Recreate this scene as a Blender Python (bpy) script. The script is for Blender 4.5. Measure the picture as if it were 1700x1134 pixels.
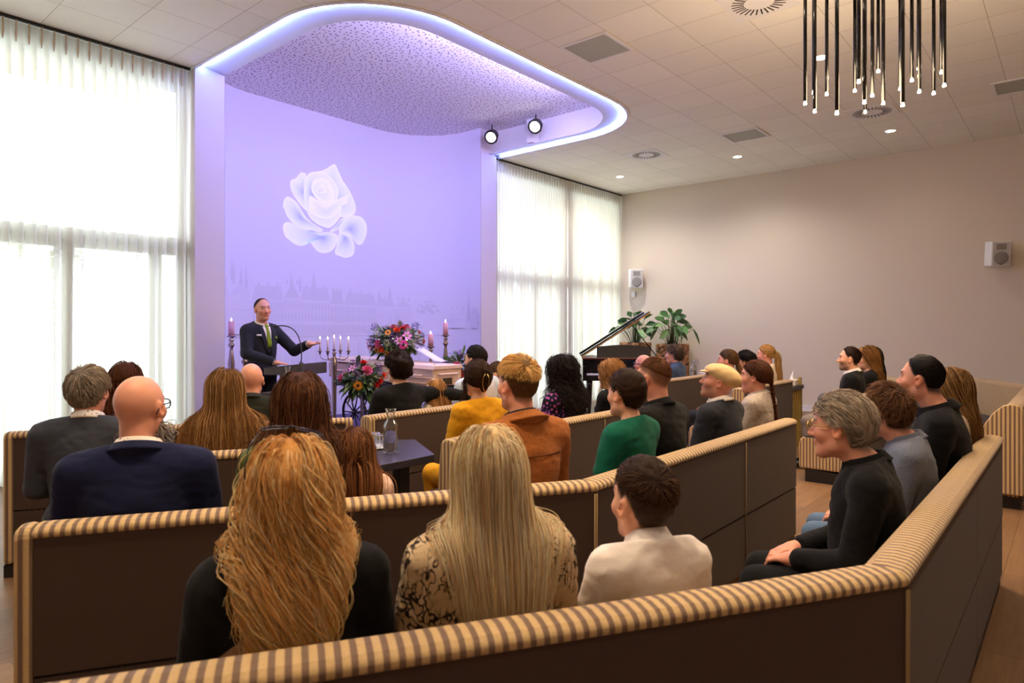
import bpy, bmesh, math, random
import numpy as np
from mathutils import Vector, Matrix

sc = bpy.context.scene
COL = sc.collection
for o in list(bpy.data.objects):
    bpy.data.objects.remove(o, do_unlink=True)
rng = np.random.default_rng(7)
random.seed(7)

# ------------------------------------------------------------------ camera, world, light, exposure
EYE = 1.55                      # camera height
CEIL = 4.60                     # main ceiling height
WIN = 7.80                      # plane of the curtains
RIGHT = 13.05                   # right wall
SCREEN = 9.20                   # screen wall
STAGE = 0.15
cam_data = bpy.data.cameras.new('camera')
cam = bpy.data.objects.new('camera', cam_data)
COL.objects.link(cam)
cam.location = (0, 0, EYE)
cam.rotation_euler = (math.radians(90), 0, -math.atan2(0.7595, 0.6505))
cam_data.sensor_width = 36.0
cam_data.lens = 36.0 * 1097.0 / 1700.0
cam_data.shift_y = -(567.0 - 546.0) / 1700.0
cam_data.clip_end = 300
cam_data.clip_start = 0.05
cam_data.dof.use_dof = True
cam_data.dof.focus_distance = 5.6
cam_data.dof.aperture_fstop = 4.0
sc.camera = cam

sc.view_settings.view_transform = 'Standard'
sc.view_settings.look = 'None'
sc.view_settings.gamma = 1.0
sc.view_settings.use_curve_mapping = False
sc.view_settings.exposure = 1.38

world = bpy.data.worlds.new('overcast_sky')
sc.world = world
world.use_nodes = True
_bg = world.node_tree.nodes['Background']
_bg.inputs['Color'].default_value = (0.90, 0.96, 1.0, 1)
_bg.inputs['Strength'].default_value = 3.5

sc.cycles.use_denoising = True
sc.cycles.max_bounces = 7
sc.cycles.transparent_max_bounces = 12
sc.cycles.transmission_bounces = 6
sc.cycles.caustics_reflective = False
sc.cycles.caustics_refractive = False
sc.cycles.sample_clamp_indirect = 6.0

def lamp(name, kind, loc, energy, color, target=None, **kw):
    d = bpy.data.lights.new(name, kind)
    d.energy = energy
    d.color = color
    for k, v in kw.items():
        setattr(d, k, v)
    o = bpy.data.objects.new(name, d)
    COL.objects.link(o)
    o.location = loc
    if target is not None:
        o.rotation_euler = (Vector(target) - Vector(loc)).to_track_quat('-Z', 'Y').to_euler()
    return o

def portal(name, x0, x1, z0, z1, y):
    d = bpy.data.lights.new(name, 'AREA')
    d.shape = 'RECTANGLE'
    d.size = x1 - x0
    d.size_y = z1 - z0
    d.cycles.is_portal = True
    o = bpy.data.objects.new(name, d)
    COL.objects.link(o)
    o.location = ((x0 + x1) / 2, y, (z0 + z1) / 2)
    o.rotation_euler = (math.radians(-90), 0, 0)
portal('window_daylight_left', -1.4, 3.4, 0.05, 4.4, 8.30)
portal('window_daylight_right', 8.7, 13.0, 0.05, 4.4, 8.30)

# the cove's colour-changing wall washers, mounted behind the front band of the opening
for _x in (4.4, 5.4, 6.4, 7.3):
    lamp('cove_wall_washer', 'AREA', (_x, 5.25, 4.82), 15.5, (0.50, 0.44, 1.0),
         (_x + 0.1, 9.1, 1.9), shape='RECTANGLE', size=0.9, size_y=0.1)
# recessed downlights on their regular grid, and narrow warm ones over the benches
WARM = (1.0, 0.74, 0.46)
for _x, _y, _e in ((0.70, -0.2, 40), (0.70, 2.19, 60), (0.70, 4.58, 60), (4.30, -0.2, 45), (4.30, 2.19, 60), (4.30, 4.3, 50), (7.89, -0.2, 8), (7.89, 2.19, 46),
                   (7.89, 4.4, 60), (11.51, 2.19, 12), (11.48, 4.58, 80), (11.45, 6.96, 95)):
    lamp('downlight_beam', 'SPOT', (_x, _y, 4.575), _e, (1.0, 0.93, 0.84) if _x > 11 and _y > 4 else (1.0, 0.80, 0.60), (_x, _y, 0),
         spot_size=math.radians(150), spot_blend=0.9, shadow_soft_size=0.07)
for _x, _y in ((1.2, 1.6), (3.2, 1.2), (2.3, 3.2), (4.6, 2.6), (6.2, 1.6), (3.8, 4.3), (7.8, 2.6)):
    lamp('ceiling_spot', 'SPOT', (_x, _y, 4.57), 105.0 if _x < 1.3 and _y < 2 else 75.0, WARM, (_x, _y, 0),
         spot_size=math.radians(70), spot_blend=0.7, shadow_soft_size=0.05)

# ------------------------------------------------------------------ materials
MATS = {}
class NT:
    def __init__(s, name):
        s.m = bpy.data.materials.new(name)
        s.m.use_nodes = True
        s.t = s.m.node_tree
        s.b = s.t.nodes['Principled BSDF']
        s.out = s.t.nodes['Material Output']
    def n(s, typ, **kw):
        nd = s.t.nodes.new(typ)
        for k, v in kw.items():
            if k in nd.inputs:
                nd.inputs[k].default_value = v
            else:
                setattr(nd, k, v)
        return nd
    def l(s, a, b):
        s.t.links.new(a, b)
    def ramp(s, stops, interp='LINEAR'):
        r = s.t.nodes.new('ShaderNodeValToRGB')
        r.color_ramp.interpolation = interp
        while len(r.color_ramp.elements) < len(stops):
            r.color_ramp.elements.new(0.5)
        for e, (p, c) in zip(r.color_ramp.elements, stops):
            e.position = p
            e.color = (*c, 1)
        return r
    def bump(s, height, strength=0.3, distance=0.01):
        b = s.n('ShaderNodeBump', Strength=strength, Distance=distance)
        s.l(height, b.inputs['Height'])
        s.l(b.outputs['Normal'], s.b.inputs['Normal'])
        return b
    def obj(s):
        return s.n('ShaderNodeTexCoord').outputs['Object']

def lin(r, g, b):
    f = lambda c: (c / 255.0) / 12.92 if c <= 10 else (((c / 255.0) + 0.055) / 1.055) ** 2.4
    return (f(r), f(g), f(b))

def plain(name, col, rough=0.6, metal=0.0, spec=0.5, noise=0.0, nscale=40.0, bump=0.0, **kw):
    if name in MATS:
        return MATS[name]
    t = NT(name)
    b = t.b
    b.inputs['Base Color'].default_value = (*col, 1)
    b.inputs['Roughness'].default_value = rough
    b.inputs['Metallic'].default_value = metal
    b.inputs['Specular IOR Level'].default_value = spec
    for k, v in kw.items():
        b.inputs[k].default_value = v
    if noise > 0 or bump > 0:
        nz = t.n('ShaderNodeTexNoise', Scale=nscale, Detail=4.0)
        t.l(t.obj(), nz.inputs['Vector'])
        if noise > 0:
            r = t.ramp([(0.3, tuple(c * (1 - noise) for c in col)), (0.7, tuple(min(1, c * (1 + noise)) for c in col))])
            t.l(nz.outputs['Fac'], r.inputs['Fac'])
            t.l(r.outputs['Color'], b.inputs['Base Color'])
        if bump > 0:
            t.bump(nz.outputs['Fac'], bump, 0.004)
    MATS[name] = t.m
    return t.m

def glow(name, col, strength):
    if name in MATS:
        return MATS[name]
    t = NT(name)
    t.b.inputs['Base Color'].default_value = (*col, 1)
    t.b.inputs['Emission Color'].default_value = (*col, 1)
    t.b.inputs['Emission Strength'].default_value = strength
    MATS[name] = t.m
    return t.m

def vcol(name, rough=0.5, spec=0.5, sss=0.0, aniso=0.0, emit=0.0, bump=0.0, bscale=60.0, trans=0.0):
    """material whose colour comes from the mesh's own colour attribute"""
    if name in MATS:
        return MATS[name]
    t = NT(name)
    a = t.n('ShaderNodeAttribute', attribute_name='Col')
    t.l(a.outputs['Color'], t.b.inputs['Base Color'])
    t.b.inputs['Roughness'].default_value = rough
    t.b.inputs['Specular IOR Level'].default_value = spec
    if sss > 0:
        t.b.inputs['Subsurface Weight'].default_value = sss
        t.b.inputs['Subsurface Radius'].default_value = (0.01, 0.004, 0.002)
        t.b.inputs['Subsurface Scale'].default_value = 1.0
    if bump > 0:
        nz = t.n('ShaderNodeTexNoise', Scale=bscale, Detail=3.0)
        t.l(t.obj(), nz.inputs['Vector'])
        t.bump(nz.outputs['Fac'], bump, 0.003)
    if trans > 0:
        tl = t.n('ShaderNodeBsdfTranslucent')
        t.l(a.outputs['Color'], tl.inputs['Color'])
        mx = t.n('ShaderNodeMixShader'); mx.inputs['Fac'].default_value = trans
        t.l(t.b.outputs[0], mx.inputs[1]); t.l(tl.outputs[0], mx.inputs[2])
        t.l(mx.outputs[0], t.out.inputs['Surface'])
    MATS[name] = t.m
    return t.m

def fabric(name, col, rough=0.9, weave=500.0, fold=0.35, var=0.12, sheen=0.04):
    if name in MATS:
        return MATS[name]
    t = NT(name)
    o = t.obj()
    n1 = t.n('ShaderNodeTexNoise', Scale=9.0, Detail=3.0)
    t.l(o, n1.inputs['Vector'])
    n2 = t.n('ShaderNodeTexNoise', Scale=weave, Detail=1.0)
    t.l(o, n2.inputs['Vector'])
    r = t.ramp([(0.3, tuple(c * (1 - var) for c in col)), (0.7, tuple(min(1, c * (1 + var)) for c in col))])
    t.l(n2.outputs['Fac'], r.inputs['Fac'])
    t.l(r.outputs['Color'], t.b.inputs['Base Color'])
    t.b.inputs['Roughness'].default_value = rough
    t.b.inputs['Specular IOR Level'].default_value = 0.2
    t.b.inputs['Sheen Weight'].default_value = sheen
    b1 = t.n('ShaderNodeBump', Strength=fold, Distance=0.02)
    t.l(n1.outputs['Fac'], b1.inputs['Height'])
    b2 = t.n('ShaderNodeBump', Strength=0.25, Distance=0.002)
    t.l(n2.outputs['Fac'], b2.inputs['Height'])
    t.l(b1.outputs['Normal'], b2.inputs['Normal'])
    t.l(b2.outputs['Normal'], t.b.inputs['Normal'])
    MATS[name] = t.m
    return t.m

# ------------------------------------------------------------------ object helpers
def tag(o, label=None, cat=None, group=None, kind=None):
    if label: o['label'] = label
    if cat: o['category'] = cat
    if group: o['group'] = group
    if kind: o['kind'] = kind
    return o

def empty(name, loc, label, cat, rz=0.0, group=None):
    o = bpy.data.objects.new(name, None)
    o.empty_display_size = 0.1
    COL.objects.link(o)
    o.location = loc
    o.rotation_euler = (0, 0, rz)
    return tag(o, label, cat, group)

def link_mesh(name, me, mat, parent=None, loc=None, rz=None):
    o = bpy.data.objects.new(name, me)
    COL.objects.link(o)
    mats = mat if isinstance(mat, (list, tuple)) else [mat]
    for m in mats:
        if m is not None:
            me.materials.append(m)
    if parent is not None:
        o.parent = parent
    if loc is not None:
        o.location = loc
    if rz is not None:
        o.rotation_euler = (0, 0, rz)
    return o

def struct(o):
    o['kind'] = 'structure'
    return o

def np_mesh(name, V, Fq, col=None, smooth=True, mat_idx=None):
    """V (n,3); Fq (m,k) int array or list of arrays; col (n,3)"""
    me = bpy.data.meshes.new(name)
    V = np.asarray(V, dtype=np.float32)
    groups = Fq if isinstance(Fq, list) else [Fq]
    groups = [np.asarray(g, dtype=np.int32) for g in groups if len(g)]
    me.vertices.add(len(V))
    me.vertices.foreach_set('co', V.ravel())
    nl = sum(g.size for g in groups)
    npoly = sum(len(g) for g in groups)
    me.loops.add(nl)
    me.loops.foreach_set('vertex_index', np.concatenate([g.ravel() for g in groups]))
    tot = np.concatenate([np.full(len(g), g.shape[1], np.int32) for g in groups])
    start = np.concatenate([[0], np.cumsum(tot)[:-1]]).astype(np.int32)
    me.polygons.add(npoly)
    me.polygons.foreach_set('loop_start', start)
    me.polygons.foreach_set('loop_total', tot)
    me.polygons.foreach_set('use_smooth', np.full(npoly, smooth, dtype=bool))
    if mat_idx is not None:
        me.polygons.foreach_set('material_index', np.asarray(mat_idx, np.int32))
    me.update(calc_edges=True)
    if col is not None:
        a = me.color_attributes.new('Col', 'FLOAT_COLOR', 'POINT')
        c4 = np.ones((len(V), 4), np.float32)
        c4[:, :3] = col
        a.data.foreach_set('color', c4.ravel())
    return me

class MB:
    """collects simple shapes into one mesh"""
    def __init__(s):
        s.bm = bmesh.new()
    def box(s, x0, x1, y0, y1, z0, z1, rz=0.0, at=None, bevel=0.0):
        r = bmesh.ops.create_cube(s.bm, size=1.0)
        vs = r['verts']
        for v in vs:
            v.co = Vector((x0 + (v.co.x + .5) * (x1 - x0), y0 + (v.co.y + .5) * (y1 - y0), z0 + (v.co.z + .5) * (z1 - z0)))
        if bevel > 0:
            es = list({e for v in vs for e in v.link_edges})
            rb = bmesh.ops.bevel(s.bm, geom=es, offset=bevel, segments=2, affect='EDGES', profile=0.7)
            vs = list({v for v in rb['verts']} | {v for v in vs if v.is_valid})
        if rz:
            M = Matrix.Rotation(rz, 3, 'Z')
            for v in vs: v.co = M @ v.co
        if at is not None:
            for v in vs: v.co += Vector(at)
        return vs
    def lathe(s, prof, seg=20, c=(0, 0, 0), axis=None):
        """prof: list of (r, z)"""
        rings = []
        M = axis if axis is not None else Matrix.Identity(3)
        c = Vector(c)
        for r, z in prof:
            if r <= 1e-6:
                rings.append([s.bm.verts.new(M @ Vector((0, 0, z)) + c)])
            else:
                rings.append([s.bm.verts.new(M @ Vector((r * math.cos(2 * math.pi * k / seg), r * math.sin(2 * math.pi * k / seg), z)) + c) for k in range(seg)])
        for a, b in zip(rings[:-1], rings[1:]):
            for k in range(seg):
                k2 = (k + 1) % seg
                if len(a) == 1 and len(b) == 1: continue
                if len(a) == 1: f = (a[0], b[k2], b[k])
                elif len(b) == 1: f = (a[k], a[k2], b[0])
                else: f = (a[k], a[k2], b[k2], b[k])
                fc = s.bm.faces.new(f)
                fc.smooth = True
        if len(rings[0]) > 1: s.bm.faces.new(rings[0][::-1])
        if len(rings[-1]) > 1: s.bm.faces.new(rings[-1])
    def tube(s, pts, r, seg=8, closed=False):
        pts = [Vector(p) for p in pts]
        n = len(pts)
        rr = r if isinstance(r, (list, tuple)) else [r] * n
        rings = []
        for i, p in enumerate(pts):
            if closed: t = pts[(i + 1) % n] - pts[i - 1]
            else: t = pts[min(i + 1, n - 1)] - pts[max(i - 1, 0)]
            t.normalize()
            ref = Vector((0, 0, 1)) if abs(t.z) < 0.9 else Vector((1, 0, 0))
            a = t.cross(ref).normalized()
            b = t.cross(a)
            rings.append([s.bm.verts.new(p + (a * math.cos(2 * math.pi * k / seg) + b * math.sin(2 * math.pi * k / seg)) * rr[i]) for k in range(seg)])
        m = n if closed else n - 1
        for i in range(m):
            A, B = rings[i], rings[(i + 1) % n]
            for k in range(seg):
                f = s.bm.faces.new((A[k], A[(k + 1) % seg], B[(k + 1) % seg], B[k]))
                f.smooth = True
        if not closed:
            s.bm.faces.new(rings[0][::-1]); s.bm.faces.new(rings[-1])
    def prism(s, poly, z0, z1):
        a = [s.bm.verts.new((x, y, z0)) for x, y in poly]
        b = [s.bm.verts.new((x, y, z1)) for x, y in poly]
        n = len(poly)
        for k in range(n):
            s.bm.faces.new((a[k], a[(k + 1) % n], b[(k + 1) % n], b[k]))
        s.bm.faces.new(a[::-1]); s.bm.faces.new(b)
    def ball(s, c, r, sub=2):
        m = Matrix.Translation(c) @ (Matrix.Diagonal((*r, 1)) if isinstance(r, (tuple, list)) else Matrix.Scale(r, 4))
        q = bmesh.ops.create_icosphere(s.bm, subdivisions=sub, radius=1.0, matrix=m)
        for v in q['verts']:
            for f in v.link_faces: f.smooth = True
    def build(s, name, mat, parent=None, bevel=0.0, loc=None, rz=None):
        bmesh.ops.recalc_face_normals(s.bm, faces=s.bm.faces)
        me = bpy.data.meshes.new(name)
        s.bm.to_mesh(me)
        s.bm.free()
        o = link_mesh(name, me, mat, parent, loc, rz)
        if bevel > 0:
            md = o.modifiers.new('bevel', 'BEVEL')
            md.width = bevel; md.segments = 2; md.limit_method = 'ANGLE'
        return o

def children_of(o):
    return list(o.children)

def dup(o, parent=None, loc=None, rz=None, label=None, group=None):
    c = o.copy()
    COL.objects.link(c)
    if parent is not None: c.parent = parent
    if loc is not None: c.location = loc
    if rz is not None: c.rotation_euler = (0, 0, rz)
    if label: c['label'] = label
    if group: c['group'] = group
    for ch in children_of(o):
        dup(ch, c)
    return c
# ------------------------------------------------------------------ room shell
def wood_floor():
    t = NT('oak_planks')
    o = t.obj()
    mp = t.n('ShaderNodeMapping')
    mp.inputs['Rotation'].default_value = (0, 0, 0.0)
    t.l(o, mp.inputs['Vector'])
    br = t.n('ShaderNodeTexBrick', Scale=1.0)
    br.offset = 0.37
    br.inputs['Brick Width'].default_value = 1.3
    br.inputs['Row Height'].default_value = 0.18
    br.inputs['Mortar Size'].default_value = 0.0022
    br.inputs['Color1'].default_value = (*lin(150, 114, 78), 1)
    br.inputs['Color2'].default_value = (*lin(124, 92, 62), 1)
    br.inputs['Mortar'].default_value = (*lin(90, 65, 45), 1)
    t.l(mp.outputs['Vector'], br.inputs['Vector'])
    m2 = t.n('ShaderNodeMapping')
    m2.inputs['Scale'].default_value = (1.2, 14, 1)
    t.l(o, m2.inputs['Vector'])
    nz = t.n('ShaderNodeTexNoise', Scale=2.5, Detail=6.0, Roughness=0.65)
    t.l(m2.outputs['Vector'], nz.inputs['Vector'])
    r = t.ramp([(0.3, (0.55, 0.52, 0.48)), (0.7, (1, 1, 1))])
    t.l(nz.outputs['Fac'], r.inputs['Fac'])
    mx = t.n('ShaderNodeMixRGB', blend_type='MULTIPLY')
    mx.inputs['Fac'].default_value = 0.8
    t.l(br.outputs['Color'], mx.inputs['Color1'])
    t.l(r.outputs['Color'], mx.inputs['Color2'])
    t.l(mx.outputs['Color'], t.b.inputs['Base Color'])
    t.b.inputs['Roughness'].default_value = 0.42
    return t.m

def tile_ceiling():
    t = NT('ceiling_tiles')
    o = t.obj()
    mp = t.n('ShaderNodeMapping')
    mp.inputs['Location'].default_value = (0.45, 0.53, 0)
    t.l(o, mp.inputs['Vector'])
    br = t.n('ShaderNodeTexBrick', Scale=1.0)
    br.offset = 0.0
    br.inputs['Brick Width'].default_value = 0.6
    br.inputs['Row Height'].default_value = 0.6
    br.inputs['Mortar Size'].default_value = 0.0035
    br.inputs['Mortar Smooth'].default_value = 0.2
    br.inputs['Color1'].default_value = (*lin(242, 238, 231), 1)
    br.inputs['Color2'].default_value = (*lin(236, 232, 225), 1)
    br.inputs['Mortar'].default_value = (*lin(190, 182, 174), 1)
    t.l(mp.outputs['Vector'], br.inputs['Vector'])
    t.l(br.outputs['Color'], t.b.inputs['Base Color'])
    t.b.inputs['Roughness'].default_value = 0.9
    b = t.bump(br.outputs['Fac'], 0.5, 0.004)
    b.invert = True
    return t.m

M_FLOOR = wood_floor()
M_CEIL = tile_ceiling()
M_WALL = plain('painted_wall', lin(216, 203, 187), 0.85, bump=0.05, nscale=120, noise=0.02)
M_WHITE = plain('white_paint', lin(232, 230, 232), 0.7)
M_PILLAR = plain('pillar_paint', lin(214, 204, 206), 0.8)
M_SCREENWALL = plain('screen_wall_paint', lin(226, 222, 240), 0.75)
M_FRAME = plain('window_frame_grey', lin(96, 104, 104), 0.5)
M_DARK = plain('dark_rail', lin(28, 26, 26), 0.5)
M_GLASS = None

XL, YB = -1.6, -3.2
m = MB(); m.box(XL - .1, RIGHT + .1, YB - .1, 8.25, -.12, 0); struct(m.build('floor', M_FLOOR))

def rounded(x0, x1, y0, y1, r, n=14, back=True):
    """outline open to the back: straight at y1, rounded at the two front corners"""
    p = [(x0, y1)]
    for k in range(n + 1):
        a = math.pi + (math.pi / 2) * k / n
        p.append((x0 + r + r * math.cos(a), y0 + r + r * math.sin(a)))
    for k in range(n + 1):
        a = 1.5 * math.pi + (math.pi / 2) * k / n
        p.append((x1 - r + r * math.cos(a), y0 + r + r * math.sin(a)))
    p.append((x1, y1))
    return p

OX0, OX1, OY0 = 3.42, 8.83, 4.68
outer_open = rounded(OX0, OX1, OY0, 7.99, 1.22)
inner_open = rounded(OX0 + .36, OX1 - .36, OY0 + .36, 7.99, 0.90)
# ceiling with the rounded opening: a strip at the window side keeps the hole closed
c_out = [(XL, YB), (RIGHT, YB), (RIGHT, 8.2), (OX1, 8.2)] + rounded(OX0, OX1, OY0, 7.99, 1.22)[::-1] + [(OX0, 8.2), (XL, 8.2)]
m = MB(); m.prism(c_out, CEIL, CEIL + .02); struct(m.build('ceiling', M_CEIL))

def ring_between(name, A, B, za, zb, mat, thick=0.0):
    n = len(A)
    V = [(x, y, za) for x, y in A] + [(x, y, zb) for x, y in B]
    F = np.array([(i, i + 1, n + i + 1, n + i) for i in range(n - 1)])
    o = link_mesh(name, np_mesh(name, V, F, smooth=False), mat)
    if thick:
        md = o.modifiers.new('solid', 'SOLIDIFY'); md.thickness = thick; md.offset = 0
    return o
trim_in = rounded(OX0 + .036, OX1 - .036, OY0 + .036, 7.99, 1.184)
# trim ring at the ceiling, recessed band above it, strip light in the slot
m = MB()
for a, b in zip(range(len(outer_open) - 1), range(1, len(outer_open))):
    bm = m.bm
    q = [outer_open[a], outer_open[b], trim_in[b], trim_in[a]]
    lo = [bm.verts.new((x, y, CEIL - .014)) for x, y in q]
    hi = [bm.verts.new((x, y, CEIL + .02)) for x, y in q]
    bm.faces.new(lo[::-1]); bm.faces.new(hi)
    for k in range(4):
        bm.faces.new((lo[k], lo[(k + 1) % 4], hi[(k + 1) % 4], hi[k]))
bmesh.ops.remove_doubles(m.bm, verts=m.bm.verts, dist=1e-5)
struct(m.build('trim_1', M_WHITE))
BZ = CEIL + .055
struct(ring_between('ceiling_cove', outer_open, inner_open, BZ, CEIL - .006, M_WHITE, 0.008))
struct(ring_between('ceiling_cove_side', outer_open, outer_open, CEIL, BZ + .01, M_WHITE, 0.004))
M_LED = glow('cove_led', (0.16, 0.26, 1.0), 40.0)
m = MB(); m.tube([(x, y, CEIL + .010) for x, y in rounded(OX0 + .085, OX1 - .085, OY0 + .085, 7.77, 1.135)], .0065, 8)
o = m.build('led_strip', M_LED)
tag(o, 'glowing blue-white strip light running round the curved ceiling cove', 'strip light')

# raised perforated ceiling of the alcove
def perforated():
    t = NT('perforated_ceiling')
    o = t.obj()
    v = t.n('ShaderNodeTexVoronoi', Scale=16.0, Randomness=0.85, voronoi_dimensions='2D')
    t.l(o, v.inputs['Vector'])
    r = t.ramp([(0.0, lin(78, 74, 94)), (0.14, lin(70, 66, 86)), (0.19, lin(232, 228, 236)), (1.0, lin(232, 228, 236))])
    t.l(v.outputs['Distance'], r.inputs['Fac'])
    t.l(r.outputs['Color'], t.b.inputs['Base Color'])
    t.b.inputs['Roughness'].default_value = 0.9
    return t.m
HR = 5.0
m = MB(); m.box(3.0, 9.2, 4.3, 9.4, HR, HR + .05); struct(m.build('ceiling_raised', perforated()))
# drop walls that close the void round the opening
struct(ring_between('ceiling_drop', rounded(OX0 + .30, OX1 - .22, OY0 + .34, 7.99, 0.9), rounded(OX0 + .30, OX1 - .22, OY0 + .34, 7.99, .9), CEIL + .012, HR + .01, M_WHITE, 0.02))
m = MB(); m.box(8.43, 8.61, 6.78, 6.90, CEIL + .012, HR); struct(m.build('trim_2', M_WHITE))

# screen wall, rounded in plan at both sides
SX0, SX1, SR = 3.785, 8.262, 1.10
sw = [(SX0, 7.785)]
for k in range(17):
    a = math.pi - (math.pi / 2) * k / 16
    sw.append((SX0 + SR + SR * math.cos(a), SCREEN - SR + SR * math.sin(a)))
for k in range(17):
    a = math.pi / 2 - (math.pi / 2) * k / 16
    sw.append((SX1 - SR + SR * math.cos(a), SCREEN - SR + SR * math.sin(a)))
sw.append((SX1, 7.785))
o = ring_between('wall_screen', sw, sw, 0.0, HR + .02, M_SCREENWALL)
for p in o.data.polygons: p.use_smooth = True
struct(o)
# stage platform
st = [(SX0, 7.9)] + sw[1:-1] + [(SX1, 7.9), (SX1, 5.55), (3.3, 5.55), (3.3, 7.7)]
m = MB(); m.prism([(x, y) for x, y in st], 0.0, STAGE); struct(m.build('floor_stage', plain('stage_carpet', lin(96, 84, 120), 0.95, noise=.1, nscale=300)))

for nm, a, b in (('wall_pillar_top_left', 3.45, 3.783), ('wall_pillar_top_right', 8.265, 8.64)):
    m = MB(); m.box(a, b, 7.795, 7.99, CEIL - .012, HR); struct(m.build(nm, M_PILLAR))
# pillars beside the alcove and the wall between windows
for nm, a, b in (('wall_pillar_left', 3.43, 3.78), ('wall_pillar_right', 8.27, 8.66)):
    m = MB(); m.box(a, b, WIN - .02, 8.2, 0, CEIL - .012); struct(m.build(nm, M_PILLAR))
m = MB(); m.box(RIGHT, RIGHT + .12, YB, 8.3, 0, CEIL + .02); struct(m.build('wall_right', M_WALL))
m = MB(); m.box(XL - .12, XL, YB, 8.3, 0, CEIL + .02); struct(m.build('wall_left', M_WALL))
m = MB(); m.box(XL, RIGHT, YB - .12, YB, 0, CEIL + .02); struct(m.build('wall_back', M_WALL))
m = MB(); m.box(RIGHT - .015, RIGHT, YB, 7.75, 0, .11); struct(m.build('baseboard_right', M_WHITE))
# window wall: lintel, frames, glass
def pane_mat():
    t = NT('window_glass')
    tr = t.n('ShaderNodeBsdfTransparent'); tr.inputs['Color'].default_value = (0.93, 0.97, 0.97, 1)
    gl = t.n('ShaderNodeBsdfGlossy'); gl.inputs['Roughness'].default_value = 0.02
    mx = t.n('ShaderNodeMixShader'); mx.inputs['Fac'].default_value = 0.06
    t.l(tr.outputs[0], mx.inputs[1]); t.l(gl.outputs[0], mx.inputs[2])
    t.l(mx.outputs[0], t.out.inputs['Surface'])
    return t.m
M_PANE = pane_mat()
def window(name, x0, x1, posts, low_posts):
    Y = 8.10
    m = MB()
    m.box(x0, x1, Y - .05, Y + .07, 2.42, 2.62)
    m.box(x0, x1, Y - .05, Y + .07, 0.0, .12)
    m.box(x0, x1, Y - .05, Y + .07, 4.36, CEIL + .05)
    for p, w in posts: m.box(p - w / 2, p + w / 2, Y - .06, Y + .08, 0, CEIL)
    for p, w in low_posts: m.box(p - w / 2, p + w / 2, Y - .05, Y + .07, .1, 2.5)
    fr = struct(m.build(name, M_FRAME))
    m = MB(); m.box(x0, x1, Y + .005, Y + .012, .1, 4.4)
    m.build('window_pane', M_PANE, fr)
    return fr
window('window_1', XL, 3.46, [(XL + .06, .12), (3.42, .08), (0.4, .1)], [(2.22, .16), (3.12, .1), (1.2, .14)])
window('window_2', 8.62, RIGHT, [(8.72, .2), (11.02, .26), (RIGHT - .06, .12)], [(9.85, .08), (10.75, .1)])

# outside: eaves over the windows, terrace, garden wall, trees
M_EAVE = NT('eave_boards')
_w = M_EAVE.n('ShaderNodeTexWave', Scale=4.0)
_w.bands_direction = 'X'
M_EAVE.l(M_EAVE.obj(), _w.inputs['Vector'])
_r = M_EAVE.ramp([(0.0, lin(150, 120, 90)), (0.12, lin(250, 222, 186)), (1, lin(252, 228, 194))])
M_EAVE.l(_w.outputs['Fac'], _r.inputs['Fac'])
M_EAVE.l(_r.outputs['Color'], M_EAVE.b.inputs['Base Color'])
m = MB(); m.box(-6, 3.4, 8.2, 9.15, 4.42, 4.62); m.box(8.7, 16, 8.2, 9.15, 4.42, 4.62); tag(m.build('roof_eave', M_EAVE.m), kind='structure')
m = MB(); m.box(-30, 40, 8.2, 60, -.2, -.03); struct(m.build('ground_terrace', plain('pale_paving', lin(205, 205, 200), .9)))
m = MB(); m.box(-14, 3.0, 11.6, 11.75, -.05, 1.75); m.box(9.0, 26, 11.6, 11.75, -.05, 1.5)
tag(m.build('garden_wall', plain('pale_render', lin(225, 225, 222), .9)), kind='structure')

def leaf_blob(c, r, n, size, col, name, label, group):
    P = rng.normal(size=(n, 3)); P /= np.linalg.norm(P, axis=1)[:, None]
    P = P * (rng.random((n, 1)) ** .35) * np.array(r) + np.array(c)
    D = rng.normal(size=(n, 3)); D /= np.linalg.norm(D, axis=1)[:, None]
    E_ = np.cross(D, rng.normal(size=(n, 3))); E_ /= np.linalg.norm(E_, axis=1)[:, None]
    q = np.stack([P - D * size, P + E_ * size * .45, P + D * size, P - E_ * size * .45], 1).reshape(-1, 3)
    F = np.arange(n * 4).reshape(n, 4)
    o = link_mesh('crown', np_mesh('crown', q, F, smooth=False), col)
    t = empty(name, (c[0], c[1], -.05), label, 'tree', group=group)
    o.location = (-c[0], -c[1], .05)
    o.parent = t
    m = MB(); m.tube([(0, 0, 0), (0.05, 0, c[2] * .6), (0, 0, c[2] + .4)], [.16, .12, .05])
    m.build('trunk', plain('bark', lin(96, 84, 74), .9), t)
M_LEAF = plain('pale_leaf', lin(190, 200, 176), .8)
for k, (x, y, z, r) in enumerate([(-3.0, 19, 3.0, 2.0), (0.6, 18, 2.7, 1.9), (4.0, 20, 3.0, 2.0), (14, 21, 2.6, 2.2), (20, 22, 3.0, 2.4)]):
    leaf_blob((x, y, z), (r, r, r * .8), 500, .16, M_LEAF, 'garden_tree', 'blurred pale garden tree far outside behind the sheer window curtains', 'trees beyond the curtains')

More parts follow.
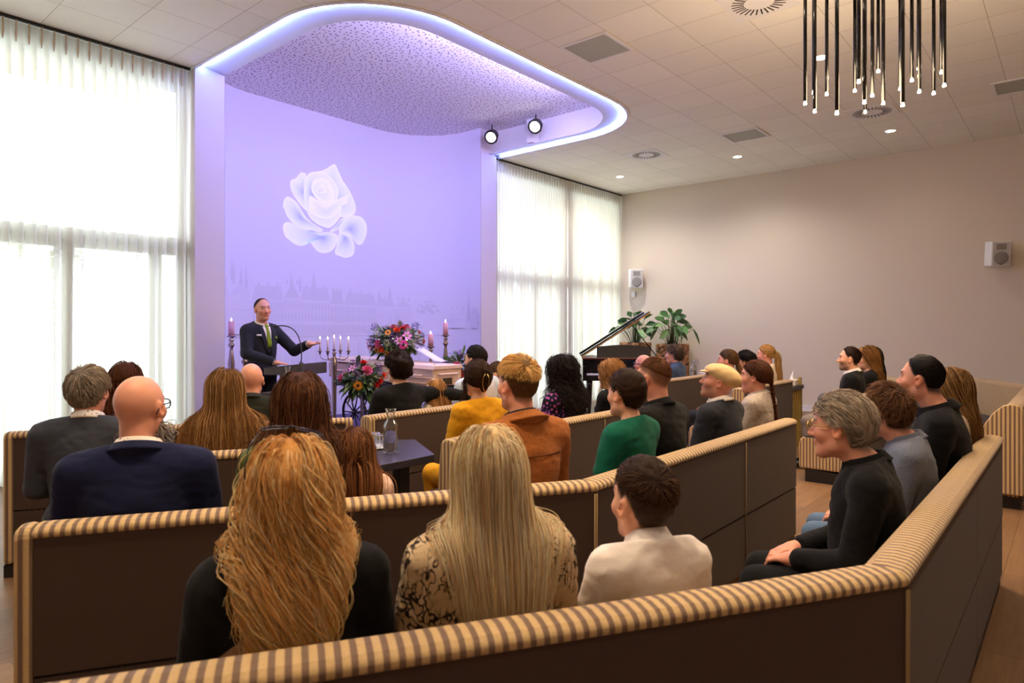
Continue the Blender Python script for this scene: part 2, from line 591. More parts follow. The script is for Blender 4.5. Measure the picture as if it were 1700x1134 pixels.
# sheer curtains
def sheer():
    t = NT('sheer_voile')
    tr = t.n('ShaderNodeBsdfTransparent'); tr.inputs['Color'].default_value = (1.0, .985, .95, 1)
    tl = t.n('ShaderNodeBsdfTranslucent'); tl.inputs['Color'].default_value = (.80, .775, .71, 1)
    df = t.n('ShaderNodeBsdfDiffuse'); df.inputs['Color'].default_value = (.86, .82, .74, 1)
    m1 = t.n('ShaderNodeMixShader'); m1.inputs['Fac'].default_value = 0.45
    t.l(tl.outputs[0], m1.inputs[1]); t.l(df.outputs[0], m1.inputs[2])
    lw = t.n('ShaderNodeLayerWeight', Blend=0.35)
    r = t.n('ShaderNodeMapRange'); r.inputs['To Min'].default_value = 0.88; r.inputs['To Max'].default_value = 1.0
    t.l(lw.outputs['Facing'], r.inputs['Value'])
    m2 = t.n('ShaderNodeMixShader')
    t.l(r.outputs[0], m2.inputs['Fac'])
    t.l(tr.outputs[0], m2.inputs[1]); t.l(m1.outputs[0], m2.inputs[2])
    t.l(m2.outputs[0], t.out.inputs['Surface'])
    return t.m
M_SHEER = sheer()
M_HEADER = fabric('curtain_header', lin(214, 196, 172), weave=300, fold=0)
def curtain(x0, x1, period, label, amp=.042, group=None):
    Y = WIN + .10
    r_ = np.random.default_rng(int(abs(x0) * 100))
    nx = int((x1 - x0) / period * 12) + 1
    zs = np.concatenate([np.linspace(0.02, 4.36, 15), [4.42, 4.47, 4.53, 4.56]])
    X = np.linspace(x0, x1, nx)
    ph = 2 * np.pi * (X - x0) / period
    jit = np.cumsum(r_.normal(size=nx)) * .035
    V = []
    for z in zs:
        k = min(1, max(0, (4.47 - z) / 0.25))
        w = (.25 + .75 * k)
        low = 1 - z / 4.6
        a = amp * w * (1 + .45 * np.sin(ph * .213 + 1.3) * low)
        y = Y + a * np.sin(ph + jit * 2.2 * low + .35 * np.sin(ph * .5) * low) + a * .35 * np.sin(2 * ph + 1 + jit * low)
        xx = X + .012 * low * np.sin(ph * .37 + 2) 
        V.append(np.stack([xx, y, np.full(nx, z)], 1))
    V = np.concatenate(V)
    i = np.arange(nx - 1)
    F = np.concatenate([np.stack([r * nx + i, r * nx + i + 1, (r + 1) * nx + i + 1, (r + 1) * nx + i], 1) for r in range(len(zs) - 1)])
    root = empty('curtain', ((x0 + x1) / 2, Y, 0), label, 'curtain', group=group)
    o = link_mesh('curtain_cloth', np_mesh('curtain_cloth', V, F), M_SHEER, root, loc=(-(x0 + x1) / 2, -Y, 0))
    # pinch pleats along the header
    m = MB()
    x = x0 + period * .25
    while x < x1:
        m.tube([(x, Y - .028, 4.565), (x, Y - .030, 4.50), (x, Y - .022, 4.44), (x, Y - .018, 4.36)], [.010, .008, .013, .004], 6)
        x += period
    m.build('pleat', M_HEADER, root, loc=(-(x0 + x1) / 2, -Y, 0))
    return root
curtain(XL + .05, 0.75, .105, 'sheer white curtain at the far left end of the window wall')
curtain(0.78, 3.40, .105, 'tall sheer white pleated curtain left of the purple stage alcove')
curtain(8.70, 10.92, .085, 'sheer white curtain beside the right pillar of the stage alcove')
curtain(10.94, 13.0, .085, 'sheer white curtain behind the piano next to the right wall')
for a, b, s in ((XL, 3.42, 'left'), (8.67, RIGHT, 'right')):
    m = MB(); m.box(a, b, WIN + .075, WIN + .115, CEIL - .024, CEIL - .002); tag(m.build('curtain_rail', M_DARK), f'dark ceiling rail carrying the sheer curtains {s} of the alcove', 'curtain rail')
m = MB(); m.box(10.86, 11.02, WIN + .16, 8.06, 0, CEIL); struct(m.build('wall_post', M_WALL))
# ------------------------------------------------------------------ upholstered benches
def striped(name, light, dark, bump=0.5):
    t = NT(name)
    uv = t.n('ShaderNodeTexCoord').outputs['UV']
    sx = t.n('ShaderNodeSeparateXYZ'); t.l(uv, sx.inputs[0])
    mu = t.n('ShaderNodeMath', operation='MULTIPLY'); mu.inputs[1].default_value = 2 * math.pi
    t.l(sx.outputs['X'], mu.inputs[0])
    si = t.n('ShaderNodeMath', operation='SINE'); t.l(mu.outputs[0], si.inputs[0])
    ma = t.n('ShaderNodeMapRange'); ma.inputs['From Min'].default_value = -1
    t.l(si.outputs[0], ma.inputs['Value'])
    r = t.ramp([(0.30, dark), (0.55, light), (1, light)])
    t.l(ma.outputs[0], r.inputs['Fac'])
    nz = t.n('ShaderNodeTexNoise', Scale=220.0, Detail=2.0)
    t.l(t.obj(), nz.inputs['Vector'])
    r2 = t.ramp([(0.3, (.78, .78, .78)), (0.7, (1, 1, 1))]); t.l(nz.outputs['Fac'], r2.inputs['Fac'])
    mx = t.n('ShaderNodeMixRGB', blend_type='MULTIPLY'); mx.inputs['Fac'].default_value = .7
    t.l(r.outputs['Color'], mx.inputs['Color1']); t.l(r2.outputs['Color'], mx.inputs['Color2'])
    t.l(mx.outputs['Color'], t.b.inputs['Base Color'])
    t.b.inputs['Roughness'].default_value = .8
    t.b.inputs['Sheen Weight'].default_value = .2
    t.bump(ma.outputs[0], bump, .006)
    return t.m
M_STRIPE = striped('striped_chenille', lin(204, 172, 122), lin(120, 94, 76))
M_PANEL = fabric('brown_panel_fabric', lin(74, 58, 50), .85, weave=420, fold=.04, var=.10, sheen=.1)
M_SEAT = fabric('dark_seat_fabric', lin(70, 62, 66), .9, weave=420, fold=.1, var=.1)
M_PLINTH = plain('plinth_wood', lin(92, 66, 44), .5)
M_PLINTH_D = plain('plinth_dark', lin(26, 22, 20), .5)
M_PIPING = plain('gold_piping', lin(150, 122, 80), .7)
PERIOD = .031

def extrude(name, prof, L, m0, m1, mat, parent, u0=0.0, bevel=0.008, smooth=True, cap_uv=True):
    """profile (a, z) swept along local +X from a*m0 to L+a*m1"""
    n = len(prof)
    me = bpy.data.meshes.new(name)
    bm = bmesh.new()
    uvl = bm.loops.layers.uv.new('UVMap')
    A = [bm.verts.new((a * m0, a, z)) for a, z in prof]
    B = [bm.verts.new((L + a * m1, a, z)) for a, z in prof]
    for k in range(n):
        k2 = (k + 1) % n
        f = bm.faces.new((A[k], B[k], B[k2], A[k2]))
        for lp in f.loops:
            lp[uvl].uv = ((lp.vert.co.x + u0) / PERIOD, lp.vert.co.z)
    for ring in (A, B):
        f = bm.faces.new(ring)
        for lp in f.loops:
            lp[uvl].uv = (lp.vert.co.y / PERIOD + .2, lp.vert.co.z)
    bmesh.ops.recalc_face_normals(bm, faces=bm.faces)
    bm.to_mesh(me); bm.free()
    o = link_mesh(name, me, mat, parent)
    if bevel:
        md = o.modifiers.new('bevel', 'BEVEL'); md.width = bevel; md.segments = 3
        md.limit_method = 'ANGLE'; md.angle_limit = math.radians(35); md.loop_slide = False
    return o

BACK_PROF = [(.020, .866), (-.003, .868), (-.008, .880), (-.003, .893), (.014, .903), (.05, .907), (.085, .903), (.108, .890),
             (.122, .868), (.150, .62), (.165, .43), (.020, .43)]
SEAT_PROF = [(.13, .13), (.62, .13), (.625, .36), (.612, .42), (.585, .445), (.55, .452), (.13, .452)]
CUSH_PROF = [(.155, .448), (.56, .446), (.575, .455), (.56, .468), (.155, .474)]

def bench(p0, p1, label, m0=0.0, m1=0.0, group=None, seam0=False, seam1=False, u0=0.0, end0=False, end1=False):
    p0 = Vector(p0); p1 = Vector(p1)
    d = p1 - p0
    L = d.length
    ang = math.atan2(d.y, d.x)
    t = empty('bench', (p0.x, p0.y, 0), label, 'bench', ang, group)
    g = .0012
    m = (m0, m1)
    def pr(poly): return poly
    e0 = .055 if end0 else 0.0; e1 = .055 if end1 else 0.0
    roll = [(-.006, .085), (-.008, .87), (-.003, .893), (.014, .903), (.05, .907), (.085, .903), (.108, .890), (.122, .868), (.150, .62), (.165, .43), (.165, .085)]
    if end0: extrude('end_roll', roll, e0, 0, 0, M_STRIPE, t, bevel=.02)
    if end1: extrude('end_roll', roll, e1, 0, 0, M_STRIPE, t, bevel=.02).location = (L - e1, 0, 0)
    extrude('back_panel', [(.0, .418), (.0, .870), (.02, .870), (.02, .418)], L - e0 - e1, *m, M_PANEL, t, bevel=.004).location = (e0, 0, 0)
    extrude('base_panel', [(.002, .075), (.002, .410), (.03, .410), (.03, .075)], L - e0 - e1, *m, M_PANEL, t, bevel=.004).location = (e0, 0, 0)
    extrude('backrest', BACK_PROF, L - e0 - e1, *m, M_STRIPE, t, u0).location = (e0, 0, 0)
    extrude('seat', SEAT_PROF, L, *m, M_STRIPE, t, u0, bevel=.015)
    extrude('seat_cushion', CUSH_PROF, L, *m, M_SEAT, t, bevel=.006)
    extrude('frame', [(.03, .10), (.03, .43), (.13, .43), (.13, .10)], L, *m, M_STRIPE, t, bevel=0)
    extrude('plinth', [(.012, .0), (.012, .078), (.03, .078), (.03, .10), (.56, .13), (.56, .0)], L, *m, M_PLINTH if (m0 or m1) else M_PLINTH_D, t, bevel=0)
    for f, x in ((seam0, 0.004), (seam1, L - .004)):
        if f:
            mb = MB(); mb.tube([(x, -.004, .10), (x, -.004, .43), (x, -.006, .86)], .0032, 6)
            mb.build('piping', M_PIPING, t)
    return t

TA = math.tan(math.radians(15.5))
ux, uy = .857, -.515
GB = None
def A_pt(n, t): return (n * .515 + t * ux, n * .857 + t * uy)
# row nearest the camera
c1 = (2.005, .345)
s1 = (c1[0] - 2.06 * ux, c1[1] - 2.06 * uy)
bench(s1, c1, 'angled brown bench nearest the camera with cream striped top, blonde women sitting on it', 0, -TA, seam1=True, end0=True)
bench(c1, (3.63, .345), 'brown striped-top bench section at lower right with two older men in grey and black jackets', TA, 0, seam0=True)
bench((3.632, .345), (4.95, .345), 'short end section of the nearest bench, next to the bare wooden floor at right', 0, 0)
# second row
c2 = (2.328, 1.535)
s2 = (.569, 2.605)
bench(s2, c2, 'angled brown bench right behind the bearded bald man in navy blazer', 0, -TA, seam1=True, end0=True)
bench(c2, (3.975, 1.535), 'straight brown bench section behind the boy in the green T-shirt', TA, 0, seam0=True, seam1=True)
bench((3.977, 1.535), (4.93, 1.535), 'short bench end section behind the woman with the braid and the flat cap man', 0, 0)
# third row
bench(A_pt(3.75, -1.04), A_pt(3.75, .10), 'angled bench behind the grey haired man and the woman with long straight brown-blonde hair', end0=True, end1=True)
bench((2.69, 2.745), (4.29, 2.745), 'straight bench with striped end behind the woman in the yellow blouse', seam1=True, end0=True)
bench((4.292, 2.745), (4.93, 2.745), 'short bench end section behind the bald man in glasses near the aisle')
# front row
bench(A_pt(4.88, -1.70), A_pt(4.88, .42), 'angled front bench at left, behind the auburn haired woman and bald man in dark green', end0=True, end1=True)
bench((3.02, 3.97), (4.93, 3.97), 'front straight bench on which the curly haired man in black rests his arm', end0=True)
# benches across the aisle
bench((7.05, 3.97), (8.9, 3.97), 'far front bench across the aisle, beside the man in a denim shirt')
bench((7.05, 2.76), (8.72, 2.76), 'far bench across the aisle below the two white tissue boxes, next to the slatted table', end0=True)
bench((7.05, 1.55), (9.55, 1.55), 'bench across the aisle with the dark haired man in black suit sitting at its end', end0=True)
bench((9.55, 1.55), (11.2, 2.54), 'pale angled bench far right behind the woman with dreadlocks, facing the windows', -TA * 0, 0)
bench((7.12, .36), (9.6, .36), 'bench at the right edge of the photo with a striped curved arm end')
bench((9.6, .36), (11.6, 1.56), 'pale grey lit bench back at the far right edge beyond the striped arm')
# sloping arm at the end of the right-hand bench
t = [o for o in COL.objects if o.get('label', '').startswith('bench at the right edge')][0]
arm = extrude('end_panel', [(-.01, .13), (-.01, .86), (.01, .895), (.07, .907), (.13, .89), (.20, .82), (.26, .72), (.30, .60), (.315, .47), (.315, .13)], .07, 0, 0, M_STRIPE, t, bevel=.012)
arm.location = (-.071, 0, 0)

# ------------------------------------------------------------------ tables, carafes, glasses, tissues
M_TABLE = plain('dark_stained_table', lin(46, 42, 54), .38, noise=.15, nscale=60)
M_TLEG = plain('table_leg_black', lin(24, 22, 22), .5)
def glass_mat():
    t = NT('clear_glass')
    t.b.inputs['Base Color'].default_value = (.97, .99, .99, 1)
    t.b.inputs['Roughness'].default_value = .02
    t.b.inputs['Transmission Weight'].default_value = 1.0
    t.b.inputs['IOR'].default_value = 1.3
    return t.m
def thin_glass():
    t = NT('thin_clear_glass')
    tr = t.n('ShaderNodeBsdfTransparent'); tr.inputs['Color'].default_value = (.98, .99, .99, 1)
    gl = t.n('ShaderNodeBsdfGlossy'); gl.inputs['Roughness'].default_value = .03
    lw = t.n('ShaderNodeLayerWeight', Blend=.32)
    r = t.n('ShaderNodeMapRange'); r.inputs['To Min'].default_value = .06; r.inputs['To Max'].default_value = .55
    t.l(lw.outputs['Fresnel'], r.inputs['Value'])
    mx = t.n('ShaderNodeMixShader'); t.l(r.outputs[0], mx.inputs['Fac'])
    t.l(tr.outputs[0], mx.inputs[1]); t.l(gl.outputs[0], mx.inputs[2]); t.l(mx.outputs[0], t.out.inputs['Surface'])
    return t.m
M_GLASS = thin_glass()
M_WATER = glass_mat()
M_WATER.node_tree.nodes['Principled BSDF'].inputs['IOR'].default_value = 1.12
M_WATER.name = 'water'
M_SILVER = plain('silver_tray', lin(190, 188, 190), .25, metal=1.0)
M_OAK = plain('oak_box', lin(196, 150, 96), .5, noise=.12, nscale=25)
M_TISSUE = plain('white_tissue', lin(238, 234, 232), .9)

def table(poly, z, label, legs):
    cx_ = sum(p[0] for p in poly) / len(poly); cy_ = sum(p[1] for p in poly) / len(poly)
    t = empty('side_table', (cx_, cy_, 0), label, 'table')
    m = MB(); m.prism([(x - cx_, y - cy_) for x, y in poly], z - .045, z)
    m.build('table_top', M_TABLE, t, bevel=.004)
    for x, y in legs:
        m = MB(); m.box(x - cx_ - .035, x - cx_ + .035, y - cy_ - .035, y - cy_ + .035, 0, z - .045)
        m.build('leg', M_TLEG, t)
    return t
TZ = .80
table([(2.08, 2.92), (2.70, 2.92), (2.98, 3.42), (2.62, 3.72), (2.32, 3.55)], TZ, 'dark table in front of the small girl, carrying a water carafe and glasses', [(2.30, 3.05), (2.55, 3.05), (2.62, 3.50)])
table([(2.62, 4.34), (2.96, 4.14), (3.30, 4.62), (2.95, 4.95), (2.66, 4.74)], TZ, 'dark table further forward carrying a wooden tissue box', [(2.70, 4.35), (2.95, 4.3), (2.95, 4.75)])

def carafe(loc, label, h=.27, group=None, z=None):
    t = empty('water_carafe', loc, label, 'carafe', group=group)
    k = h / .27
    p = [(.0, .0), (.044, .0), (.047, .004), (.047, .155), (.044, .172), (.030, .195), (.022, .212), (.022, .222), (.034, .268), (.036, .27),
         (.0335, .268), (.0195, .222), (.0195, .212), (.0275, .194), (.0415, .171), (.0443, .154), (.0443, .012), (.0, .010)]
    m = MB(); m.lathe([(r * k, zz * k) for r, zz in p], 28)
    m.build('glass_body', M_GLASS, t)
    q = [(.0, .0125), (.0435, .0125), (.0435, .13), (0, .13)]
    m = MB(); m.lathe([(r * k, zz * k) for r, zz in q], 24)
    m.build('water', M_WATER, t)
    return t
def tumbler(loc, label, group):
    t = empty('drinking_glass', loc, label, 'glass', group=group)
    p = [(0, .085), (.026, .085), (.032, .078), (.036, .0), (.0335, .0), (.0295, .076), (.025, .081), (0, .081)]
    m = MB(); m.lathe(p, 20); m.build('glass_body', M_GLASS, t)
    return t
def tray(loc, label):
    m = MB(); m.lathe([(0, 0), (.085, 0), (.10, .008), (.098, .011), (.084, .004), (0, .004)], 32)
    o = m.build('tray', M_SILVER, None, loc=loc)
    tag(o, label, 'tray')
# near table
carafe((2.56, 3.16, TZ + .0005), 'glass carafe half full of water on the dark table beside the girl', .265)
tray((2.60, 3.37, TZ + .0005), 'small round silver tray under upturned glasses behind the near carafe')
for k, (x, y) in enumerate([(2.60, 3.315), (2.545, 3.385), (2.635, 3.40)]):
    tumbler((x, y, TZ + .006), 'upturned drinking glass on the small silver tray behind the near carafe', 'upturned glasses on the silver tray')

def tissue_box(loc, mat, label, rz=0, sx=.24, sy=.13, sz=.075):
    t = empty('tissue_box', loc, label, 'tissue box', rz)
    m = MB(); m.box(-sx / 2, sx / 2, -sy / 2, sy / 2, 0, sz)
    m.build('box_body', mat, t, bevel=.004)
    V = []; F = []
    n = 9
    for j in range(6):
        f = j / 5
        for i in range(n):
            a = 2 * math.pi * i / n
            r = .05 * (1 - f * .85) + .008 * math.sin(3 * a + j)
            V.append((r * math.cos(a) + .03 * f, r * .5 * math.sin(a) + .006 * math.sin(5 * f), sz + .11 * f + .012 * math.sin(2 * a) * f))
    for j in range(5):
        for i in range(n):
            F.append((j * n + i, j * n + (i + 1) % n, (j + 1) * n + (i + 1) % n, (j + 1) * n + i))
    link_mesh('tissue', np_mesh('tissue', V, np.array(F)), M_TISSUE, t)
    return t
tissue_box((2.68, 4.33, TZ + .0005), M_OAK, 'light wooden tissue box with white tissue on the forward dark table', .5, .26, .14, .085)
carafe((2.80, 4.62, TZ + .0005), 'glass carafe beside the wooden tissue box, behind the dark brown haired woman', .25)

# far slatted table at the end of the third bench on the right
t = empty('slatted_table', (9.04, 2.92, 0), 'small table with yellowish vertical slats at the end of the far right bench', 'table')
m = MB(); m.box(-.22, .26, -.12, .30, .75, .80); m.build('table_top', M_TABLE, t)
M_SLAT = plain('slat_wood', lin(168, 140, 70), .5)
for k in range(6):
    m = MB(); m.box(-.20 + k * .085, -.165 + k * .085, -.10, -.07, 0.02, .75); m.build('slat', M_SLAT, t)
for s_ in (-.08, .28):
    m = MB(); m.box(.20, .24, s_ - .02, s_ + .02, 0, .90); m.build('post', M_SLAT, t)
m = MB(); m.box(-.20, .24, -.095, .28, 0, .03); m.build('foot_board', M_SLAT, t)
M_WBOX = plain('cream_box', lin(226, 214, 200), .7)
tissue_box((9.15, 2.90, .8005), M_WBOX, 'white tissue box on the far slatted table near the right wall', .1, .20, .12, .07)
carafe((9.00, 3.02, .8005), 'water carafe on the far slatted table right of the blonde ponytail woman', .25)
t = table([(8.95, 4.02), (9.60, 4.02), (9.60, 4.60), (8.95, 4.60)], TZ, 'dark table at the end of the far front bench, right of the denim shirt man', [(9.02, 4.10), (9.52, 4.10), (9.02, 4.52), (9.52, 4.52)])
carafe((9.17, 4.32, TZ + .0005), 'water carafe standing right of the curly grey haired man in denim', .29)
tissue_box((9.41, 4.24, TZ + .0005), M_WBOX, 'white tissue box between the far carafe and the flat cap', .2, .28, .15, .10)
# ------------------------------------------------------------------ implicit surfaces for figures
def np3(*a): return np.array(a, dtype=np.float32)

class Prim:
    """kind 'c' tapered capsule, 'e' ellipsoid; op '+', '-', k smoothing"""
    __slots__ = ('kind', 'a', 'b', 'r1', 'r2', 'k', 'op', 'M')
    def __init__(s, kind, a, b=None, r1=0, r2=0, k=.03, op='+', M=None):
        s.kind = kind; s.a = np.asarray(a, np.float32); s.k = k; s.op = op; s.M = M
        s.b = None if b is None else np.asarray(b, np.float32)
        s.r1 = r1; s.r2 = r2
    def dist(s, P):
        if s.kind == 'c':
            ba = s.b - s.a
            pa = P - s.a
            h = np.clip(pa @ ba / max(float(ba @ ba), 1e-9), 0, 1)
            return np.linalg.norm(pa - h[..., None] * ba, axis=-1) - (s.r1 + (s.r2 - s.r1) * h)
        q = P - s.a
        if s.M is not None: q = q @ s.M      # columns = local axes
        k0 = np.linalg.norm(q / s.b, axis=-1)
        k1 = np.linalg.norm(q / (s.b * s.b), axis=-1) + 1e-9
        return k0 * (k0 - 1) / k1
    def bounds(s):
        if s.kind == 'c':
            r = max(s.r1, s.r2)
            return np.minimum(s.a, s.b) - r, np.maximum(s.a, s.b) + r
        r = s.b if s.M is None else np.full(3, s.b.max())
        return s.a - r, s.a + r
    def grown(s, g, k=None):
        p = Prim(s.kind, s.a, s.b, s.r1, s.r2, s.k if k is None else k, s.op, s.M)
        if s.kind == 'c': p.r1 = s.r1 + g; p.r2 = s.r2 + g
        else: p.b = s.b + np.float32(g)
        return p
def cap(a, b, r1, r2, k=.03, op='+'): return Prim('c', a, b, r1, r2, k, op)
def ell(c, r, k=.03, op='+', M=None): return Prim('e', c, np.asarray(r, np.float32), k=k, op=op, M=M)

def smin(a, b, k):
    h = np.maximum(k - np.abs(a - b), 0) / k
    return np.minimum(a, b) - h * h * k * .25
def field(prims, P):
    d = np.full(P.shape[:-1], 1.0, np.float32)
    for p in prims:
        q = p.dist(P)
        if p.op == '+': d = smin(d, q, p.k)
        else: d = -smin(-d, q, p.k)
    return d

def grid_field(prims, lo, hi, h):
    n = np.ceil((hi - lo) / h).astype(int) + 1
    ax = [lo[i] + h * np.arange(n[i], dtype=np.float32) for i in range(3)]
    D = np.full(n, .25, np.float32)
    for p in prims:
        b0, b1 = p.bounds()
        mg = p.k + 2.5 * h + .02
        i0 = np.clip(np.floor((b0 - mg - lo) / h).astype(int), 0, n); i1 = np.clip(np.ceil((b1 + mg - lo) / h).astype(int) + 1, 0, n)
        if np.any(i1 <= i0): continue
        sl = tuple(slice(i0[k], i1[k]) for k in range(3))
        P = np.stack(np.meshgrid(*[ax[k][sl[k]] for k in range(3)], indexing='ij'), -1).astype(np.float32)
        q = p.dist(P)
        if p.op == '+': D[sl] = smin(D[sl], q, p.k)
        else: D[sl] = -smin(-D[sl], q, p.k)
    return D, ax

def surface_nets(D, ax):
    S = D < 0
    nx, ny, nz = D.shape
    c = [(i, j, k) for i in (0, 1) for j in (0, 1) for k in (0, 1)]
    cnt = np.zeros((nx - 1, ny - 1, nz - 1), np.int8)
    for i, j, k in c: cnt += S[i:nx - 1 + i, j:ny - 1 + j, k:nz - 1 + k]
    act = (cnt > 0) & (cnt < 8)
    idx = np.argwhere(act)
    if len(idx) == 0: return np.zeros((0, 3)), np.zeros((0, 4), int)
    vid = np.full(act.shape, -1, np.int32)
    vid[tuple(idx.T)] = np.arange(len(idx))
    val = {q: D[idx[:, 0] + q[0], idx[:, 1] + q[1], idx[:, 2] + q[2]] for q in c}
    acc = np.zeros((len(idx), 3)); w = np.zeros(len(idx))
    for a in c:
        for axis in range(3):
            if a[axis]: continue
            b = list(a); b[axis] = 1; b = tuple(b)
            va, vb = val[a], val[b]
            m = (va < 0) != (vb < 0)
            t = np.where(m, va / np.where(m, va - vb, 1), 0)
            p = np.array(a, float)[None, :].repeat(len(idx), 0); p[:, axis] += t
            acc[m] += p[m]; w[m] += 1
    loc = acc / w[:, None]
    h = ax[0][1] - ax[0][0]
    V = (idx + loc) * h + np.array([ax[0][0], ax[1][0], ax[2][0]])
    Q = []
    for axis in range(3):
        o1, o2 = (axis + 1) % 3, (axis + 2) % 3
        A = [slice(None)] * 3; B = [slice(None)] * 3
        A[axis] = slice(0, -1); B[axis] = slice(1, None)
        ch = S[tuple(A)] != S[tuple(B)]
        e = np.argwhere(ch)
        ok = (e[:, o1] > 0) & (e[:, o2] > 0) & (e[:, o1] < D.shape[o1] - 1) & (e[:, o2] < D.shape[o2] - 1)
        e = e[ok]
        def g(d1, d2):
            f = e.copy(); f[:, o1] += d1; f[:, o2] += d2
            return vid[tuple(f.T)]
        q = np.stack([g(-1, -1), g(0, -1), g(0, 0), g(-1, 0)], 1)
        flip = S[tuple(e.T)]
        q[~flip] = q[~flip][:, ::-1]
        Q.append(q)
    Q = np.concatenate(Q)
    Q = Q[(Q >= 0).all(1)]
    return V, Q

def wob(P, f, seed=0):
    """cheap smooth noise in about [-1,1]"""
    r = np.random.default_rng(seed)
    s = 0
    for k in range(4):
        d = r.normal(size=3); d /= np.linalg.norm(d)
        s = s + np.sin(f * (1 + .45 * k) * (P @ d.astype(np.float32)) + r.random() * 6.28 + 1.1 * np.sin(f * .6 * (P @ np.roll(d, 1).astype(np.float32))))
    return s / 4

def sdf_mesh(prims, h, post=None, pad=.03, lo=None, hi=None):
    b = [p.bounds() for p in prims if p.op == '+']
    lo = (np.min([x[0] for x in b], 0) - pad - h * 2).astype(np.float32) if lo is None else np.asarray(lo, np.float32)
    hi = (np.max([x[1] for x in b], 0) + pad + h * 2).astype(np.float32) if hi is None else np.asarray(hi, np.float32)
    D, ax = grid_field(prims, lo, hi, h)
    if post is not None:
        P = np.stack(np.meshgrid(*ax, indexing='ij'), -1)
        D = post(D, P)
    D[0] = D[-1] = .1; D[:, 0] = D[:, -1] = .1; D[:, :, 0] = D[:, :, -1] = .1
    return surface_nets(D, ax)

def tubes(Pth, R, k=3, col=None):
    """Pth (N,M,3) R (N,M) -> V,F,C"""
    N, M, _ = Pth.shape
    T = np.empty_like(Pth)
    T[:, 1:-1] = Pth[:, 2:] - Pth[:, :-2]; T[:, 0] = Pth[:, 1] - Pth[:, 0]; T[:, -1] = Pth[:, -1] - Pth[:, -2]
    T /= np.linalg.norm(T, axis=2, keepdims=True) + 1e-9
    ref = np.zeros_like(T); ref[..., 0] = .3; ref[..., 1] = .9; ref[..., 2] = .15
    A = np.cross(T, ref); A /= np.linalg.norm(A, axis=2, keepdims=True) + 1e-9
    B = np.cross(T, A)
    a = 2 * np.pi * np.arange(k) / k
    V = Pth[:, :, None, :] + R[:, :, None, None] * (A[:, :, None, :] * np.cos(a)[None, None, :, None] + B[:, :, None, :] * np.sin(a)[None, None, :, None])
    V = V.reshape(-1, 3)
    base = (np.arange(N)[:, None, None] * M + np.arange(M - 1)[None, :, None]) * k
    j = np.arange(k)[None, None, :]; j2 = (j + 1) % k
    F = np.stack([base + j, base + j2, base + k + j2, base + k + j], -1).reshape(-1, 4)
    C = None
    if col is not None:
        C = np.repeat(col, k, axis=1).reshape(-1, 3) if col.ndim == 3 else np.repeat(col, M * k, axis=0)
    return V, F, C
# ------------------------------------------------------------------ people
M_SKIN = vcol('skin', rough=.5, spec=.4, sss=.12, bump=.05, bscale=350)
M_HAIR = vcol('hair', rough=.6, spec=.18, trans=.28)
M_HAIRSOFT = vcol('hair_matte', rough=.6, spec=.25, trans=.3)

def rotm(yaw=0, pitch=0, roll=0):
    """columns: right, forward, up.  yaw>0 turns left, pitch>0 looks up"""
    m = Matrix.Rotation(yaw, 3, 'Z') @ Matrix.Rotation(pitch, 3, 'X') @ Matrix.Rotation(roll, 3, 'Y')
    return np.array(m, dtype=np.float32)

def head_prims(Hc, Hm, s, jaw=1.0, nose=1.0):
    W = lambda x, y, z: Hc + Hm @ (s * np3(x, y, z))
    E = lambda c, r, k=.02, op='+', M=None: ell(W(*c), np3(*r) * s, k * s, op, Hm if M is None else Hm @ M)
    C = lambda a, b, r1, r2, k=.015, op='+': cap(W(*a), W(*b), r1 * s, r2 * s, k * s, op)
    L = [E((0, -.012, .031), (.0785, .098, .095)), E((0, .026, -.022), (.0625, .068, .085), .03)]
    for sx in (-1, 1):
        L.append(C((sx * .040 * jaw, .0, -.062), (sx * .012, .066, -.092), .028, .022, .03))
        L.append(E((sx * .042, .060, -.018), (.024, .024, .022), .025))
    L.append(E((0, .074, -.095), (.022, .018, .018), .02))
    L.append(C((-.036, .078, .036), (.036, .078, .036), .012, .012, .02))
    for sx in (-1, 1):
        L.append(E((sx * .031, .104, .018), (.019, .018, .012), .014, '-'))
        L.append(E((sx * .031, .0805, .017), (.0135, .0125, .0125), .003))
    L.append(C((0, .090, .014), (0, .110 * (1 + .02 * nose), -.022), .0085, .0125 * nose, .012))
    for sx in (-1, 1):
        L.append(E((sx * .013, .099, -.026), (.009, .011, .008), .008))
    L.append(E((0, .088, -.052), (.026, .014, .009), .008))
    L.append(E((0, .087, -.064), (.022, .013, .009), .008))
    L.append(C((-.016, .1040, -.0585), (.016, .1040, -.0585), .0016, .0016, .004, '-'))
    for sx in (-1, 1):
        Me = np.array(Matrix.Rotation(sx * math.radians(-22), 3, 'Z') @ Matrix.Rotation(math.radians(10), 3, 'X'), np.float32)
        L.append(E((sx * .0835, -.008, -.004), (.0105, .021, .034), .008, '+', Me))
        L.append(E((sx * .0935, -.003, -.002), (.0085, .010, .018), .006, '-', Me))
    return L

